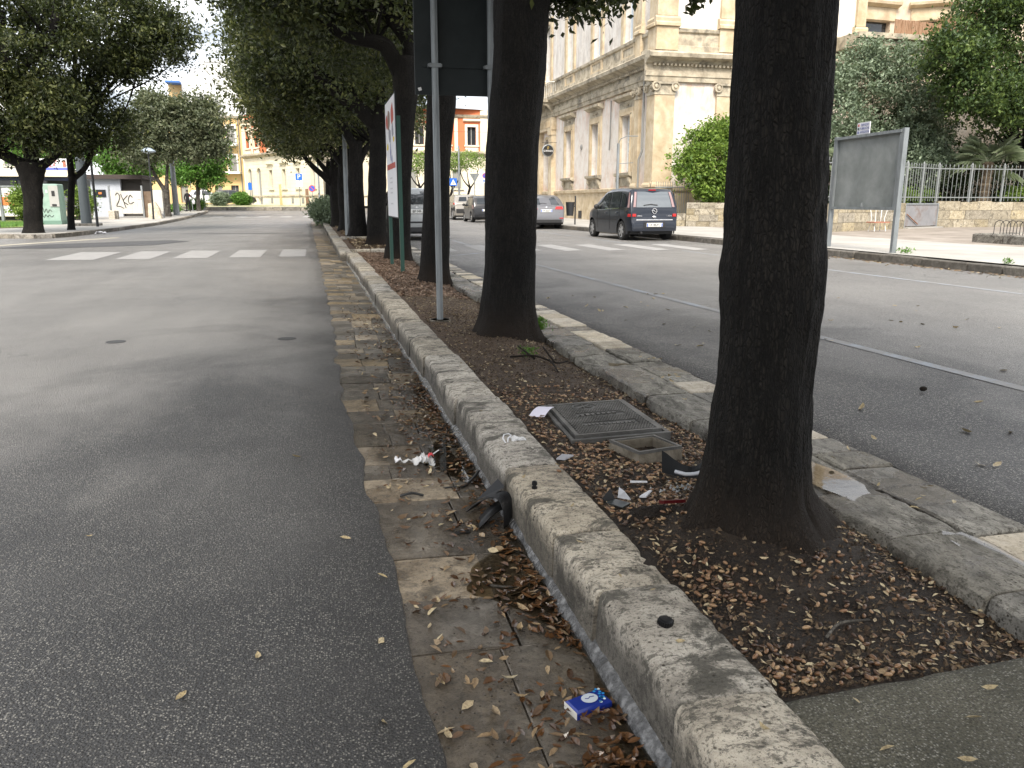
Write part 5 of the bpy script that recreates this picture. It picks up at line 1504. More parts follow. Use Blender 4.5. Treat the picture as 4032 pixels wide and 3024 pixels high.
WB = thing('white_apartment_block', 'tall white apartment block with stepped roof above the far trees', 'building', (-19, 150, 1))
m = MB(); m.box(-16.5, -10.2, 150, 165, .8, 24.2); m.build('wall', M_white, WB)
m = MB(); m.box(-20.7, -16.5, 151, 165, .8, 22.0); m.build('wall', M_white, WB)
m = MB(); m.box(-16.7, -10.0, 149.8, 165, 24.2, 24.6); m.build('roof', M_white, WB)
m = MB(); m.box(-19.6, -16.6, 153, 160, 22.0, 23.6); m.build('roof_room', surf('grey_render', [(.38, .39, .41), (.45, .46, .48)], .5), WB)
m = MB(); m.cyl((-17.1, 152, 22), (-17.1, 152, 25.8), .4, 10); m.build('chimney', M_white, WB)
for k in range(2):
    for j in range(2):
        m = MB(); m.box(-15.4 + k * 3.0, -14.3 + k * 3.0, 149.9, 150.0, 17.2 + j * 3.2, 18.9 + j * 3.2); m.build('window', plain('pale_shutter%d%d' % (k, j), (.5, .5, .5), .6), WB)
m = MB(); m.box(-23, -20.7, 149, 152, 20.6, 20.9); m.build('blue_awning', plain('blue_canvas', (.05, .15, .42), .7), WB)
m = MB(); m.box(-23, -20.7, 152, 165, .8, 20.6); m.build('side_wing', M_ochre, WB)
for k, (x0, x1, y, h, mt, lab) in enumerate(((-44, -28, 112, 12, M_white, 'pale apartment house hidden behind the left hand oaks'), (-62, -46, 100, 10, M_ochre, 'ochre apartment house hidden behind the corner oak'))):
    lab = lab.replace('left hand oaks', 'pavement oaks')
    AB = thing('apartment_house', lab, 'building', ((x0 + x1) / 2, y, zt(y)))
    F = Face((x0, y), (x1, y), zt(y)); wz = [(a, z) for a in (2, 5, 8, 11, 14) for z in (1.2, 4.4, 7.6)]
    m = MB(); F.wall(m, 0, F.L, 0, h, [(a - .5, a + .5, z, z + 1.8) for a, z in wz], .25); m.build('wall', mt, AB)
    m = MB(); F.box(m, -.2, F.L + .2, -8, .3, h, h + .3); m.build('roof', M_cornice, AB)
    for a, z in wz: far_window(F, AB, a, 1.0, z, z + 1.8, .12, M_frame, M_shade, False)
# far square: verge in front of the facade and a kerb
m = MB(); m.add([(-26, 79.2, .78), (-3, 77.4, .72), (0.9, 77.6, .74), (1.0, 79.0, .86), (-7.25, 95.2, .88), (-26, 98, .95)], [(0, 1, 2, 3, 4, 5)])
M_verge = surf('thin_grass_verge', [(.2, .24, .09), (.34, .33, .2), (.45, .42, .32)], .8, .95, .3, 20)
struct(m.build('far_verge', M_verge))
KF = struct_empty('far_kerb')
for k in range(14):
    m = MB(); x = -22 + k * 1.6; m.bevbox(x, x + 1.56, 77.2 + abs(x + 3) * .09, 77.45 + abs(x + 3) * .09, zt(77) - .1, .76, .02); m.build('kerb_stone', M_kerb_l, KF)

# ---------------------------------------------------------------- cars (x forward from the rear bumper, y to the left, z up)
def paint(name, col, metal=.4, rough=.3):
    t = NT(name); v = t.coord('obj')
    d = t.ramp(t.noise(v, 3, 4), [(.4, 0.0), (.7, .25)])
    c = t.mix(d, col, tuple(x * .75 + .006 for x in col))
    t.principled(c, t.math('MULTIPLY_ADD', t.noise(v, 6, 3), .15, rough - .07), metal, None, .5, **{'Coat Weight': .6, 'Coat Roughness': .08})
    return t.m
M_tyre = plain('tyre_rubber', (.018, .018, .018), .85)
M_rim = plain('alloy_rim', (.55, .55, .56), .35, .8)
M_under = plain('black_plastic', (.02, .02, .021), .6)
M_cglass = plain('tinted_car_glass', (.025, .03, .034), .05, 0, .9)
M_red = plain('red_lamp', (.45, .02, .02), .2)
M_lampw = plain('clear_lamp', (.3, .2, .2), .15)
M_plate = plain('white_plate', (.75, .75, .72), .4)
M_plblue = plain('blue_plate_band', (.03, .1, .45), .4)
M_chrome = plain('chrome', (.75, .75, .76), .15, 1.0)
M_black = plain('black_print', (.015, .015, .017), .5)

class Car:
    def __init__(s, name, label, loc, rz, L, W, H, prof, wheels, belt, col, plate=None, wr=.3, r=.1, tumble=.17, group='cars parked along the street', rimspokes=6):
        s.L, s.W, s.H, s.belt, s.tb, s.r = L, W, H, belt, tumble, r
        s.px = np.array([p[0] for p in prof]); s.pz = np.array([p[1] for p in prof])
        s.T = thing(name, label, 'car', loc, rz, group)
        s.paint = col; s.wheels = wheels; s.wr = wr
        s.body(); s.add_wheels(rimspokes)
        s.plate_txt = plate
    def zt_(s, x): return float(np.interp(x, s.px, s.pz))
    def zb_(s, x):
        z = .2 + (.1 if x < .25 or x > s.L - .25 else 0)
        for w in s.wheels:
            R_ = s.wr + .065; d = abs(x - w)
            if d < R_: z = max(z, s.wr + math.sqrt(R_ * R_ - d * d))
        return z
    def hw(s, x, z):
        d = min(x, s.L - x); a, e = (.1, .45) if x < s.L / 2 else (.22, .8)
        pl = 1 - a * (1 - min(d / e, 1)) ** 2
        if z <= s.belt: t = 1 - .05 * ((s.belt - z) / s.belt) ** 2
        else: t = 1 - s.tb * (z - s.belt) / (s.H - s.belt)
        return s.W / 2 * pl * t
    def body(s):
        xs = set(np.round(np.linspace(0, s.L, 60), 3)) | {round(float(x), 3) for x in s.px}
        for w in s.wheels:
            for k in range(-8, 9): xs.add(round(w + (s.wr + .066) * math.sin(k / 8 * math.pi / 2), 3))
        xs = sorted(x for x in xs if 0 <= x <= s.L)
        m = MB(); n = None
        for x in xs:
            zb, zt2 = s.zb_(x), s.zt_(x)
            zb = min(zb, zt2 - .05); r = min(s.r, (zt2 - zb) * .4)
            half = []
            for k in range(9):
                z = zb + (zt2 - r - zb) * k / 8; half.append((s.hw(x, z), z))
            y0 = half[-1][0]
            for k in (1, 2, 3):
                an = k / 3 * math.pi / 2; half.append((y0 - r * (1 - math.cos(an)) - .02 * k / 3, zt2 - r + r * math.sin(an)))
            yt = half[-1][0]
            for k in (1, 2): half.append((yt * (1 - k / 2.0) if k < 2 else 0.0, zt2 + .012 * k))
            ring = [(y, z) for y, z in half] + [(-y, z) for y, z in half[-2::-1]]
            n = len(ring); m.v += [(x, y, z) for y, z in ring]
        for i in range(len(xs) - 1):
            for k in range(n - 1):
                a = i * n + k; m.f.append((a, a + 1, a + n + 1, a + n))
        m.f.append(tuple(range(n))); m.f.append(tuple((len(xs) - 1) * n + k for k in range(n - 1, -1, -1)))
        s.bodyo = m.build('body', s.paint, s.T, True, local=True, fix=True)
        m = MB(); m.box(.2, s.L - .2, -s.W / 2 + .12, s.W / 2 - .12, .2, .5)
        for w in s.wheels: m.box(w - .42, w + .42, -s.W / 2 + .25, s.W / 2 - .25, .3, .75)
        m.build('underbody', M_under, s.T, local=True)
    def add_wheels(s, sp):
        for w in s.wheels:
            for sd in (1, -1):
                m = MB(); R_ = s.wr; c = (w, sd * (s.W / 2 - .22), R_)
                m.lathe(c, (0, sd, 0), [(R_ * .6, .0), (R_ * .93, .0), (R_, .03), (R_, .16), (R_ * .94, .2), (R_ * .72, .205), (R_ * .68, .18)], 24)
                t = m.build('wheel', M_tyre, s.T, True, local=True)
                m = MB(); m.lathe(c, (0, sd, 0), [(R_ * .7, .165), (R_ * .69, .185), (R_ * .62, .17), (R_ * .6, .15)], 24)
                cc = Vector(c) + Vector((0, sd * .175, 0))
                m.lathe(Vector(c) + Vector((0, sd * .15, 0)), (0, sd, 0), [(.07, 0), (.07, .04), (.04, .05)], 12)
                for k in range(sp):
                    an = 2 * math.pi * k / sp + .3; d = Vector((math.cos(an), 0, math.sin(an)))
                    m.obox(cc + d * R_ * .36, d, (0, 1, 0), d.cross(Vector((0, 1, 0))), R_ * .3, .012, R_ * .13)
                m.build('rim', M_rim, t, local=True)
    def side(s, name, poly, mat, off=.006, sides=(1, -1), parent=None):
        for sd in sides:
            m = MB(); V = [(x, sd * (s.hw(x, z) + off), z) for x, z in poly]; c = np.mean(np.array(poly), axis=0)
            V.append((c[0], sd * (s.hw(*c) + off), c[1])); n = len(poly)
            m.add(V, [(k, (k + 1) % n, n) if sd < 0 else ((k + 1) % n, k, n) for k in range(n)])
            o = m.build(name, mat, parent or s.T, False, local=True)
        return o
    def xr(s, z):
        k = int(np.argmax(s.pz)); return float(np.interp(z, s.pz[:k + 1], s.px[:k + 1]))
    def xf(s, z):
        k = int(np.argmax(s.pz)); return float(np.interp(z, s.pz[k:][::-1], s.px[k:][::-1]))
    def rear(s, name, poly, mat, off=.012, front=False, sub=6, parent=None):
        m = MB(); n = len(poly)
        fx = (lambda z: s.xf(z) + off) if front else (lambda z: s.xr(z) - off)
        ys = [p[0] for p in poly]; zs = sorted({p[1] for p in poly}); z0, z1 = zs[0], zs[-1]
        lo = [p for p in poly if p[1] < (z0 + z1) / 2]; hi = [p for p in poly if p[1] >= (z0 + z1) / 2]
        la, lb = min(p[0] for p in lo), max(p[0] for p in lo); ha, hb = min(p[0] for p in hi), max(p[0] for p in hi)
        for j in range(sub + 1):
            t = j / sub; z = z0 + (z1 - z0) * t
            for k in range(5):
                q = k / 4; m.v.append((fx(z), (la + (lb - la) * q) * (1 - t) + (ha + (hb - ha) * q) * t, z + .006))
        for j in range(sub):
            for k in range(4):
                a = j * 5 + k; m.f.append((a, a + 1, a + 6, a + 5))
        return m.build(name, mat, parent or s.T, True, local=True)
    def rbox(s, name, y0, y1, z0, z1, t, mat, x=None, parent=None):
        m = MB(); xx = (s.xr((z0 + z1) / 2) if x is None else x) - .012
        m.bevbox(y0, y1, z0, z1, 0, t, min(.01, t * .4)); m.v = [(xx - p[2], p[0], p[1]) for p in m.v]
        return m.build(name, mat, parent or s.T, local=True, fix=True)
    def plate(s, z, txt, x=None, blue=True):
        xx = (s.xr(z) if x is None else x)
        p = s.rbox('number_plate', -.27, .27, z - .06, z + .06, .018, M_plate, xx)
        if blue:
            for a, b in ((-.265, -.215), (.215, .265)): s.rbox('plate_band', a, b, z - .055, z + .055, .022, M_plblue, xx, p)
        if txt:
            cu = text_obj('plate_lettering', txt, M_black, p, (0, 0, 0), (0, 0, 0), .115, .001)
            cu.location = (xx - .036, 0, z); cu.rotation_euler = (R(90), 0, R(-90)); cu.scale = (.78, 1, 1)
        return p
    def mirror(s, x, z):
        for sd in (1, -1):
            m = MB(); y = s.hw(x, z)
            m.ball((x, sd * (y + .1), z + .04), .06, .1, .08, 10, 7); m.cyl((x + .02, sd * (y - .02), z - .02), (x, sd * (y + .08), z + .02), .025, 6)
            m.build('mirror', M_under, s.T, True, local=True)
    def handles(s, pts):
        for x, z in pts:
            for sd in (1, -1):
                m = MB(); m.ball((x, sd * (s.hw(x, z) + .012), z), .1, .022, .025, 10, 6); m.build('door_handle', s.paint, s.T, True, local=True)
    def seam(s, x, z0, z1):
        for sd in (1, -1):
            m = MB(); P = []
            for k in range(6):
                z = z0 + (z1 - z0) * k / 5; P.append((x, sd * (s.hw(x, z) + .002), z))
            m.tube(P, .006, 4); m.build('door_seam', M_under, s.T, local=True)
    def wiper(s, z, y0, y1):
        m = MB(); m.tube([(s.xr(z) - .03, y0, z), (s.xr(z + .03) - .03, (y0 + y1) / 2, z + .03), (s.xr(z) - .03, y1, z + .005)], .012, 5); m.build('wiper', M_under, s.T, local=True)

def std_windows(c, segs):
    for p in segs: c.side('side_window', p, M_cglass)
def windscreen(c, z0, z1, w0, w1):
    c.rear('windscreen', [(-w0, z0), (w0, z0), (w1, z1), (-w1, z1)], M_cglass, .012, True)

RZ = R(90)
# --- dark blue MPV
prof = [(0, .4), (.005, .6), (.04, .66), (.06, .9), (.09, 1.03), (.17, 1.3), (.25, 1.49), (.36, 1.575), (.7, 1.61), (1.3, 1.625), (1.9, 1.6), (2.3, 1.52), (2.9, 1.2), (3.12, 1.07), (3.6, .95), (3.9, .8), (4.0, .62), (4.05, .42)]
C1 = Car('people_carrier', 'dark blue compact people carrier parked at the kerb before the palazzo', (10.32, 23.35, zr(10, 24)), RZ + R(1.0), 4.05, 1.69, 1.625, prof, (.72, 3.35), 1.0, paint('dark_blue_metallic', (.009, .013, .023)), wr=.305)
std_windows(C1, [[(.36, 1.04), (.74, 1.02), (.8, 1.45), (.62, 1.44), (.46, 1.3)], [(.86, 1.02), (1.66, .985), (1.68, 1.5), (.92, 1.5)], [(1.74, .98), (2.78, .94), (2.74, 1.04), (2.32, 1.4), (2.08, 1.49), (1.77, 1.5)]])
C1.rear('rear_window', [(-.6, 1.02), (.6, 1.02), (.52, 1.5), (-.52, 1.5)], plain('rear_glass', (.11, .125, .14), .08, 0, .9)); windscreen(C1, 1.1, 1.52, .62, .5)
for sd in (1, -1):
    C1.side('tail_lamp', [(.045, .74), (.22, .74), (.2, .83), (.06, .83)], M_red, .008, (sd,))
    C1.side('upper_lamp', [(.13, 1.02), (.24, 1.02), (.34, 1.48), (.27, 1.48)], M_lampw, .008, (sd,))
    C1.rbox('tail_lamp', min(sd * .62, sd * .74), max(sd * .62, sd * .74), .74, .83, .02, M_red)
    C1.rear('upper_lamp', [(min(sd * .62, sd * .7), 1.03), (max(sd * .62, sd * .7), 1.03), (max(sd * .54, sd * .61), 1.49), (min(sd * .54, sd * .61), 1.49)], M_lampw, .013)
C1.rbox('stop_lamp', -.12, .12, 1.535, 1.565, .03, M_red, .3); C1.rbox('chrome_strip', -.62, .62, .625, .66, .02, M_chrome, .03)
C1.rbox('plate_recess', -.36, .36, .4, .58, .012, M_under, .01); C1.plate(.49, 'DE 882FD', 0.0); C1.wiper(1.09, .35, -.12); C1.mirror(2.62, 1.0)
C1.handles([(1.05, .86), (2.0, .84)]); C1.seam(.86, .5, 1.0); C1.seam(1.7, .3, .98); C1.seam(2.8, .35, .93)
for z in (.62,): C1.side('rub_strip', [(1.1, z), (2.95, z - .01), (2.95, z + .02), (1.1, z + .035)], M_under, .006)
C1.side('chrome_sill', [(.86, .985), (2.75, .925), (2.75, .945), (.86, 1.015)], M_chrome, .008)
m = MB(); x = C1.xr(.9) - .03
for k in range(24):
    a0, a1 = 2 * math.pi * k / 24, 2 * math.pi * (k + 1) / 24
    m.tube([(x, .075 * math.cos(a0), .915 + .075 * math.sin(a0)), (x, .075 * math.cos(a1), .915 + .075 * math.sin(a1))], .01, 5)
m.tube([(x, .11, .93), (x, .01, .925), (x, -.01, .905), (x, -.11, .9)], [.004, .014, .014, .004], 5); m.build('emblem', M_chrome, C1.T, local=True)
m = MB(); m.ball((C1.xr(.73) - .02, 0, .73), .02, .06, .04, 10, 6); m.build('tailgate_handle', M_chrome, C1.T, True, local=True)
for txt, y in (('MERIVA', .5), ('1.7CDTI', -.5)):
    cu = text_obj('badge_lettering', txt, M_chrome, C1.T, (0, 0, 0), (0, 0, 0), .05, .002); cu.location = (C1.xr(.76) - .025, y, .765); cu.rotation_euler = (R(90), 0, R(-90))
m = MB(); m.cyl((.45, 0, 1.6), (.3, 0, 1.85), .006, 5); m.build('aerial', M_under, C1.T, local=True)
m = MB(); m.cyl((.05, .45, .26), (-.04, .45, .26), .035, 8); m.build('exhaust', M_under, C1.T, local=True)

# --- silver grey hatchback
prof = [(0, .42), (.005, .6), (.03, .66), (.05, .86), (.1, 1.0), (.2, 1.08), (.5, 1.33), (.7, 1.43), (1.1, 1.485), (1.6, 1.5), (2.1, 1.45), (2.5, 1.32), (3.1, 1.04), (3.7, .93), (4.1, .78), (4.3, .6), (4.37, .42)]
C2 = Car('hatchback_car', 'silver grey hatchback with red tail lamps parked ahead of the people carrier', (10.0, 34.3, zr(10, 35)), RZ, 4.37, 1.79, 1.5, prof, (.88, 3.5), .95, paint('silver_grey_metallic', (.15, .15, .16)), wr=.32, tumble=.22)
std_windows(C2, [[(.62, 1.06), (1.2, 1.0), (1.25, 1.4), (.95, 1.36)], [(1.28, 1.0), (2.05, .97), (2.08, 1.41), (1.32, 1.42)], [(2.12, .97), (3.0, .95), (2.9, 1.03), (2.45, 1.3), (2.15, 1.4)]])
C2.rear('rear_window', [(-.62, 1.06), (.62, 1.06), (.5, 1.38), (-.5, 1.38)], M_cglass); windscreen(C2, 1.08, 1.4, .65, .52)
for sd in (1, -1):
    C2.rear('tail_lamp', [(min(sd * .4, sd * .78), .86), (max(sd * .4, sd * .78), .86), (max(sd * .45, sd * .74), .98), (min(sd * .45, sd * .74), .98)], M_red, .014)
    C2.side('tail_lamp', [(.07, .86), (.4, .9), (.36, 1.0), (.12, 1.0)], M_red, .008, (sd,))
    C2.rbox('reflector', min(sd * .6, sd * .78), max(sd * .6, sd * .78), .46, .5, .014, M_red, .01)
C2.rbox('lower_bumper', -.7, .7, .28, .42, .02, M_under, .02); C2.plate(.8, 'FM 825FY'); C2.wiper(1.1, .3, -.05); C2.mirror(2.85, .98); C2.handles([(1.4, .88), (2.3, .87)]); C2.seam(1.26, .4, .98); C2.seam(2.1, .3, .95)
m = MB(); m.lathe((C2.xr(.93) - .01, 0, .94), (-1, 0, 0), [(.05, 0), (.05, .02), (.03, .025)], 14); m.build('emblem', M_chrome, C2.T, local=True)

# --- dark small car and SUV farther along
prof = [(0, .42), (.01, .62), (.04, .9), (.12, 1.1), (.3, 1.4), (.5, 1.5), (1.2, 1.53), (1.7, 1.5), (2.2, 1.3), (2.6, 1.05), (3.1, .93), (3.4, .75), (3.55, .45)]
C3 = Car('small_hatchback', 'small black hatchback with pale side parked behind the big oak trunk', (9.75, 45.9, zr(10, 46)), RZ, 3.55, 1.64, 1.53, prof, (.65, 2.95), .95, paint('black_gloss', (.02, .02, .022)), wr=.3)
std_windows(C3, [[(.4, 1.02), (1.1, .98), (1.15, 1.42), (.62, 1.4)], [(1.2, .98), (2.4, .93), (2.0, 1.3), (1.75, 1.42), (1.24, 1.43)]])
C3.rear('rear_window', [(-.55, 1.05), (.55, 1.05), (.5, 1.42), (-.5, 1.42)], M_cglass)
for sd in (1, -1): C3.side('tail_lamp', [(.04, .78), (.3, .8), (.3, 1.0), (.12, 1.02)], M_lampw, .008, (sd,))
C3.plate(.7, ''); C3.mirror(2.35, .97); C3.handles([(1.35, .87)])
prof = [(0, .5), (.01, .75), (.05, .85), (.08, 1.05), (.2, 1.2), (.42, 1.5), (.6, 1.58), (1.4, 1.635), (2.0, 1.63), (2.5, 1.52), (3.1, 1.18), (3.4, 1.1), (4.0, 1.02), (4.25, .85), (4.37, .5)]
C4 = Car('suv_car', 'pale silver off road car with black rear quarter parked farthest up the street', (9.85, 52.2, zr(10, 52)), RZ, 4.37, 1.9, 1.635, prof, (.85, 3.5), 1.08, paint('champagne_metallic', (.3, .28, .25)), wr=.38, tumble=.2)
std_windows(C4, [[(.5, 1.16), (1.2, 1.12), (1.25, 1.5), (.75, 1.46)], [(1.28, 1.12), (2.1, 1.1), (2.1, 1.54), (1.32, 1.53)], [(2.15, 1.1), (3.0, 1.07), (2.9, 1.15), (2.5, 1.42), (2.2, 1.53)]])
C4.rear('rear_window', [(-.62, 1.2), (.62, 1.2), (.52, 1.48), (-.52, 1.48)], M_cglass)
C4.side('tail_lamp', [(.06, .98), (.34, 1.0), (.34, 1.1), (.12, 1.12)], M_red, .008); C4.side('cladding', [(.02, .5), (.5, .5), (.42, .85), (.06, .9)], M_under, .01); C4.rbox('rear_bumper', -.8, .8, .45, .72, .03, M_under, .02); C4.plate(.85, ''); C4.mirror(2.9, 1.12)

# --- silver car on the median side, seen between the trunks
prof = [(0, .45), (.005, .68), (.05, .74), (.07, .95), (.12, 1.05), (.26, 1.36), (.38, 1.49), (.7, 1.53), (1.5, 1.54), (2.0, 1.48), (2.7, 1.1), (3.3, .95), (3.7, .78), (3.85, .45)]
C5 = Car('silver_hatchback', 'silver hatchback parked beside the median, glimpsed between two oak trunks', (2.98, 24.0, zr(3.0, 24)), RZ, 3.85, 1.68, 1.54, prof, (.7, 3.15), .98, paint('silver_metallic', (.27, .28, .28), .5), wr=.3)
std_windows(C5, [[(.45, 1.04), (1.0, 1.0), (1.05, 1.42), (.7, 1.42)], [(1.1, 1.0), (1.8, .97), (1.82, 1.44), (1.12, 1.44)], [(1.86, .97), (2.6, .95), (2.2, 1.28), (1.9, 1.43)]])
C5.rear('rear_window', [(-.62, 1.06), (.62, 1.06), (.54, 1.44), (-.54, 1.44)], M_cglass); windscreen(C5, 1.12, 1.46, .62, .5)
for sd in (1, -1): C5.side('tail_lamp', [(.06, .8), (.3, .82), (.28, 1.02), (.12, 1.04)], M_red, .008, (sd,))
C5.plate(.86, 'BP 149'); C5.rbox('bumper_strip', -.75, .75, .52, .57, .025, M_under, .01); C5.rbox('lower_bumper', -.7, .7, .26, .4, .02, M_under, .02); C5.wiper(1.1, .3, -.05); C5.mirror(2.5, .98)
m = MB(); m.add([(C5.xr(.98) - .02, -.04, .96), (C5.xr(.98) - .02, .04, .96), (C5.xr(.98) - .02, 0, 1.02)], [(0, 1, 2)]); m.build('emblem', M_chrome, C5.T, local=True)

def simple_car(label, loc, rz, col, name='parked_car'):
    prof = [(0, .45), (.01, .7), (.06, .95), (.2, 1.2), (.4, 1.42), (1.4, 1.48), (1.9, 1.43), (2.7, 1.02), (3.4, .9), (3.85, .7), (3.95, .45)]
    c = Car(name, label, loc, rz, 3.95, 1.7, 1.48, prof, (.7, 3.2), .95, col, wr=.3)
    std_windows(c, [[(.5, 1.0), (1.2, .98), (1.25, 1.38), (.7, 1.36)], [(1.3, .98), (2.5, .95), (2.0, 1.3), (1.8, 1.38), (1.34, 1.39)]])
    c.rear('rear_window', [(-.58, 1.02), (.58, 1.02), (.5, 1.36), (-.5, 1.36)], M_cglass); windscreen(c, 1.05, 1.38, .6, .5)
    for sd in (1, -1): c.side('tail_lamp', [(.05, .8), (.25, .82), (.25, .98), (.12, 1.0)], M_red, .008, (sd,))
    return c
simple_car('pale blue white car glimpsed between the lamp pole oak and its neighbour', (3.6, 37.5, zr(3.6, 38)), RZ, paint('pale_blue_paint', (.5, .58, .62), .1))
simple_car('white car half hidden behind the dark clipped hedge', (-12.4, 88, .9), R(8), paint('white_paint', (.68, .69, .7), .0))
simple_car('dark car half hidden between the two hedge blocks', (-9.6, 86.4, .9), R(5), paint('dark_paint', (.03, .03, .035), .2))

# ---------------------------------------------------------------- street furniture
def galv(name, c=(.42, .45, .46)):
    return surf(name, [tuple(x * .75 for x in c), c, tuple(min(1, x * 1.2) for x in c)], 9, .5, .1, 60, coord='pos', metal=.35, spec=.5, stretch=(1, 1, .25))
M_galv = galv('galvanised_steel', (.22, .24, .25))
M_galv_d = galv('dull_grey_steel', (.26, .28, .29))
M_green = plain('dark_green_paint', (.02, .065, .05), .45)
M_signback = surf('dark_sign_back', [(.012, .016, .017), (.02, .026, .028)], 3, .6, .1, 40)
M_blackp = plain('black_painted_steel', (.02, .022, .025), .5)
M_paper = plain('white_paper', (.66, .66, .68), .7, var=.05)
M_blue_s = plain('blue_sign_face', (.02, .14, .6), .4)
M_white_s = plain('white_sign_face', (.75, .75, .75), .4)
M_red_s = plain('red_sign_face', (.6, .03, .04), .4)

def ribbed_post(m, x, y, z0, z1, r):
    m.cyl((x, y, z0), (x, y, z1), r, 14)
    for a in (-.5, .0, .5):
        m.cyl((x + r * math.sin(a * 1.6) * .95, y - r * math.cos(a * 1.6) * .95, z0 + .01), (x + r * math.sin(a * 1.6) * .95, y - r * math.cos(a * 1.6) * .95, z1), r * .16, 5)
S = thing('twin_post_sign', 'large dark sign back on two galvanised posts beside the oaks', 'sign', (1.37, 7.5, .13))
for x in (1.12, 1.63):
    m = MB(); ribbed_post(m, x, 7.46, .05, 4.4, .031); m.build('post', M_galv, S, True)
m = MB(); m.bevbox(.945, 1.85, 7.5, 7.525, 2.19, 4.3, .006); S_p = m.build('sign_panel', M_signback, S)
m = MB(); m.box(.99, 1.8, 7.492, 7.502, 2.425, 2.455); m.box(.99, 1.8, 7.492, 7.502, 3.9, 3.93); m.build('rail', M_signback, S_p)
for x in (1.12, 1.63):
    m = MB(); m.box(x - .05, x + .05, 7.424, 7.432, 2.415, 2.45); m.box(x - .062, x - .036, 7.43, 7.5, 2.42, 2.446); m.box(x + .036, x + .062, 7.43, 7.5, 2.42, 2.446); m.build('clamp', M_galv, S)
m = MB(); m.obox((.985, 7.49, 2.235), (.95, 0, .3), (0, 1, 0), (-.3, 0, .95), .014, .005, .014); m.build('sticker', M_white_s, S_p)
m = MB()
for k in range(14): m.obox((1.12 + .05 * math.cos(k * .45), 7.46 + .05 * math.sin(k * .45), .135), (1, 0, 0), (0, 1, 0), (0, 0, 1), .045, .04, .012)
m.build('footing', M_kerb, S)

B = thing('poster_board', 'tall poster board on green posts facing the left carriageway', 'billboard', (1.33, 13.9, .13))
for y, x, zt_ in ((13.05, 1.36, 2.56), (14.69, 1.34, 2.95)):
    m = MB(); m.bevbox(x - .03, x + .03, y - .03, y + .03, .04, zt_, .006); m.build('post', M_green, B)
m = MB(); m.box(1.315, 1.33, 13.02, 14.72, .98, 2.92); m.build('back_panel', M_signback, B)
m = MB(); m.box(1.306, 1.314, 13.05, 14.69, 1.0, 2.89); PO = m.build('poster', M_paper, B)
random.seed(9)
def blot(y0, y1, z0, z1, mat):
    mm = MB(); n = 10; P = []
    for k in range(n):
        an = 2 * math.pi * k / n; r = random.uniform(.75, 1.1)
        P.append((1.3035, (y0 + y1) / 2 + (y1 - y0) / 2 * math.cos(an) * r, (z0 + z1) / 2 + (z1 - z0) / 2 * math.sin(an) * r))
    mm.add(P, [tuple(range(n))]); mm.build('print', mat, PO)
Mp = [plain('print_red', (.42, .09, .07), .7), plain('print_brown', (.2, .13, .1), .7), plain('print_grey', (.25, .25, .28), .7), plain('print_yellow', (.6, .45, .05), .7), plain('print_blue', (.12, .14, .3), .7)]
for a in ((13.2, 13.7, 2.45, 2.8, 0), (13.8, 14.3, 2.4, 2.75, 1), (14.2, 14.6, 2.45, 2.7, 0), (13.3, 13.6, 2.25, 2.5, 2), (13.7, 14.2, 2.2, 2.45, 2), (13.15, 13.45, 2.18, 2.28, 3), (14.2, 14.55, 2.1, 2.22, 3), (13.75, 13.95, 1.9, 2.2, 4), (13.6, 13.75, 1.85, 2.0, 4)):
    blot(*a[:4], Mp[a[4]])
m = MB()
for k in range(9): m.box(1.3025, 1.3045, 13.15 + k * .16, 13.28 + k * .16, 1.78, 1.87)
m.build('red_print_band', Mp[0], PO)
m = MB()
for z in (1.62, 1.55, 1.45, 1.38, 1.2):
    m.box(1.3025, 1.3045, 13.7, 14.1, z, z + .025)
m.build('small_print', plain('print_faint', (.5, .5, .52), .8), PO)

L = thing('lamp_pole', 'plain grey steel lamp pole between two oaks', 'pole', (1.06, 27.46, .12))
m = MB(); m.tube([(1.06, 27.46, .05), (1.1, 27.46, 4), (1.12, 27.46, 8)], [.085, .07, .055], 14); m.build('shaft', M_galv, L, True)
m = MB(); m.tube([(1.12, 27.46, 7.95), (.6, 27.4, 8.3), (-.4, 27.3, 8.4)], [.045, .04, .04], 8); m.build('arm', M_galv, L, True)
m = MB(); m.ball((-.7, 27.3, 8.38), .35, .14, .08, 10, 6); m.build('lamp_head', M_galv_d, L, True)

# notice board
N = thing('notice_board', 'empty slate grey notice board in a galvanised frame on the pale pavement', 'notice board', (11.8, 15.5, .2))
d = Vector((.19, 2.46, 0)).normalized(); nn = Vector((-d.y, d.x, 0)); c0 = Vector((11.7, 14.29, 0)); LL = 2.467
def nb(m, a0, a1, o0, o1, z0, z1):
    c = c0 + d * (a0 + a1) / 2 + nn * (o0 + o1) / 2
    m.obox((c.x, c.y, (z0 + z1) / 2), d, nn, (0, 0, 1), (a1 - a0) / 2, (o1 - o0) / 2, (z1 - z0) / 2)
for a in (0, LL):
    m = MB(); nb(m, a - .04, a + .04, -.05, .05, .15, 2.7); m.build('post', M_galv, N)
m = MB(); nb(m, .04, LL - .04, -.03, .0, 1.1, 2.66); slate = m.build('panel', surf('slate_panel', [(.15, .165, .16), (.2, .215, .21), (.27, .285, .28)], 1.4, .5, .1, 20, stain=(2.2, .4, (.24, .26, .26))), N)
m = MB(); nb(m, .04, LL - .04, -.035, .07, 2.62, 2.68); nb(m, .04, LL - .04, -.035, .05, 1.07, 1.13); nb(m, .04, .1, -.035, .05, 1.13, 2.62); nb(m, LL - .1, LL - .04, -.035, .05, 1.13, 2.62); m.build('frame', M_galv, N)
m = MB(); nb(m, 1.2, 1.22, .0, .06, 1.13, 1.22); m.build('latch', M_galv, N)
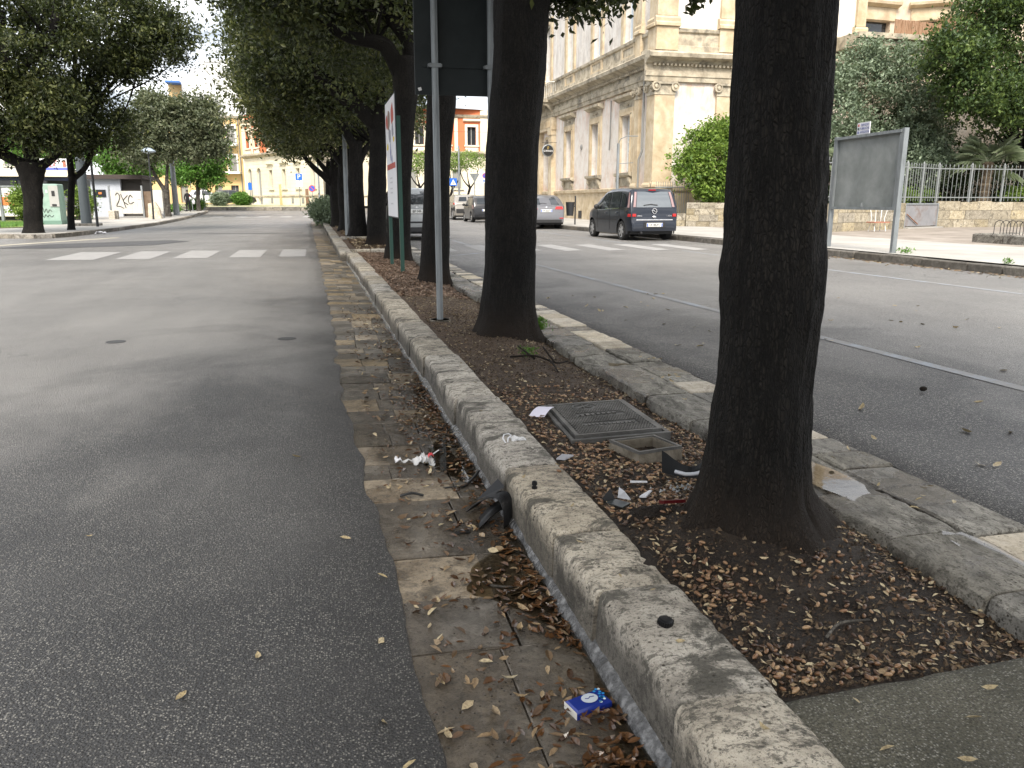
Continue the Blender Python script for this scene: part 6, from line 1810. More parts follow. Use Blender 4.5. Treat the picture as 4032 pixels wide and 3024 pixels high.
m = MB(); nb(m, 1.25, 1.72, -.02, -.005, 2.68, 2.94); pl_ = m.build('name_plate', plain('white_notice', (.62, .62, .66), .5), N)
az = math.atan2(d.y, d.x)
for k, tx in enumerate(('SERVIZIO', 'PUBBLICHE', 'AFFISSIONI')):
    q = c0 + d * 1.43 + nn * .001
    text_obj('lettering', tx, Mp[4], pl_, (q.x, q.y, 2.885 - k * .075), (R(90), 0, az + math.pi), .07, .001)
for k, mt in enumerate((Mp[0], M_green, Mp[4])):
    m = MB(); nb(m, 1.64, 1.69, -.005, .0, 2.86 - k * .075, 2.91 - k * .075); m.build('mark', mt, pl_)

# garden wall, blocks laid in courses
def block_wall(name, label, P0, P1, z0, z1, courses, blen, mat, thick=.32, seed=1, cap=False):
    T = thing(name, label, 'wall', (P0[0], P0[1], z0))
    F = Face(P0, P1, 0); rg = random.Random(seed); h = (z1 - z0) / courses
    for c in range(courses):
        a = -rg.uniform(0, blen * .6)
        while a < F.L:
            l = blen * rg.uniform(.7, 1.3); a0, a1 = max(a, 0), min(a + l, F.L)
            if a1 - a0 > .08:
                m = MB(); j = rg.uniform(-.012, .012); hh = h * (c + 1) + z0 - (.0 if c < courses - 1 else rg.uniform(-.02, .03))
                F.box(m, a0 + .007, a1 - .007, -thick + .02, j, z0 + h * c + .006, hh - .006)
                m.build('stone_block', mat, T)
            a += l
    m = MB(); F.box(m, .01, F.L - .01, -thick + .04, -.025, z0, z1 - .03); m.build('mortar_core', M_joint2, T)
    return T
M_joint2 = surf('old_mortar', [(.1, .085, .06), (.2, .17, .12)], 10, .95, .6, 60)
M_block = wet_stone('tufa_block', [(.24, .2, .135), (.38, .33, .235), (.5, .45, .35)], stain=(.12, .105, .08), stamt=.8, wet=0.0, rnd=.22, bump=.7)
block_wall('garden_wall', 'low wall of weathered stone blocks left of the metal panel', (16.2, 24.15), (22.7, 27.25), .15, 1.2, 3, .95, M_block, seed=2)
block_wall('garden_wall', 'low wall of weathered stone blocks right of the metal panel', (25.1, 28.3), (41, 27.7), .15, 1.25, 3, .95, M_block, seed=3)
block_wall('garden_wall', 'low pale stone wall with a stepped end under the bright shrub', (15.55, 31.9), (20.6, 29.4), .15, 1.22, 4, .7, M_block, seed=4)
block_wall('wall_pier', 'short stone pier beside the iron gate', (15.1, 32.3), (15.6, 31.95), .15, .75, 2, .7, M_block, seed=5)
G = thing('metal_panel', 'grey sheet metal panel with rusty brace between the garden walls', 'panel', (23.9, 27.8, .2))
F = Face((22.75, 27.35), (25.05, 28.2), 0)
m = MB(); F.box(m, .05, F.L - .05, -.03, 0, .28, 1.12); m.build('sheet', surf('grey_sheet_steel', [(.2, .2, .21), (.27, .27, .28)], 1.5, .6, .1, 30, stain=(1.5, .6, (.14, .08, .05))), G)
m = MB(); F.box(m, 0, F.L, -.06, .03, 1.12, 1.18); F.box(m, 0, .05, -.06, .03, .2, 1.12); F.box(m, F.L - .05, F.L, -.06, .03, .2, 1.12); m.build('frame', M_galv_d, G)
m = MB(); m.cyl(F.pt(.1, .05, .75), F.pt(.95, .05, .35), .02, 6); m.build('brace', plain('rust', (.25, .11, .05), .9), G)
m = MB(); F.box(m, -.1, F.L + .1, -.3, .25, .12, .24); m.build('threshold', M_pave, G)
# spear topped fence: every bar a piece
FE = thing('iron_fence', 'grey spear topped iron fence on the garden wall', 'fence', (25, 28, 1.2))
M_fence = plain('grey_fence_paint', (.2, .215, .215), .5)
bar_me = None
for P0, P1, z0 in (((16.4, 24.4), (22.7, 27.4), 1.2), ((22.7, 27.4), (25.1, 28.45), 1.2), ((25.1, 28.45), (34.5, 28.1), 1.25)):
    F = Face(P0, P1, 0)
    for z in (1.41, 2.56):
        m = MB(); F.box(m, 0, F.L, -.02, .02, z - .02, z + .02); m.build('rail', M_fence, FE)
    n = int(F.L / .2)
    for k in range(n):
        a = (k + .5) * F.L / n
        if bar_me is None:
            m = MB(); m.cyl((0, 0, 0), (0, 0, 1.38), .011, 6); m.lathe((0, 0, 1.36), (0, 0, 1), [(.011, 0), (.022, .05), (.002, .13)], 6)
            bar_o = m.build('bar', M_fence, FE, local=True); bar_me = bar_o.data
        else:
            bar_o = link('bar', bar_me, FE)
        q = F.pt(a, 0, 1.26); bar_o.location = (q[0] - 25, q[1] - 28, q[2] - 1.2)
    np_ = max(1, round(F.L / 1.7))
    for k in range(np_):
        q = F.pt(k * F.L / np_, 0, 1.15); m = MB(); m.bevbox(q[0] - .035, q[0] + .035, q[1] - .035, q[1] + .035, 1.15, 2.72, .006); m.lathe((q[0], q[1], 2.7), (0, 0, 1), [(.04, 0), (.045, .03), (.002, .12)], 8); m.build('fence_post', M_fence, FE)
# gate by the bright shrub
GA = thing('iron_gate', 'narrow iron bar gate between palazzo and stone pier', 'gate', (15.5, 33.6, .2))
F = Face((14.95, 33.9), (16.3, 33.2), 0)
for k in range(15):
    q = F.pt(.04 + k * (F.L - .08) / 14, 0, 0); m = MB(); m.cyl((q[0], q[1], .3), (q[0], q[1], 2.05), .012, 6); m.lathe((q[0], q[1], 2.04), (0, 0, 1), [(.012, 0), (.02, .03), (.002, .09)], 6); m.build('bar', M_galv_d, GA)
m = MB(); F.box(m, 0, F.L, -.015, .015, .42, .46); F.box(m, 0, F.L, -.015, .015, 1.85, 1.89); m.build('rail', M_galv_d, GA)
m = MB(); F.box(m, .55, .75, .01, .05, 1.15, 1.3); m.build('lock_box', M_under, GA)
# low bed with bow edging on the right
BD = thing('flower_bed', 'low stone edged bed with thin bow top edging on the right verge', 'flower bed', (17.2, 14, .2))
random.seed(12)
for k in range(9):
    m = MB(); y = 17.75 - k * 1.0; m.bevbox(16.95, 17.2, y - .98, y, .14, .43 + random.uniform(-.015, .01), .03, .015); m.build('edge_stone', M_kerb_in, BD)
for k in range(4):
    m = MB(); x = 17.22 + k * 1.0; m.bevbox(x, x + .98, 17.5, 17.75, .14, .43, .03, .015); m.build('edge_stone', M_kerb_in, BD)
m = MB(); m.box(17.2, 21.2, 8.8, 17.5, .15, .4); m.build('bed_soil', M_earth, BD)
for k in range(24):
    m = MB(); y = 17.45 - k * .2; m.tube([(17.32, y, .38), (17.32, y, .6)] + [(17.32, y - .15 + .15 * math.cos(t), .64 + .13 * math.sin(t)) for t in [math.pi * j / 8 for j in range(9)]] + [(17.32, y - .3, .6), (17.32, y - .3, .38)], .009, 5); m.build('bow', M_iron, BD)
# broken folding chair by the wall
CH = thing('folding_chair', 'broken white folding chair leaning at the foot of the garden wall', 'chair', (19.6, 24.9, .2))
for dx, dy in ((-.2, -.15), (.25, -.18), (-.18, .2), (.28, .18)):
    m = MB(); m.tube([(19.6 + dx, 24.9 + dy, .2), (19.6 + dx * .8, 24.9 + dy * .6, .65), (19.6 + dx * 1.05, 24.9 + dy, 1.05)], .014, 6); m.build('leg', M_white_iron, CH)
m = MB(); m.bevbox(19.3, 19.95, 24.65, 25.1, .5, .54, .01); m.build('seat', plain('red_brown_slats', (.32, .14, .09), .7), CH)
# hooked grey pole and bin near the parked cars
HP = thing('hooked_pole', 'short grey steel pole with a curved empty arm behind the people carrier', 'pole', (12.2, 31.5, .2))
m = MB(); m.cyl((12.2, 31.5, .15), (12.2, 31.5, 3.55), .06, 10); m.build('shaft', M_galv_d, HP, True)
m = MB(); m.tube([(12.2, 31.5, 3.5), (12.25, 31.4, 3.72), (12.45, 31.2, 3.82), (12.8, 30.9, 3.8)], .018, 6); m.build('arm', M_galv_d, HP, True); m = MB(); m.tube([(12.2, 31.5, 2.75), (12.7, 31.1, 2.78)], .015, 6); m.build('arm', M_galv_d, HP, True)
BN = thing('litter_bin', 'small black litter bin on a post by the silver grey hatchback', 'bin', (11.55, 35.6, .2))
m = MB(); m.cyl((11.75, 35.6, .18), (11.75, 35.6, 1.5), .035, 8); m.build('post', M_blackp, BN)
m = MB(); m.lathe((11.5, 35.6, .6), (0, 0, 1), [(.16, 0), (.2, .5), (.21, .62), (.19, .62), (.17, .1)], 12); m.build('bucket', M_blackp, BN, True)
m = MB(); m.box(11.5, 11.75, 35.58, 35.62, 1.0, 1.04); m.build('bracket', M_blackp, BN)

# round pub sign on a bracket
PS = thing('round_pub_sign', 'round black pub sign with white lettering on the palazzo wall', 'sign', (14.9, 51.0, 4.45))
m = MB(); m.lathe((14.9, 51.05, 4.45), (0, -1, 0), [(.33, 0), (.38, .02), (.38, .12), (.33, .14)], 32); dsc = m.build('rim', M_galv_d, PS, True)
for yy, ax in ((50.905, -1), (51.055, 1)):
    m = MB(); m.lathe((14.9, yy, 4.45), (0, ax, 0), [(.335, 0), (.335, .008)], 32); m.build('face', plain('sign_black', (.02, .02, .02), .4), PS)
text_obj('lettering', 'GUINNESS', M_white_s, PS, (14.9, 50.893, 4.42), (R(90), 0, 0), .155, .002, sx=.88)
m = MB()                                          # golden harp
hx, hz = 14.9, 4.6
m.tube([(hx - .05, 50.893, hz - .07), (hx - .06, 50.893, hz + .08), (hx, 50.893, hz + .11), (hx + .06, 50.893, hz + .08)], .008, 5)
m.tube([(hx - .05, 50.893, hz - .07), (hx + .01, 50.893, hz - .06), (hx + .06, 50.893, hz + .08)], .008, 5)
for k in range(4): m.tube([(hx - .04 + k * .022, 50.893, hz - .06 + k * .02), (hx - .04 + k * .022, 50.893, hz + .09)], .003, 4)
m.build('harp_emblem', plain('gold_print', (.6, .42, .12), .4), PS)
m = MB(); m.cyl((15.5, 50.98, 4.95), (14.5, 50.98, 4.95), .015, 6); m.cyl((14.9, 50.98, 4.95), (14.9, 50.98, 4.82), .012, 6); m.build('bracket', M_iron, PS)

# traffic signs
def post_sign(name, label, x, y, zs, h, tilt=0):
    z = .86 if y > 79 and x < 2 else zt(y) if y > 55 else zr(x, y)
    T = thing(name, label, 'sign', (x, y, z), group='traffic signs around the junction')
    m = MB(); m.cyl((x, y, z - .05), (x + tilt, y, z + h), .035, 8); m.build('post', M_galv, T, True)
    return T, z
T, z = post_sign('crossing_sign', 'blue square pedestrian crossing sign on a thin post', 11.56, 68, 0, 3.0)
x, y = 11.56, 67.94
m = MB(); m.bevbox(x - .31, x + .31, y - .02, y, z + 2.3, z + 2.92, .005); p_ = m.build('plate', M_blue_s, T)
m = MB(); m.add([(x - .25, y - .026, z + 2.38), (x + .25, y - .026, z + 2.38), (x, y - .026, z + 2.84)], [(0, 1, 2)]); m.build('triangle', M_white_s, p_)
m = MB(); m.ball((x, y - .03, z + 2.66), .025, .004, .025, 8, 5); m.add([(x - .02, y - .032, z + 2.62), (x + .03, y - .032, z + 2.62), (x + .02, y - .032, z + 2.52), (x + .08, y - .032, z + 2.42), (x + .05, y - .032, z + 2.42), (x, y - .032, z + 2.5), (x - .05, y - .032, z + 2.42), (x - .08, y - .032, z + 2.42), (x - .02, y - .032, z + 2.52)], [tuple(range(9))]); m.build('walking_figure', M_black, p_)
T, z = post_sign('no_parking_sign', 'white panel with round no parking disc beside the big oak', 14.39, 68.5, 0, 3.2)
x, y = 14.39, 68.44
m = MB(); m.bevbox(x - .32, x + .32, y - .02, y, z + 2.55, z + 3.45, .005); p_ = m.build('plate', M_white_s, T)
def roundel(px, py, pz, r, par):
    mm = MB(); mm.lathe((px, py, pz), (0, -1, 0), [(r, 0), (r, .006)], 20); mm.build('disc_rim', M_red_s, par)
    mm = MB(); mm.lathe((px, py - .007, pz), (0, -1, 0), [(r * .78, 0), (r * .78, .004)], 20); mm.build('disc_face', M_blue_s, par)
    mm = MB(); mm.obox((px, py - .014, pz), (.7, 0, -.7), (0, 1, 0), (.7, 0, .7), r * .9, .002, r * .11); mm.build('disc_bar', M_red_s, par)
roundel(x, y - .022, z + 3.15, .22, p_)
m = MB(); m.box(x - .2, x + .0, y - .026, y - .022, z + 2.65, z + 2.78); m.box(x + .04, x + .2, y - .026, y - .022, z + 2.65, z + 2.78); m.build('small_print', plain('print_blue2', (.15, .25, .6), .5), p_)
T, z = post_sign('triangle_sign', 'back of a dark triangular sign on a grey post', 13.9, 70.5, 0, 2.9)
m = MB(); m.prism([(13.45, 70.44, z + 3.35), (14.35, 70.44, z + 3.35), (13.9, 70.44, z + 2.6)], (0, -.02, 0)); m.build('plate', M_galv_d, T)
T, z = post_sign('parking_sign', 'blue parking sign with white plate on the far verge', -1.23, 80, 0, 2.9)
x, y = -1.23, 79.94
m = MB(); m.bevbox(x - .3, x + .3, y - .02, y, z + 2.35, z + 2.95, .005); p_ = m.build('plate', M_blue_s, T); text_obj('lettering', 'P', M_white_s, p_, (x, y - .025, z + 2.64), (R(90), 0, 0), .6, .002)
m = MB(); m.bevbox(x - .28, x + .3, y - .02, y, z + 1.75, z + 2.3, .005); m.build('lower_plate', M_white_s, T)
T, z = post_sign('no_parking_disc', 'round red and blue no parking disc before the cream facade', -.07, 79.5, 0, 1.7)
roundel(-.07, 79.45, z + 1.58, .31, T)
T, z = post_sign('blue_arrow_sign', 'small blue sign by the arched doors of the far building', -6.08, 85, 0, 2.3)
m = MB(); m.bevbox(-6.25, -5.9, 84.92, 84.94, z + 1.5, z + 2.2, .005); m.build('plate', M_blue_s, T)
for lab, x, y, r, h, dx in (('tall grey pole in front of the pollarded trees', 12.2, 68.7, .1, 5.6, 0), ('grey pole with a colourful sticker beside the far median oak', 0.55, 75.5, .09, 4.5, 0), ('thin bare steel post behind the walking person', -9.85, 72, .03, 2.6, 0), ('thin black post near the leafy bushes', -9.69, 74, .06, 2.0, 0),
                            ('grey double post at the bend of the left pavement', -9.5, 76.8, .09, 2.7, 0)):
    T = thing('street_pole', lab, 'pole', (x, y, zt(y)), group='bare poles around the square'); m = MB(); m.tube([(x, y, zt(y) - .05), (x + dx, y, zt(y) + h)], [r, r * .75], 10); m.build('shaft', M_blackp if 'black' in lab else M_galv_d, T, True)

# ---------------------------------------------------------------- left pavement things
ST = thing('stout_pole', 'stout dark grey pole on a concrete plinth', 'pole', (-10.41, 41.4, .13))
m = MB(); m.tube([(-10.39, 41.4, .2), (-10.37, 41.4, 2.2), (-10.33, 41.4, 4.2)], [.24, .21, .19], 14); m.build('shaft', plain('dark_grey_paint', (.07, .085, .095), .5), ST, True)
m = MB(); m.bevbox(-11.0, -9.8, 41.0, 41.8, .1, .25, .03); m.build('plinth', M_kerb_in, ST)
for lab, x, y, dx, h, r in (('slim black post beside the stout grey pole', -9.6, 40, .05, 4.6, .06),):
    T = thing('slim_post', lab, 'post', (x, y, .13)); m = MB(); m.tube([(x, y, .1), (x + dx, y, h)], [r, r * .8], 10); m.build('shaft', M_blackp, T, True)
T = thing('street_lamp', 'black street lamp with a flat pale hood by the grey green tree', 'street lamp', (-9.5, 53, .15))
m = MB(); m.tube([(-9.55, 53, .1), (-9.5, 53, 2.0), (-9.47, 53, 4.2)], [.06, .05, .045], 10); m.build('shaft', M_blackp, T, True)
m = MB(); m.lathe((-9.47, 53, 4.02), (0, 0, 1), [(.06, 0), (.12, .05), (.42, .12), (.44, .16), (.2, .32), (.04, .36)], 20); m.build('hood', plain('pale_hood', (.3, .36, .42), .4), T, True)
T = thing('stout_pole', 'dark grey stout pole near the pavement bend', 'pole', (-9.75, 63, zt(63) + .1))
m = MB(); m.tube([(-9.75, 63, zt(63)), (-9.75, 63, 3.0), (-9.75, 63, 4.4)], [.22, .18, .17], 12); m.build('shaft', M_galv_d, T, True)

GC = thing('ticket_cabinet', 'pale green street cabinet with grey panel and scrawled graffiti', 'cabinet', (-12.6, 44.2, .13))
M_gcab = surf('faded_green_enamel', [(.24, .36, .3), (.3, .43, .36), (.34, .46, .4)], 2.5, .55, .05, 30, stain=(3, .35, (.2, .22, .2)))
m = MB(); m.bevbox(-13.2, -12.15, 43.9, 44.9, .3, 2.08, .03); m.build('case', M_gcab, GC)
m = MB(); m.box(-13.23, -12.12, 43.85, 44.95, .12, .32); m.build('base', plain('green_base', (.14, .24, .19), .6), GC)
m = MB(); m.bevbox(-12.55, -12.13, 43.86, 43.9, 1.0, 2.0, .006); pn = m.build('front_panel', plain('grey_panel', (.4, .4, .38), .5), GC)
m = MB(); m.box(-12.42, -12.28, 43.845, 43.86, 1.5, 1.75); m.box(-12.45, -12.25, 43.845, 43.86, 1.02, 1.12); m.build('slot', M_under, pn)
m = MB(); m.box(-12.98, -12.78, 43.885, 43.9, 1.5, 1.8); m.box(-12.68, -12.6, 43.885, 43.9, 1.65, 1.8); m.build('sticker', M_paper, GC)
def scrawl(name, pts, y, r, mat, par):
    mm = MB(); P = smooth_path([(a, y, b, r) for a, b in pts], 5); mm.tube([p[:3] for p in P], [p[3] for p in P], 5); return mm.build(name, mat, par)
scrawl('graffiti', [(-13.0, .75), (-12.9, .95), (-12.85, .72), (-12.75, .9), (-12.7, .7), (-12.6, .85), (-12.5, .75)], 43.893, .012, M_black, GC)
scrawl('graffiti', [(-13.0, .5), (-12.95, .6), (-12.88, .48), (-12.8, .62), (-12.72, .5), (-12.65, .6), (-12.55, .5), (-12.45, .58)], 43.893, .014, M_black, GC)

K = thing('pizza_kiosk', 'cream food kiosk with red lettered roof sign behind the green cabinet', 'kiosk', (-15.5, 52, .2))
M_kcream = plain('cream_panels', (.5, .45, .34), .5)
m = MB(); m.bevbox(-18.2, -13.25, 52, 54.6, .4, 1.1, .03); m.build('lower_body', M_kcream, K)
m = MB(); m.box(-18.2, -13.25, 53.2, 54.6, 1.1, 2.5); m.build('back_wall', plain('dim_interior', (.1, .11, .11), .8), K)
m = MB(); m.box(-18.0, -13.5, 52.2, 54.4, .12, .4); m.build('chassis', M_under, K)
m = MB(); m.bevbox(-14.35, -13.7, 51.9, 52.0, .8, 1.55, .01); m.build('counter', plain('grey_counter', (.12, .12, .14), .5), K)
for x in (-18.15, -16.5, -14.85, -13.6):
    m = MB(); m.box(x - .05, x + .05, 52.0, 52.1, 1.05, 2.5); m.build('mullion', M_blackp, K)
m = MB(); m.box(-18.1, -14.85, 52.06, 52.08, 1.4, 2.45); m.build('pane', M_glass_dk, K)
m = MB(); m.box(-18.3, -13.6, 51.85, 54.7, 2.42, 2.58); m.build('blue_fascia', plain('navy_fascia', (.04, .05, .12), .5), K)
m = MB()
for k in range(7):
    t = k / 6; m.v += [(-18.4, 51.3 + .8 * t, 2.62 + .38 * math.sin(t * 1.5)), (-13.6, 51.3 + .8 * t, 2.62 + .38 * math.sin(t * 1.5))]
m.f += [(2 * k, 2 * k + 1, 2 * k + 3, 2 * k + 2) for k in range(6)]
m.box(-18.4, -13.6, 52.1, 54.7, 2.6, 3.0); m.build('awning', M_kcream, K)
m = MB(); m.bevbox(-16.4, -13.75, 52.3, 52.4, 3.0, 3.66, .02); sg = m.build('roof_sign', M_white_s, K)
m = MB(); m.box(-16.4, -13.75, 52.27, 52.3, 3.02, 3.16); m.build('blue_strip', plain('strip_blue', (.12, .15, .5), .5), sg)
text_obj('lettering', 'PIZZA', M_red_s, sg, (-14.75, 52.285, 3.29), (R(90), 0, 0), .27, .003)
text_obj('lettering', 'PANINI', M_red_s, sg, (-14.65, 52.285, 3.53), (R(90), 0, 0), .2, .003)
m = MB(); m.box(-14.02, -13.86, 52.285, 52.3, 3.2, 3.58); m.build('picture', plain('brown_picture', (.4, .15, .1), .6), sg)
m = MB(); m.box(-13.75, -13.5, 52.2, 52.4, 2.9, 3.3); m.build('air_unit', M_galv_d, K)
m = MB(); m.bevbox(-13.55, -13.28, 51.95, 52.0, .85, 1.6, .01); m.build('menu_board', plain('menu_print', (.5, .45, .58), .6), K)
HU = thing('grey_hut', 'pale grey prefabricated hut with a dark overhanging roof', 'hut', (-13.6, 60, .2))
z = zt(60)
m = MB(); m.box(-15.3, -12.7, 60, 64, z, z + 2.6); m.build('wall', surf('pale_grey_panel', [(.4, .43, .48), (.46, .49, .54)], 1, .6, .05, 30), HU)
m = MB(); m.bevbox(-15.5, -11.2, 59.6, 64.3, z + 2.6, z + 2.88, .03); m.build('roof', plain('dark_brown_roof', (.06, .045, .04), .8), HU)
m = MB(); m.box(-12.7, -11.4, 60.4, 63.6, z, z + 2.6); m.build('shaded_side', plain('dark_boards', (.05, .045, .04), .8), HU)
m = MB(); m.box(-14.3, -13.65, 59.95, 60.0, z + 1.42, z + 1.9); w_ = m.build('window', M_glass_dk, HU)
m = MB(); m.box(-14.1, -13.9, 59.93, 59.95, z + 1.6, z + 1.74); m.build('orange_card', plain('orange_card', (.6, .2, .05), .6), w_)
GG = thing('graffiti_gate', 'white panel gate sprayed with black graffiti letters', 'gate', (-11.8, 57, .2))
z = zt(57); M_gpan = surf('dirty_white_panel', [(.5, .48, .43), (.6, .58, .53), (.66, .65, .62)], 1.5, .7, .1, 30, stain=(1.5, .4, (.4, .36, .3)))
for k in range(6):
    m = MB(); x0 = -12.72 + k * .31; m.box(x0, x0 + .305, 57, 57.03 + .006 * (k % 2), z + .38, z + 1.82); m.build('panel', M_gpan, GG)
for x in (-12.78, -10.82): m = MB(); m.box(x - .05, x + .05, 56.98, 57.08, z, z + 2.16); m.build('post', M_galv_d, GG)
for pts in ([(-12.42, 1.55), (-12.3, 1.7), (-12.17, 1.5), (-12.25, 1.2), (-12.4, .88), (-12.2, .85), (-11.98, .72)], [(-12.1, 1.62), (-11.98, 1.2), (-11.86, .75)], [(-11.7, 1.55), (-11.98, 1.2), (-11.72, .95)], [(-11.42, 1.42), (-11.55, 1.55), (-11.68, 1.25), (-11.6, 1.02), (-11.35, 1.12)]):
    scrawl('graffiti', [(a, z + b) for a, b in pts], 56.985, .024, M_black, GG)
m = MB(); m.box(-11.12, -10.9, 56.97, 57, z + 1.3, z + 1.75); m.build('notice', M_paper, GG)
T = thing('brown_panel', 'rusty brown sheet panel beside the graffiti gate', 'panel', (-10.5, 57.2, z)); m = MB(); m.bevbox(-10.76, -10.15, 57.1, 57.15, z + .1, z + 1.8, .01); m.build('sheet', surf('rusty_sheet', [(.12, .08, .05), (.2, .15, .11)], 2, .9, .3, 30), T)
T = thing('white_board', 'white noticeboard on tubular legs beside the stone block', 'board', (-9.7, 56, z)); m = MB(); m.bevbox(-10.0, -9.44, 56, 56.05, z + .55, z + 1.86, .01); m.build('panel', M_gpan, T)
for x in (-10.0, -9.44): m = MB(); m.cyl((x, 56.03, z), (x, 56.03, z + 1.95), .03, 6); m.build('leg', M_galv, T)
T = thing('stone_block', 'rough cream stone block at the foot of the white noticeboard', 'stone block', (-9.8, 55, z)); m = MB(); m.prism([(-10.17, 54.8, zt(55) + .05), (-9.4, 54.8, zt(55) + .05), (-9.5, 54.8, zt(55) + .75), (-9.72, 54.8, zt(55) + 1.12), (-10.12, 54.8, zt(55) + 1.05)], (0, .5, 0)); m.build('block', M_slab_pale, T)
T = thing('stone_block', 'small concrete block at the foot of the graffiti gate', 'stone block', (-12.0, 54, z)); m = MB(); m.bevbox(-12.27, -11.93, 54, 54.4, .15, .7, .03); m.build('block', M_slab_pale, T); m = MB(); m.bevbox(-11.92, -11.75, 54.05, 54.3, .15, .68, .02); m.build('slab', M_kerb_in, T)
BB = thing('orange_billboard', 'white billboard with an orange band in a steel frame', 'billboard', (-16.5, 48, .2))
m = MB(); m.box(-19.4, -14.9, 48, 48.05, .5, 1.98); bb = m.build('panel', M_paper, BB)
m = MB(); m.box(-19.4, -14.9, 47.985, 48.0, 1.05, 1.48); m.build('orange_band', plain('orange_print', (.62, .2, .06), .6), bb)
for k, tx in enumerate(('NEL M', "C'E")): text_obj('lettering', tx, plain('ad_letter%d' % k, ((.6, .25, .1), (.75, .72, .68))[k], .6), bb, (-15.6, 47.98, (1.62, 1.3)[k]), (R(90), 0, 0), .2, .002)
for x in (-16.05, -14.8): m = MB(); m.bevbox(x - .06, x + .06, 47.9, 48.1, .1, 2.05, .01); m.build('post', M_galv, BB)
m = MB(); m.box(-19.5, -14.8, 47.95, 48.1, 1.99, 2.06); m.build('top_rail', M_galv_d, BB)
GR = MB(); GR.add([(-30, 39.6, .16), (-12.9, 38.2, .16), (-12.2, 39.0, .16), (-13.6, 43, .16), (-13.6, 52, .16), (-30, 60, .2)], [(0, 1, 2, 3, 4, 5)]); struct(GR.build('lawn', surf('lawn_soil', [(.1, .14, .03), (.18, .22, .06), (.26, .27, .1)], 1.5, .95, .4, 30)))
rg = np.random.default_rng(55); n = 9000
P = np.stack([rg.uniform(-26, -12.8, n), rg.uniform(38.6, 46, n), np.full(n, .16)], 1); P = P[P[:, 1] > 38.2 - .08 * (P[:, 0] + 12.9) + .4]
n = len(P); h = rg.uniform(.06, .2, n); dx = rg.normal(size=(n, 2)) * .05
V = np.stack([P + [-.012, 0, 0], P + [.012, 0, 0], P + np.stack([dx[:, 0], dx[:, 1], h], 1)], 1).reshape(-1, 3)
o = fast_mesh('grass', V, np.arange(3 * n).reshape(-1, 3), M_lf_bright); o['kind'] = 'stuff'; o['label'] = 'thin sunlit grass behind the bow edging on the corner'
LB = thing('bow_edging', 'thin wire bow edging along the corner lawn', 'edging', (-13.5, 38.2, .13))
for k in range(22):
    x = -12.9 - k * .32; y = 38.1 + k * .03; m = MB(); m.tube([(x, y, .12), (x, y, .4)] + [(x - .22 + .22 * math.cos(t), y, .42 + .14 * math.sin(t)) for t in [math.pi * j / 8 for j in range(9)]] + [(x - .44, y, .12)], .009, 4); m.build('bow', M_iron, LB)

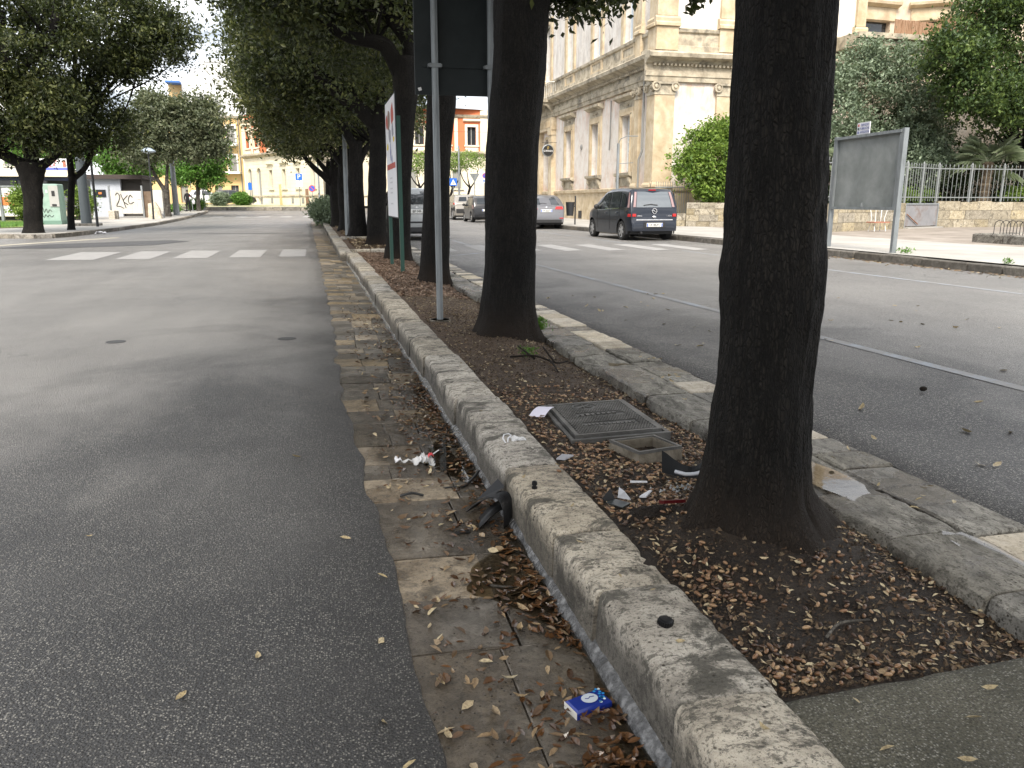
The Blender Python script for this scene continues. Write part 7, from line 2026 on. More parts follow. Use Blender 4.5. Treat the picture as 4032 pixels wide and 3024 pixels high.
# walking person in black
def person():
    x, y = -9.97, 70.5; z = zt(y) + .13
    T = thing('person', 'person in black clothes walking away along the left pavement', 'person', (x, y, z))
    J = {'pel': (0, 0, .95, .135, .11), 'sp1': (0, .0, 1.1, .125, .1), 'ch': (0, .02, 1.3, .165, .12), 'nk0': (0, .02, 1.46, .07, .065), 'nk': (0, .03, 1.52, .055, .055),
         'shl': (-.16, .02, 1.4, .075, .075), 'ell': (-.24, .0, 1.13, .055, .055), 'wrl': (-.22, .1, .9, .04, .04),
         'shr': (.16, .02, 1.4, .075, .075), 'elr': (.27, .06, 1.2, .055, .055), 'wrr': (.42, .16, 1.1, .04, .04),
         'hl': (-.09, 0, .88, .1, .1), 'kl': (-.11, -.03, .5, .07, .075), 'al': (-.12, -.14, .1, .045, .05), 'tl': (-.13, -.02, .04, .045, .035),
         'hr': (.09, 0, .88, .1, .1), 'kr': (.11, .12, .5, .07, .075), 'ar': (.11, .12, .09, .045, .05), 'tr': (.12, .25, .04, .045, .035)}
    Eg = [('pel', 'sp1'), ('sp1', 'ch'), ('ch', 'nk0'), ('nk0', 'nk'), ('ch', 'shl'), ('shl', 'ell'), ('ell', 'wrl'), ('ch', 'shr'), ('shr', 'elr'), ('elr', 'wrr'), ('pel', 'hl'), ('hl', 'kl'), ('kl', 'al'), ('al', 'tl'), ('pel', 'hr'), ('hr', 'kr'), ('kr', 'ar'), ('ar', 'tr')]
    ks = list(J); me = bpy.data.meshes.new('body'); me.from_pydata([J[k][:3] for k in ks], [(ks.index(a), ks.index(b)) for a, b in Eg], [])
    o = link('body', me, T); md = o.modifiers.new('skin', 'SKIN'); 
    for i, k in enumerate(ks):
        sv = me.skin_vertices[0].data[i]; sv.radius = J[k][3:5]; sv.use_root = (k == 'pel')
    o.modifiers.new('sub', 'SUBSURF').levels = 1; o.modifiers['sub'].render_levels = 1
    me.materials.append(plain('black_clothes', (.006, .006, .007), .9))
    m = MB(); m.ball((0, .04, 1.64), .075, .092, .115, 12, 9); m.ball((0, .135, 1.62), .015, .02, .02, 6, 4); m.build('head', plain('skin', (.42, .27, .2), .6), T, True, local=True)
    m = MB(); m.ball((0, .02, 1.68), .085, .098, .1, 12, 8); m.build('hair', M_black, T, True, local=True)
    for sx, wx, wy, wz in ((-1, -.22, .1, .9), (1, .42, .16, 1.1)):
        m = MB(); m.ball((wx + sx * .005, wy + .02, wz - .05), .02, .035, .05, 8, 6)
        for k in range(4): m.tube([(wx + sx * .005, wy - .01 + k * .018, wz - .08), (wx + sx * .002, wy + k * .018, wz - .12), (wx - sx * .012, wy + k * .017, wz - .145)], [.008, .008, .006], 5)
        m.tube([(wx, wy + .05, wz - .05), (wx - sx * .01, wy + .075, wz - .08), (wx - sx * .015, wy + .08, wz - .1)], [.01, .009, .007], 5); m.build('hand', bpy.data.materials['skin'], T, True, local=True)
    bg_ = thing('shopping_bag', 'small white carrier bag held by the person in black', 'bag', (x + .42, y + .17, z + .6))
    m = MB(); m.lathe((x + .42, y + .18, z + .62), (0, 0, 1), [(.06, 0), (.1, .05), (.11, .22), (.07, .32), (.015, .42)], 10); m.build('bag_body', M_paper, bg_, True)
person()

# overhead wires
WR = thing('overhead_wires', 'thin overhead wires slung across the street from the corner oaks', 'wires', (-6, 45, 7))
for a, b, s in (((-12, 36, 9.5), (4, 62, 7.2), .5), ((-12, 36.5, 8.8), (4, 62, 6.6), .6), ((-14, 70, 9), (20, 83, 8.2), .6)):
    m = MB(); P = [(a[0] + (b[0] - a[0]) * t, a[1] + (b[1] - a[1]) * t, a[2] + (b[2] - a[2]) * t - s * 4 * t * (1 - t)) for t in [k / 14 for k in range(15)]]; m.tube(P, .012, 4); m.build('wire', M_under, WR)

# ---------------------------------------------------------------- covers, litter and fallen leaves
M_castiron = surf('worn_cast_iron', [(.06, .058, .054), (.095, .092, .086), (.14, .136, .128)], 8, .55, .3, 90, metal=.3, spec=.5)
MH = thing('manhole_cover', 'square cast iron manhole cover with raised tread set in the litter', 'manhole cover', (1.39, 3.73, .15))
mcor = [(1.125, 3.405), (1.645, 3.425), (1.66, 4.095), (1.165, 4.075)]
ax_u = (Vector((*mcor[1], 0)) - Vector((*mcor[0], 0))); ax_v = (Vector((*mcor[3], 0)) - Vector((*mcor[0], 0)))
def mq(a, b, z):
    p = (Vector((*mcor[0], 0)) * (1 - a) * (1 - b) + Vector((*mcor[1], 0)) * a * (1 - b) + Vector((*mcor[2], 0)) * a * b + Vector((*mcor[3], 0)) * (1 - a) * b)
    return (p.x, p.y, z)
def mbox(m, a0, a1, b0, b1, z0, z1):
    P = [mq(a, b, z) for z in (z0, z1) for a, b in ((a0, b0), (a1, b0), (a1, b1), (a0, b1))]
    m.add(P, [(0, 3, 2, 1), (4, 5, 6, 7), (0, 1, 5, 4), (1, 2, 6, 5), (2, 3, 7, 6), (3, 0, 4, 7)])
m = MB()
mbox(m, 0, 1, 0, .035, .05, .146); mbox(m, 0, 1, .965, 1, .05, .146); mbox(m, 0, .04, .035, .965, .05, .146); mbox(m, .96, 1, .035, .965, .05, .146); m.build('frame', M_castiron, MH)
m = MB(); mbox(m, .06, .94, .055, .945, .06, .152); cov = m.build('lid', M_castiron, MH)
m = MB(); mbox(m, .06, .94, .055, .085, .152, .1585); mbox(m, .06, .94, .915, .945, .152, .1585); mbox(m, .06, .1, .085, .915, .152, .1585); mbox(m, .9, .94, .085, .915, .152, .1585); m.build('lid_rim', M_castiron, cov)
m = MB(); na, nb_ = 26, 36
for i in range(na):
    for j in range(nb_):
        a = .11 + .78 * (i + (.5 if j % 2 else 0)) / na; b = .1 + .8 * j / nb_
        if (a - .42) ** 2 / .022 + (b - .8) ** 2 / .010 < 1 or (abs(b - .56) < .06 and .25 < a < .78) or (abs(b - .3) < .045 and .22 < a < .8): continue
        mbox(m, a, a + .022, b, b + .012, .152, .1585)
o = m.build('tread_studs', M_castiron, cov); o['kind'] = 'stuff'
m = MB()
for k in range(28):
    t0, t1 = 2 * math.pi * k / 28, 2 * math.pi * (k + 1) / 28
    m.tube([mq(.42 + .12 * math.cos(t0), .8 + .085 * math.sin(t0), .155), mq(.42 + .12 * math.cos(t1), .8 + .085 * math.sin(t1), .155)], .006, 5)
for a0, b0, a1, b1 in ((.33, .76, .5, .85), (.34, .85, .52, .77), (.42, .72, .44, .88), (.32, .8, .53, .81)): m.tube([mq(a0, b0, .155), mq(a1, b1, .155)], .005, 5)
for k in range(7): mbox(m, .3 + k * .06, .335 + k * .06, .53 + .004 * k, .585, .152, .1605)
m.tube([mq(.2, .52, .155), mq(.35, .595, .155), mq(.82, .6, .155)], .004, 5)
for k in range(13): mbox(m, .24 + k * .042, .262 + k * .042, .275 + .012 * math.sin(k * .5), .315 + .012 * math.sin(k * .5), .152, .1585)
m.build('raised_emblem', M_castiron, cov)

BX = thing('valve_box', 'open square concrete valve box without lid beside the manhole cover', 'valve box', (1.41, 3.2, .12))
bc = [(1.335, 3.085), (1.555, 3.125), (1.505, 3.315), (1.275, 3.29)]
def bq(a, b, z, g=0):
    c = Vector((sum(p[0] for p in bc) / 4, sum(p[1] for p in bc) / 4, 0))
    p = (Vector((*bc[0], 0)) * (1 - a) * (1 - b) + Vector((*bc[1], 0)) * a * (1 - b) + Vector((*bc[2], 0)) * a * b + Vector((*bc[3], 0)) * (1 - a) * b)
    p = c + (p - c) * (1 + g); return (p.x, p.y, z)
m = MB()
for a0, a1, b0, b1 in ((0, 1, 0, .1), (0, 1, .9, 1), (0, .09, .1, .9), (.91, 1, .1, .9)):
    P = [bq(a, b, .05, .1) for a, b in ((a0, b0), (a1, b0), (a1, b1), (a0, b1))] + [bq(a, b, .168) for a, b in ((a0, b0), (a1, b0), (a1, b1), (a0, b1))]
    m.add(P, [(0, 3, 2, 1), (4, 5, 6, 7), (0, 1, 5, 4), (1, 2, 6, 5), (2, 3, 7, 6), (3, 0, 4, 7)])
m.build('chamber_wall', surf('dirty_concrete', [(.09, .075, .055), (.15, .13, .1), (.2, .175, .14)], 12, .9, .5, 70), BX)
m = MB()
for a0, a1, b0, b1 in ((-.01, 1.01, -.01, .05), (-.01, 1.01, .95, 1.01), (-.01, .045, .05, .95), (.955, 1.01, .05, .95)):
    P = [bq(a, b, .162) for a, b in ((a0, b0), (a1, b0), (a1, b1), (a0, b1))] + [bq(a, b, .175) for a, b in ((a0, b0), (a1, b0), (a1, b1), (a0, b1))]
    m.add(P, [(0, 3, 2, 1), (4, 5, 6, 7), (0, 1, 5, 4), (1, 2, 6, 5), (2, 3, 7, 6), (3, 0, 4, 7)])
m.build('rim', M_castiron, BX)
for i, (x, y) in enumerate(((-1.82, 7.75), (-.31, 7.55))):
    T = thing('road_valve_cover', 'small round iron valve cover sunk in the left carriageway', 'valve cover', (x, y, 0), group='valve covers in the left carriageway'); m = MB(); m.lathe((x, y, .001), (0, 0, 1), [(.085, 0), (.085, .002), (.075, .003), (.07, .001), (.02, .0015)], 20); m.build('lid', plain('dark_iron_lid', (.03, .03, .03), .6), T)

# tissue packet
M_navy = plain('blue_wrapper', (.012, .03, .23), .22, 0, .7)
TP = thing('tissue_packet', 'blue pocket tissue packet lying in the wet gutter', 'tissue packet', (.62, 1.7, -.03), R(-24) + R(40))
m = MB(); m.bevbox(-.054, .054, -.03, .03, -.002, .026, .006)
for i, p in enumerate(m.v): m.v[i] = (p[0], p[1], p[2] + .002 * math.sin(p[0] * 60))
m.build('wrapper', M_navy, TP, local=True)
m = MB(); m.box(-.0555, -.0542, -.0285, .0285, .0, .0225); m.build('open_end', plain('tissue_white', (.62, .6, .56), .9), TP, local=True)
m = MB(); m.add([(.006 + .02 * math.cos(t) * 1.15, .003 + .019 * math.sin(t), .0272) for t in [2 * math.pi * k / 20 for k in range(20)]], [tuple(range(20))]); ov = m.build('label_oval', plain('label_white', (.55, .6, .66), .4), TP, local=True)
m = MB(); m.tube([(-.006, .006, .0278), (.002, .002, .0278), (.01, .007, .0278), (.02, .003, .0278)], .0012, 4); m.build('label_script', M_navy, ov, local=True)
random.seed(2)
for k in range(13):
    x, y = random.uniform(.022, .05), random.uniform(-.026, .026)
    m = MB(); m.add([(x + .0042 * math.cos(t), y + .0042 * math.sin(t), .0274) for t in [2 * math.pi * q / 8 for q in range(8)]], [tuple(range(8))]); m.build('dot', plain('cyan_dot' if k % 5 else 'pale_dot', (.02, .25, .6) if k % 5 else (.6, .7, .75), .4), TP, local=True)

# black ribbed strap
M_rub = plain('black_rubber', (.006, .006, .0065), .45, 0, .3)
SP = thing('ribbed_strap', 'crumpled black ribbed plastic strap against the kerb in the gutter', 'plastic strap', (.66, 3.0, -.03))
def ribbon(path, w, side, ribs=0, th=.004):
    mm = MB(); P = smooth_path([(*p, 0) for p in path], 8); s = Vector(side).normalized()
    for p in P:
        q = Vector(p[:3]); mm.v += [q - s * w, q + s * w, q + s * w + Vector((0, 0, th)), q - s * w + Vector((0, 0, th))]
    for i in range(len(P) - 1):
        for k in range(4): a = 4 * i + k; b = 4 * i + (k + 1) % 4; mm.f.append((a, b, b + 4, a + 4))
    mm.f += [(3, 2, 1, 0), tuple(4 * (len(P) - 1) + k for k in range(4))]
    for r in range(ribs):
        o_ = s * (-w + 2 * w * (r + .5) / ribs); mm.tube([Vector(p[:3]) + o_ + Vector((0, 0, th)) for p in P], .0022, 4)
    return mm
ribbon([(.7, 2.9, -.03), (.7, 2.905, .02), (.695, 2.92, .06), (.685, 2.95, .078), (.665, 2.99, .07), (.64, 3.03, .045), (.61, 3.06, .015), (.58, 3.08, -.02)], .034, (.75, .55, .1), 10).build('strap', M_rub, SP, 'all')
ribbon([(.58, 2.93, -.024), (.62, 2.93, .012), (.66, 2.95, .03), (.7, 2.98, .035)], .045, (.2, 1, .1), 0, .006).build('torn_flap', M_rub, SP, 'all')
m = MB(); m.add([(.6, 3.08, .02), (.69, 3.06, .115), (.705, 3.0, .1), (.66, 3.0, .07)], [(0, 1, 2, 3)]); m.build('corner', M_rub, SP)
for pth, sd, lab in (([(.5, 3.38, -.03), (.55, 3.34, -.012), (.6, 3.36, -.02), (.66, 3.42, .0), (.69, 3.47, .01)], (.5, -.9, .2), 'thin black plastic strip curling near the ribbed strap'), ([(.46, 2.86, -.03), (.53, 2.86, -.024)], (0, 1, 0), 'short flat black plastic bar in front of the ribbed strap'), ([(.3, 3.28, -.01), (.35, 3.25, .008), (.4, 3.26, -.01)], (.2, 1, 0), 'dark torn plastic piece on a beige gutter slab')):
    T = thing('plastic_scrap', lab, 'plastic scrap', pth[0]); ribbon(pth if len(pth) > 2 else [pth[0], ((pth[0][0] + pth[1][0]) / 2, pth[0][1], -.022), pth[1]], .011, sd).build('strip', M_rub, T, 'all')

# crumpled wrapper and papers
def crumple(name, c, rx, ry, rz, mat, parent, seed, n=9):
    rg = random.Random(seed); m = MB()
    for j in range(n + 1):
        for i in range(n + 1):
            u, v = i / n - .5, j / n - .5
            m.v.append((c[0] + rx * 2 * u + rx * .25 * fbm(u * 5, v * 5, seed, 1, 3), c[1] + ry * 2 * v + ry * .3 * fbm(u * 5, v * 5, seed + 9, 1, 3), c[2] + rz * (.45 + .9 * fbm(u * 4, v * 4, seed + 3, 1, 3)) * (1 - (2 * abs(u)) ** 4 * .5)))
    for j in range(n):
        for i in range(n):
            a = j * (n + 1) + i; m.f.append((a, a + 1, a + n + 2, a + n + 1))
    return m.build(name, mat, parent)
def film(name, col, tr=.25):
    t = NT(name); v = t.coord('obj'); p = t.n('ShaderNodeBsdfPrincipled', {'Base Color': (*col, 1), 'Roughness': .2, 'Specular IOR Level': .8}); q = t.n('ShaderNodeBsdfTransparent', {})
    ms = t.n('ShaderNodeMixShader', {0: t.math('MULTIPLY', t.noise(v, 60, 3), tr * 2), 1: p.outputs[0], 2: q.outputs[0]}); t.link(ms.outputs[0], t.out.inputs['Surface']); return t.m
M_film = film('clear_wrapper', (.7, .7, .7))
W = thing('plastic_wrapper', 'crumpled clear plastic wrapper with a red scrap in the gutter', 'wrapper', (.45, 3.72, -.02))
crumple('film', (.46, 3.72, -.02), .05, .05, .06, M_film, W, 3); crumple('film_tail', (.4, 3.76, -.02), .04, .018, .02, M_film, W, 5, 5)
crumple('red_scrap', (.5, 3.74, .0), .014, .02, .05, M_red_s, W, 7, 4)
m = MB(); m.cyl((.51, 3.76, .012), (.55, 3.8, .02), .003, 5); m.build('stick', M_paper, W)
W = thing('paper_scrap', 'small torn white scrap beside the crumpled wrapper', 'paper scrap', (.34, 3.76, -.01)); crumple('scrap', (.34, 3.76, -.012), .016, .03, .03, M_paper, W, 11, 5)
W = thing('paper_card', 'white flyer with a red print lying on the manhole corner', 'flyer', (1.12, 3.9, .17))
m = MB(); pts = [(1.035, 3.86, .146), (1.115, 3.83, .149), (1.2, 3.93, .171), (1.12, 3.96, .171)]
for j in range(5):
    for i in range(5):
        u, v = i / 4, j / 4; p = (Vector(pts[0]) * (1 - u) * (1 - v) + Vector(pts[1]) * u * (1 - v) + Vector(pts[2]) * u * v + Vector(pts[3]) * (1 - u) * v); m.v.append((p.x, p.y, p.z + .012 * math.sin(v * 3.0)))
for j in range(4):
    for i in range(4): a = j * 5 + i; m.f.append((a, a + 1, a + 6, a + 5))
fl = m.build('sheet', plain('flyer_white', (.66, .64, .74), .5), W, 'all')
m = MB(); m.add([(1.125, 3.87, .1655), (1.15, 3.89, .1675), (1.17, 3.905, .169), (1.16, 3.925, .1705), (1.13, 3.9, .169), (1.12, 3.885, .168)], [tuple(range(6))]); m.build('red_print', Mp[0], fl)
W = thing('face_mask_scrap', 'torn plastic packet with a white elastic loop on the kerb', 'litter', (.84, 3.42, .165)); crumple('packet', (.87, 3.42, .163), .035, .035, .018, M_film, W, 13, 6)
m = MB(); m.tube([(.8, 3.38, .166), (.8, 3.44, .172), (.815, 3.48, .176), (.84, 3.49, .176), (.845, 3.46, .176), (.82, 3.42, .176), (.81, 3.38, .17)], .0035, 5); m.build('loop', M_paper, W, 'all')
CP = thing('bottle_cap', 'black plastic bottle cap standing on a mossy stain of the kerb', 'bottle cap', (.84, 1.73, .165))
m = MB(); m.lathe((.84, 1.73, .164), (.15, -.1, 1), [(.019, 0), (.02, .004), (.02, .014), (.017, .0165), (.012, .017)], 24)
for k in range(20): t = 2 * math.pi * k / 20; m.cyl((.84 + .0205 * math.cos(t), 1.73 + .0205 * math.sin(t), .166), (.8415 + .0205 * math.cos(t), 1.729 + .0205 * math.sin(t), .178), .0012, 4)
m.build('cap', M_rub, CP, True)
CP = thing('plastic_stopper', 'small black plastic stopper upright on the kerb near the strap', 'stopper', (.77, 2.79, .16)); m = MB(); m.lathe((.775, 2.79, .158), (0, 0, 1), [(.011, 0), (.011, .012), (.007, .013), (.007, .018), (.011, .02), (.01, .032), (.004, .036)], 14); m.build('stopper_body', M_rub, CP, True)
# car fragments at the foot of the near oak
def shard(label, pts, mat, th=.003, name='car_fragment'):
    c = [sum(p[i] for p in pts) / len(pts) for i in range(3)]; T = thing(name, label, 'fragment', c); m = MB()
    m.prism(pts, (0, .001, th)); m.build('shard', mat, T)
M_wht = plain('white_plastic', (.5, .51, .54), .4); M_dk = plain('dark_plastic', (.008, .009, .01), .45, 0, .3)
T = thing('car_fragment', 'black curved bumper fragment with white edge against the oak roots', 'fragment', (1.43, 2.86, .17))
m = MB(); P = [(1.36 + .16 * t, 2.9 - .09 * math.sin(t * 2.4), .0) for t in [k / 10 for k in range(11)]]
for p, h in zip(P, [.075, .065, .05, .04, .032, .028, .026, .026, .03, .034, .04]): m.v += [(p[0], p[1], .14), (p[0], p[1] + .01, .16 + h)]
m.f += [(2 * k, 2 * k + 2, 2 * k + 3, 2 * k + 1) for k in range(10)]; m.build('shell', M_dk, T)
m = MB(); m.tube([(p[0], p[1] - .015, .158 + .01 * abs(k - 4) / 5) for k, p in enumerate(P)][2:], .008, 6); m.build('white_edge', M_wht, T, 'all')
shard('pointed white plastic shard at the oak foot', [(1.0652, 2.65, 0.15), (1.1042, 2.614, 0.15), (1.0832, 2.626, 0.18), (1.0694, 2.65, 0.189)], M_wht)
shard('flat white plastic sliver near the pointed shard', [(1.1354, 2.6067, 0.16), (1.1914, 2.6488, 0.163), (1.2019, 2.6418, 0.166), (1.1564, 2.5928, 0.163)], M_wht, .006)
shard('pale curled plastic strip among the acorns', [(1.172, 2.7902, 0.155), (1.235, 2.7622, 0.158), (1.228, 2.7483, 0.161), (1.165, 2.7692, 0.158)], M_wht, .005)
shard('upright black triangular shard beside the kerb', [(0.9996, 2.6558, 0.14), (1.0521, 2.6258, 0.14), (1.0333, 2.6483, 0.188)], M_dk)
shard('grey smoked plastic plate lying by the kerb', [(1.0026, 2.6095, 0.15), (1.0481, 2.6235, 0.153), (1.0831, 2.5675, 0.156), (1.0411, 2.5395, 0.153)], plain('smoked_plastic', (.035, .04, .04), .3, 0, .5))
shard('dark red lamp lens fragment on the bark heap', [(1.1495, 2.4632, 0.19), (1.2335, 2.4562, 0.19), (1.2405, 2.4352, 0.196), (1.1565, 2.4352, 0.199)], plain('dark_red_lens', (.07, .006, .008), .3), .012)
shard('grey plastic chip among the acorns near the kerb', [(.97, 3.14, .15), (1.01, 3.18, .155), (1.05, 3.14, .16), (1.0, 3.11, .155)], plain('grey_chip', (.3, .3, .32), .4), .006)
T = thing('bark_slab', 'fallen dark slab of bark at the foot of the near oak', 'bark', (1.15, 2.46, .14)); m = MB()
for j in range(7):
    for i in range(11):
        u, v = i / 10, j / 6; m.v.append((1.0 + .3 * u, 2.4 + .14 * v - .02 * u, .13 + .055 * math.sin(math.pi * u) * math.sin(math.pi * v) + .02 * fbm(u * 4, v * 4, 2, 1, 3)))
for j in range(6):
    for i in range(10): a = j * 11 + i; m.f.append((a, a + 1, a + 12, a + 11))
m.build('slab', M_bark, T, 'all')
rg = random.Random(8)
T = thing('glass_crumbs', 'crumbs of broken clear plastic under the curved bumper fragment', 'plastic crumbs', (1.32, 2.7, .17)); m = MB()
for k in range(26):
    x, y = rg.gauss(1.33, .05), rg.gauss(2.68, .05); s = rg.uniform(.003, .009); z = soil_z(x, y) + .012; m.add([(x - s, y, z), (x + s, y - s * .5, z + s * .4), (x + s * .4, y + s, z + s), (x - s * .3, y + s * .4, z + s * 1.6)], [(0, 1, 2), (0, 2, 3), (0, 3, 1), (1, 3, 2)])
o = m.build('crumbs', film('clear_crumbs', (.3, .32, .33), .3), T); o['kind'] = 'stuff'
# twigs and a dead branch
def twig(label, paths, mat=M_bark_pale):
    T = thing('fallen_branch', label, 'branch', paths[0][0])
    for p in paths:
        m = MB(); P = smooth_path([(*q, (.008 if len(paths) > 1 else .0045) * (1 - .5 * i / len(p))) for i, q in enumerate(p)], 5); m.tube([q[:3] for q in P], [q[3] for q in P], 6, True, .3); m.build('stick', mat, T, 'all')
zz = lambda x, y: soil_z(x, y) + .012
twig('forked dead branch lying by the root toe of the sign oak', [[(1.35, 5.55, zz(1.35, 5.55)), (1.5, 5.42, zz(1.5, 5.42) + .02), (1.65, 5.38, zz(1.65, 5.38)), (1.78, 5.5, zz(1.78, 5.5) + .01)], [(1.6, 5.38, zz(1.6, 5.38) + .01), (1.58, 5.2, zz(1.58, 5.2) + .01), (1.55, 5.0, zz(1.55, 5.0))], [(1.5, 5.42, zz(1.5, 5.42)), (1.42, 5.6, zz(1.42, 5.6) + .07)], [(1.64, 5.38, zz(1.64, 5.38)), (1.6, 5.55, zz(1.6, 5.55) + .08)]], M_bark)
twig('thin curved twig on the bare soil near the concrete slab', [[(1.25, 1.62, zz(1.25, 1.62)), (1.32, 1.66, zz(1.32, 1.66) + .01), (1.42, 1.67, zz(1.42, 1.67))]])
twig('pale stick soaking in the gutter puddle', [[(.5, 2.42, -.025), (.54, 2.38, -.018), (.585, 2.37, -.02)]])
# white rag on the right road and a dark stub
T = thing('paper_rag', 'crumpled white rag at the end of the blue parking line', 'litter', (3.95, 25.4, .1)); crumple('rag', (3.95, 25.4, zr(4, 25.4)), .22, .18, .22, M_paper, T, 21, 7)
T = thing('paper_rag', 'small crumpled white paper by the pavement corner kerb', 'litter', (-8.2, 34.5, .02)); crumple('rag', (-8.2, 34.5, .01), .2, .15, .12, M_paper, T, 23, 6)
T = thing('wood_chip', 'small dark stub lying alone on the right carriageway', 'litter', (3.62, 4.02, .11)); m = MB(); m.ball((3.62, 4.02, .115), .026, .018, .016, 8, 6); m.build('stub', M_bark, T, True)
def weed(label, x, y, z, n, h, seed):
    T = thing('weed_tuft', label, 'weed', (x, y, z)); rg = np.random.default_rng(seed); P = np.stack([rg.normal(x, h * .5, n), rg.normal(y, h * .5, n), z + rg.random(n) * h], 1); V, F = leaf_cloud(P, h * .6, rg, -.6, .35); fast_mesh('leaves', V, F, M_lf_bright, T)
weed('green weed tuft at the right foot of the sign oak', 1.86, 6.6, .16, 160, .09, 1); weed('pale sprig of weed lying near the dead branch', 1.5, 5.6, .13, 70, .06, 2)
weed('weed tuft at the board post on the pale pavement', 11.85, 14.1, .2, 60, .12, 3); weed('green weeds at the plinth by the litter bin', 15.2, 41.5, .2, 260, .4, 4); weed('weed tuft in the right kerb joint', 11.6, 11.3, .2, 60, .1, 5)

# --- leaf litter and acorns
def litter_leaf_mat(name, cols, rough=.6):
    t = NT(name); isl = t.n('ShaderNodeNewGeometry').outputs['Random Per Island']; v = t.coord('pos')
    c = t.ramp(isl, [(i / (len(cols) - 1), q) for i, q in enumerate(cols)])
    c = t.mix(t.ramp(t.noise(v, 160, 3), [(.45, 0.0), (.65, .5)]), c, (.06, .035, .02))
    t.principled(c, rough, 0, None, .4); return t.m
M_lit = litter_leaf_mat('dry_leaf_litter', [(.06, .036, .02), (.16, .105, .056), (.3, .215, .12), (.52, .44, .28), (.13, .075, .04), (.08, .05, .03)])
M_lit_wet = litter_leaf_mat('wet_brown_leaves', [(.03, .014, .006), (.07, .033, .013), (.13, .06, .022), (.1, .05, .022), (.05, .024, .011), (.3, .22, .13)], .16)
M_lit_road = litter_leaf_mat('stray_leaves', [(.1, .055, .03), (.28, .19, .1), (.42, .35, .2), (.12, .05, .03)], .5)
def litter(P, Lmin, Lmax, rg, lift=.004, tilt=.35):
    """curled oval leaves lying on the ground: 8 verts, 6 quads/tris"""
    n = len(P); an = rg.uniform(0, 2 * np.pi, n); L = rg.uniform(Lmin, Lmax, n); W = L * rg.uniform(.3, .46, n)
    d = np.stack([np.cos(an), np.sin(an), rg.normal(0, tilt, n) * .5], 1); s = np.stack([-np.sin(an), np.cos(an), rg.normal(0, tilt, n)], 1); u = np.array([0, 0, 1.0])
    cu = rg.uniform(-.08, .25, n)[:, None] * L[:, None]; fo = rg.uniform(.0, .35, n)[:, None] * W[:, None]
    c = P + u * (lift + np.abs(rg.normal(0, .004, n))[:, None])
    Lc, Wc = L[:, None], W[:, None]
    b = c - d * Lc * .5 + u * cu; t_ = c + d * Lc * .5 + u * cu
    m1, m2 = c - d * Lc * .17, c + d * Lc * .2
    l1, r1 = m1 + s * Wc * .48 + u * fo, m1 - s * Wc * .48 + u * fo
    l2, r2 = m2 + s * Wc * .42 + u * fo, m2 - s * Wc * .42 + u * fo
    V = np.stack([b, m1, m2, t_, l1, r1, l2, r2], 1).reshape(-1, 3); i = np.arange(n)[:, None] * 8
    F = np.concatenate([i + np.array([f]) for f in ((0, 1, 4), (0, 5, 1), (1, 2, 6), (1, 6, 4), (1, 5, 7), (1, 7, 2), (2, 3, 6), (2, 7, 3))], 1).reshape(-1, 3)
    return V, F
def soilz_arr(P): return np.array([soil_z(x, y) for x, y in P])
rg = np.random.default_rng(31)
def blocked(x, y):
    tr = ((x - 1.46) ** 2 + (y - 2.28) ** 2 < .26 ** 2) | ((x - 1.57) ** 2 + (y - 6.6) ** 2 < .27 ** 2)
    mh = (x > 1.12) & (x < 1.67) & (y > 3.4) & (y < 4.1); bx = (x > 1.28) & (x < 1.56) & (y > 3.08) & (y < 3.32)
    return tr | mh | bx
n = 13000; x = rg.uniform(.985, 1.87, n); y = 1.42 + rg.random(n) ** 1.15 * 8.6
dens = np.where((y > 2.5) & (y < 3.7), 1.0, np.where(y < 2.4, .34, np.where(y > 7.5, .95, .5))) * np.where((y < 2.4) & ((x < 1.12) | (y < 1.6) | (x > 1.7)), 2.4, 1.0) * np.where((y > 4.3) & (y < 5.6) & (x > 1.25) & (x < 1.7), .45, 1)
k = (rg.random(n) < dens) & ~blocked(x, y); x, y = x[k], y[k]; P = np.stack([x, y, soilz_arr(zip(x, y))], 1)
V, F = litter(P, .008, .03, rg); o = fast_mesh('leaf_litter', V, F, M_lit); o['kind'] = 'stuff'; o['label'] = 'dry brown holm oak leaves scattered over the soil strip'
n = 10000; x = rg.uniform(.9, 1.87, n); y = rg.uniform(9.5, 18.1, n); P = np.stack([x, y, soilz_arr(zip(x, y))], 1); V, F = litter(P, .025, .055, rg); o = fast_mesh('leaf_litter', V, F, litter_leaf_mat('reddish_leaf_litter', [(.14, .08, .05), (.25, .16, .105), (.36, .26, .18), (.1, .06, .04)])); o['kind'] = 'stuff'; o['label'] = 'reddish leaf litter on the farther soil strip'
n = 2500; x = rg.uniform(.9, 1.9, n); y = rg.uniform(18.6, 40, n); P = np.stack([x, y, np.full(n, .135)], 1); V, F = litter(P, .06, .13, rg); o = fast_mesh('leaf_litter', V, F, M_lit); o['kind'] = 'stuff'; o['label'] = 'leaf litter around the far oaks of the strip'
n = 22000; x = rg.uniform(.98, 1.87, n); y = 1.41 + rg.random(n) ** 1.5 * 7; P = np.stack([x, y, soilz_arr(zip(x, y)) + .002], 1); sz = np.minimum(rg.exponential(.0022, n), .007)[:, None] + .001
tet = np.array([[-1, -.6, 0], [1, -.5, 0], [0, 1, 0], [.1, 0, 1.1]]); V = (P[:, None, :] + (tet[None] + rg.normal(0, .3, (n, 4, 3))) * sz[:, None, :]).reshape(-1, 3); i4 = np.arange(n)[:, None] * 4
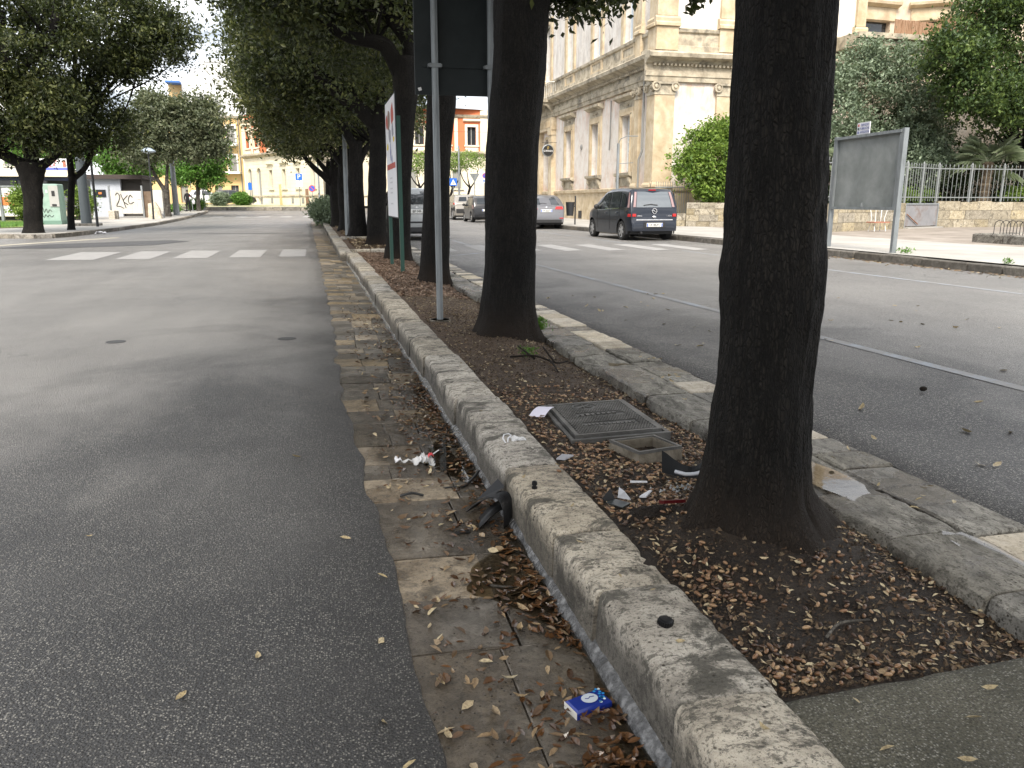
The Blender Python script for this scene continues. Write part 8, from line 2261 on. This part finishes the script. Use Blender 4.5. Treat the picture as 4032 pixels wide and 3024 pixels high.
F = np.concatenate([i4 + np.array([f]) for f in ((0, 1, 3), (1, 2, 3), (2, 0, 3))], 1).reshape(-1, 3); o = fast_mesh('soil_crumbs', V, F, litter_leaf_mat('soil_crumb', [(.012, .008, .006), (.035, .024, .016), (.1, .068, .04), (.02, .013, .009), (.2, .15, .09)], .9)); o['kind'] = 'stuff'; o['label'] = 'crumbs of earth and grit over the soil strip'
# gutter leaves gather along the kerb
n = 4600; y = .75 + rg.random(n) ** 1.3 * 9; off = rg.exponential(.13, n); x = .69 - off
band = np.interp(y, [.75, 1.3, 1.55, 1.9, 2.3, 2.7, 3.1, 3.5, 4.4, 5.0, 6, 10], [1, 1, .7, .8, 1, .75, .7, .35, 1, .8, .35, .2]); nz = np.array([fbm(a, b, 4, 3.0, 3) for a, b in zip(x, y)])
k = (x > .2) & (rg.random(n) < band * np.clip(.75 + 1.6 * nz, .05, 1.3) * np.where(off > .3, .6, 1)); x, y = x[k], y[k]
P = np.stack([x, y, np.maximum(np.array([gut_z(a) for a in x]), -.0235)], 1); V, F = litter(P, .022, .046, rg, .003, .25); o = fast_mesh('gutter_leaves', V, F, M_lit_wet); o['kind'] = 'stuff'; o['label'] = 'wet brown leaves drifted along the gutter'
n = 420; y = .9 + rg.random(n) ** 1.4 * 9; x = edge_x(3) + .05 + rg.random(n) ** 1.2 * .4; P = np.stack([x, y, np.array([gut_z(a) for a in x])], 1); V, F = litter(P, .026, .055, rg, .004); o = fast_mesh('gutter_leaves', V, F, M_lit); o['kind'] = 'stuff'; o['label'] = 'scattered pale leaves on the gutter slabs'
n = 700; x = 11.25 - rg.exponential(.12, n); y = rg.uniform(7, 20, n); P = np.stack([x, y, np.array([zr(a, b) for a, b in zip(x, y)])], 1); V, F = litter(P, .04, .09, rg); o = fast_mesh('kerbside_leaves', V, F, M_lit); o['kind'] = 'stuff'; o['label'] = 'fallen leaves along the dark kerb of the right pavement'
# stray leaves one can count
def stray(label, group, spots, zf, Lr, seed):
    r = np.random.default_rng(seed)
    for (x, y) in spots:
        V, F = litter(np.array([[x, y, zf(x, y)]]), *Lr, r, .003, .4); o = fast_mesh('fallen_leaf', V, F, M_lit_road); tag(o, label, 'leaf', group)
r = random.Random(77)
stray('single stray leaf lying on the right carriageway', 'stray leaves on the right carriageway', [(r.uniform(2.6, 6.8), r.uniform(2.6, 9.5)) for _ in range(95)], zr, (.04, .08), 1)
stray('single stray leaf lying on the left carriageway', 'stray leaves on the left carriageway', [(.1, 1.72), (-.22, 2.1), (.05, 2.85), (.12, 2.1), (-.4, 1.95), (.16, 2.5), (-.9, 3.1), (.14, 1.55), (-.15, 3.9), (-1.1, 2.2)], lambda x, y: 0.0, (.03, .05), 2)
stray('single stray leaf lying on top of the pale kerb', 'stray leaves on the kerb', [(.88, 1.9), (.82, 2.0), (.86, 1.28), (.78, 2.25), (.85, 2.55), (.93, 3.0), (.8, 3.95), (.9, 4.6), (.83, 1.62), (.92, 5.2), (.76, 2.9)], lambda x, y: .168, (.022, .04), 3)
stray('single stray leaf lying on the mossy concrete slab', 'stray leaves on the concrete slab', [(1.33, 1.22), (1.2, 1.1), (1.5, 1.12), (1.08, 1.18), (1.45, 1.3), (1.56, 1.2), (1.12, 1.33)], lambda x, y: .156, (.025, .045), 4)
stray('single stray leaf lying on the grey and pale edging stones', 'stray leaves on the median edging', [(r.uniform(1.95, 2.4), r.uniform(1.5, 6)) for _ in range(34)], lambda x, y: .15, (.025, .045), 5)
# acorns
def acorns(P, L, rg, mat, name, label):
    n = len(P); an = rg.uniform(0, 2 * np.pi, n); el = rg.normal(0, .25, n); Ls = L * rg.uniform(.75, 1.2, n)
    d = np.stack([np.cos(an) * np.cos(el), np.sin(an) * np.cos(el), np.sin(el)], 1); s = np.stack([-np.sin(an), np.cos(an), 0 * an], 1); u = np.cross(d, s)
    prof = [(-.5, .12), (-.42, .3), (-.22, .42), (.05, .44), (.28, .34), (.42, .18), (.52, .03)]; m = 8; Vs = []
    for h, r_ in prof:
        for k in range(m):
            t = 2 * np.pi * k / m; Vs.append(P + d * (h * Ls)[:, None] + (s * np.cos(t) + u * np.sin(t)) * (r_ * Ls * .56)[:, None])
    V = np.stack(Vs, 1).reshape(-1, 3); base = np.arange(n)[:, None] * (m * len(prof)); F = []
    for i in range(len(prof) - 1):
        for k in range(m): F.append((i * m + k, i * m + (k + 1) % m, (i + 1) * m + (k + 1) % m, (i + 1) * m + k))
    F = (base[:, None, :] + np.array(F)[None]).reshape(-1, 4); o = fast_mesh(name, V, F, mat, None, True); o['kind'] = 'stuff'; o['label'] = label
t = NT('acorn_shell'); isl = t.n('ShaderNodeNewGeometry').outputs['Random Per Island']
t.principled(t.ramp(isl, [(0, (.03, .015, .008)), (.35, (.1, .05, .022)), (.7, (.2, .105, .05)), (1, (.36, .24, .13))]), .35, 0, None, .5); M_acorn = t.m
n = 2600; x = rg.uniform(.99, 1.86, n); y = rg.uniform(2.35, 4.6, n); k = ~blocked(x, y) & (rg.random(n) < np.where(y < 3.6, .95, .4)); x, y = x[k], y[k]
x2 = np.concatenate([rg.normal(1.1, .06, 90), rg.normal(1.05, .05, 60), rg.uniform(1.0, 1.85, 90), rg.normal(1.25, .1, 40), rg.normal(1.55, .12, 50)]); y2 = np.concatenate([rg.normal(1.95, .1, 90), rg.normal(1.5, .07, 60), rg.uniform(1.44, 2.2, 90), rg.normal(1.46, .03, 40), rg.normal(1.9, .08, 50)])
k = ~blocked(x2, y2) & (x2 > .985) & (x2 < 1.87) & (y2 > 1.42); x, y = np.concatenate([x, x2[k]]), np.concatenate([y, y2[k]])
P = np.stack([x, y, soilz_arr(zip(x, y)) + .009], 1); acorns(P, .02, rg, M_acorn, 'acorns', 'brown acorns strewn thickly around the manhole cover')
n = 9; P = np.stack([rg.normal(.945, .02, n), rg.normal(2.98, .03, n), np.full(n, .17)], 1); acorns(P, .024, rg, M_acorn, 'acorns', 'small cluster of acorns on the edge of the kerb')

for o in bpy.data.objects:
    if '_loc' in o: del o['_loc']
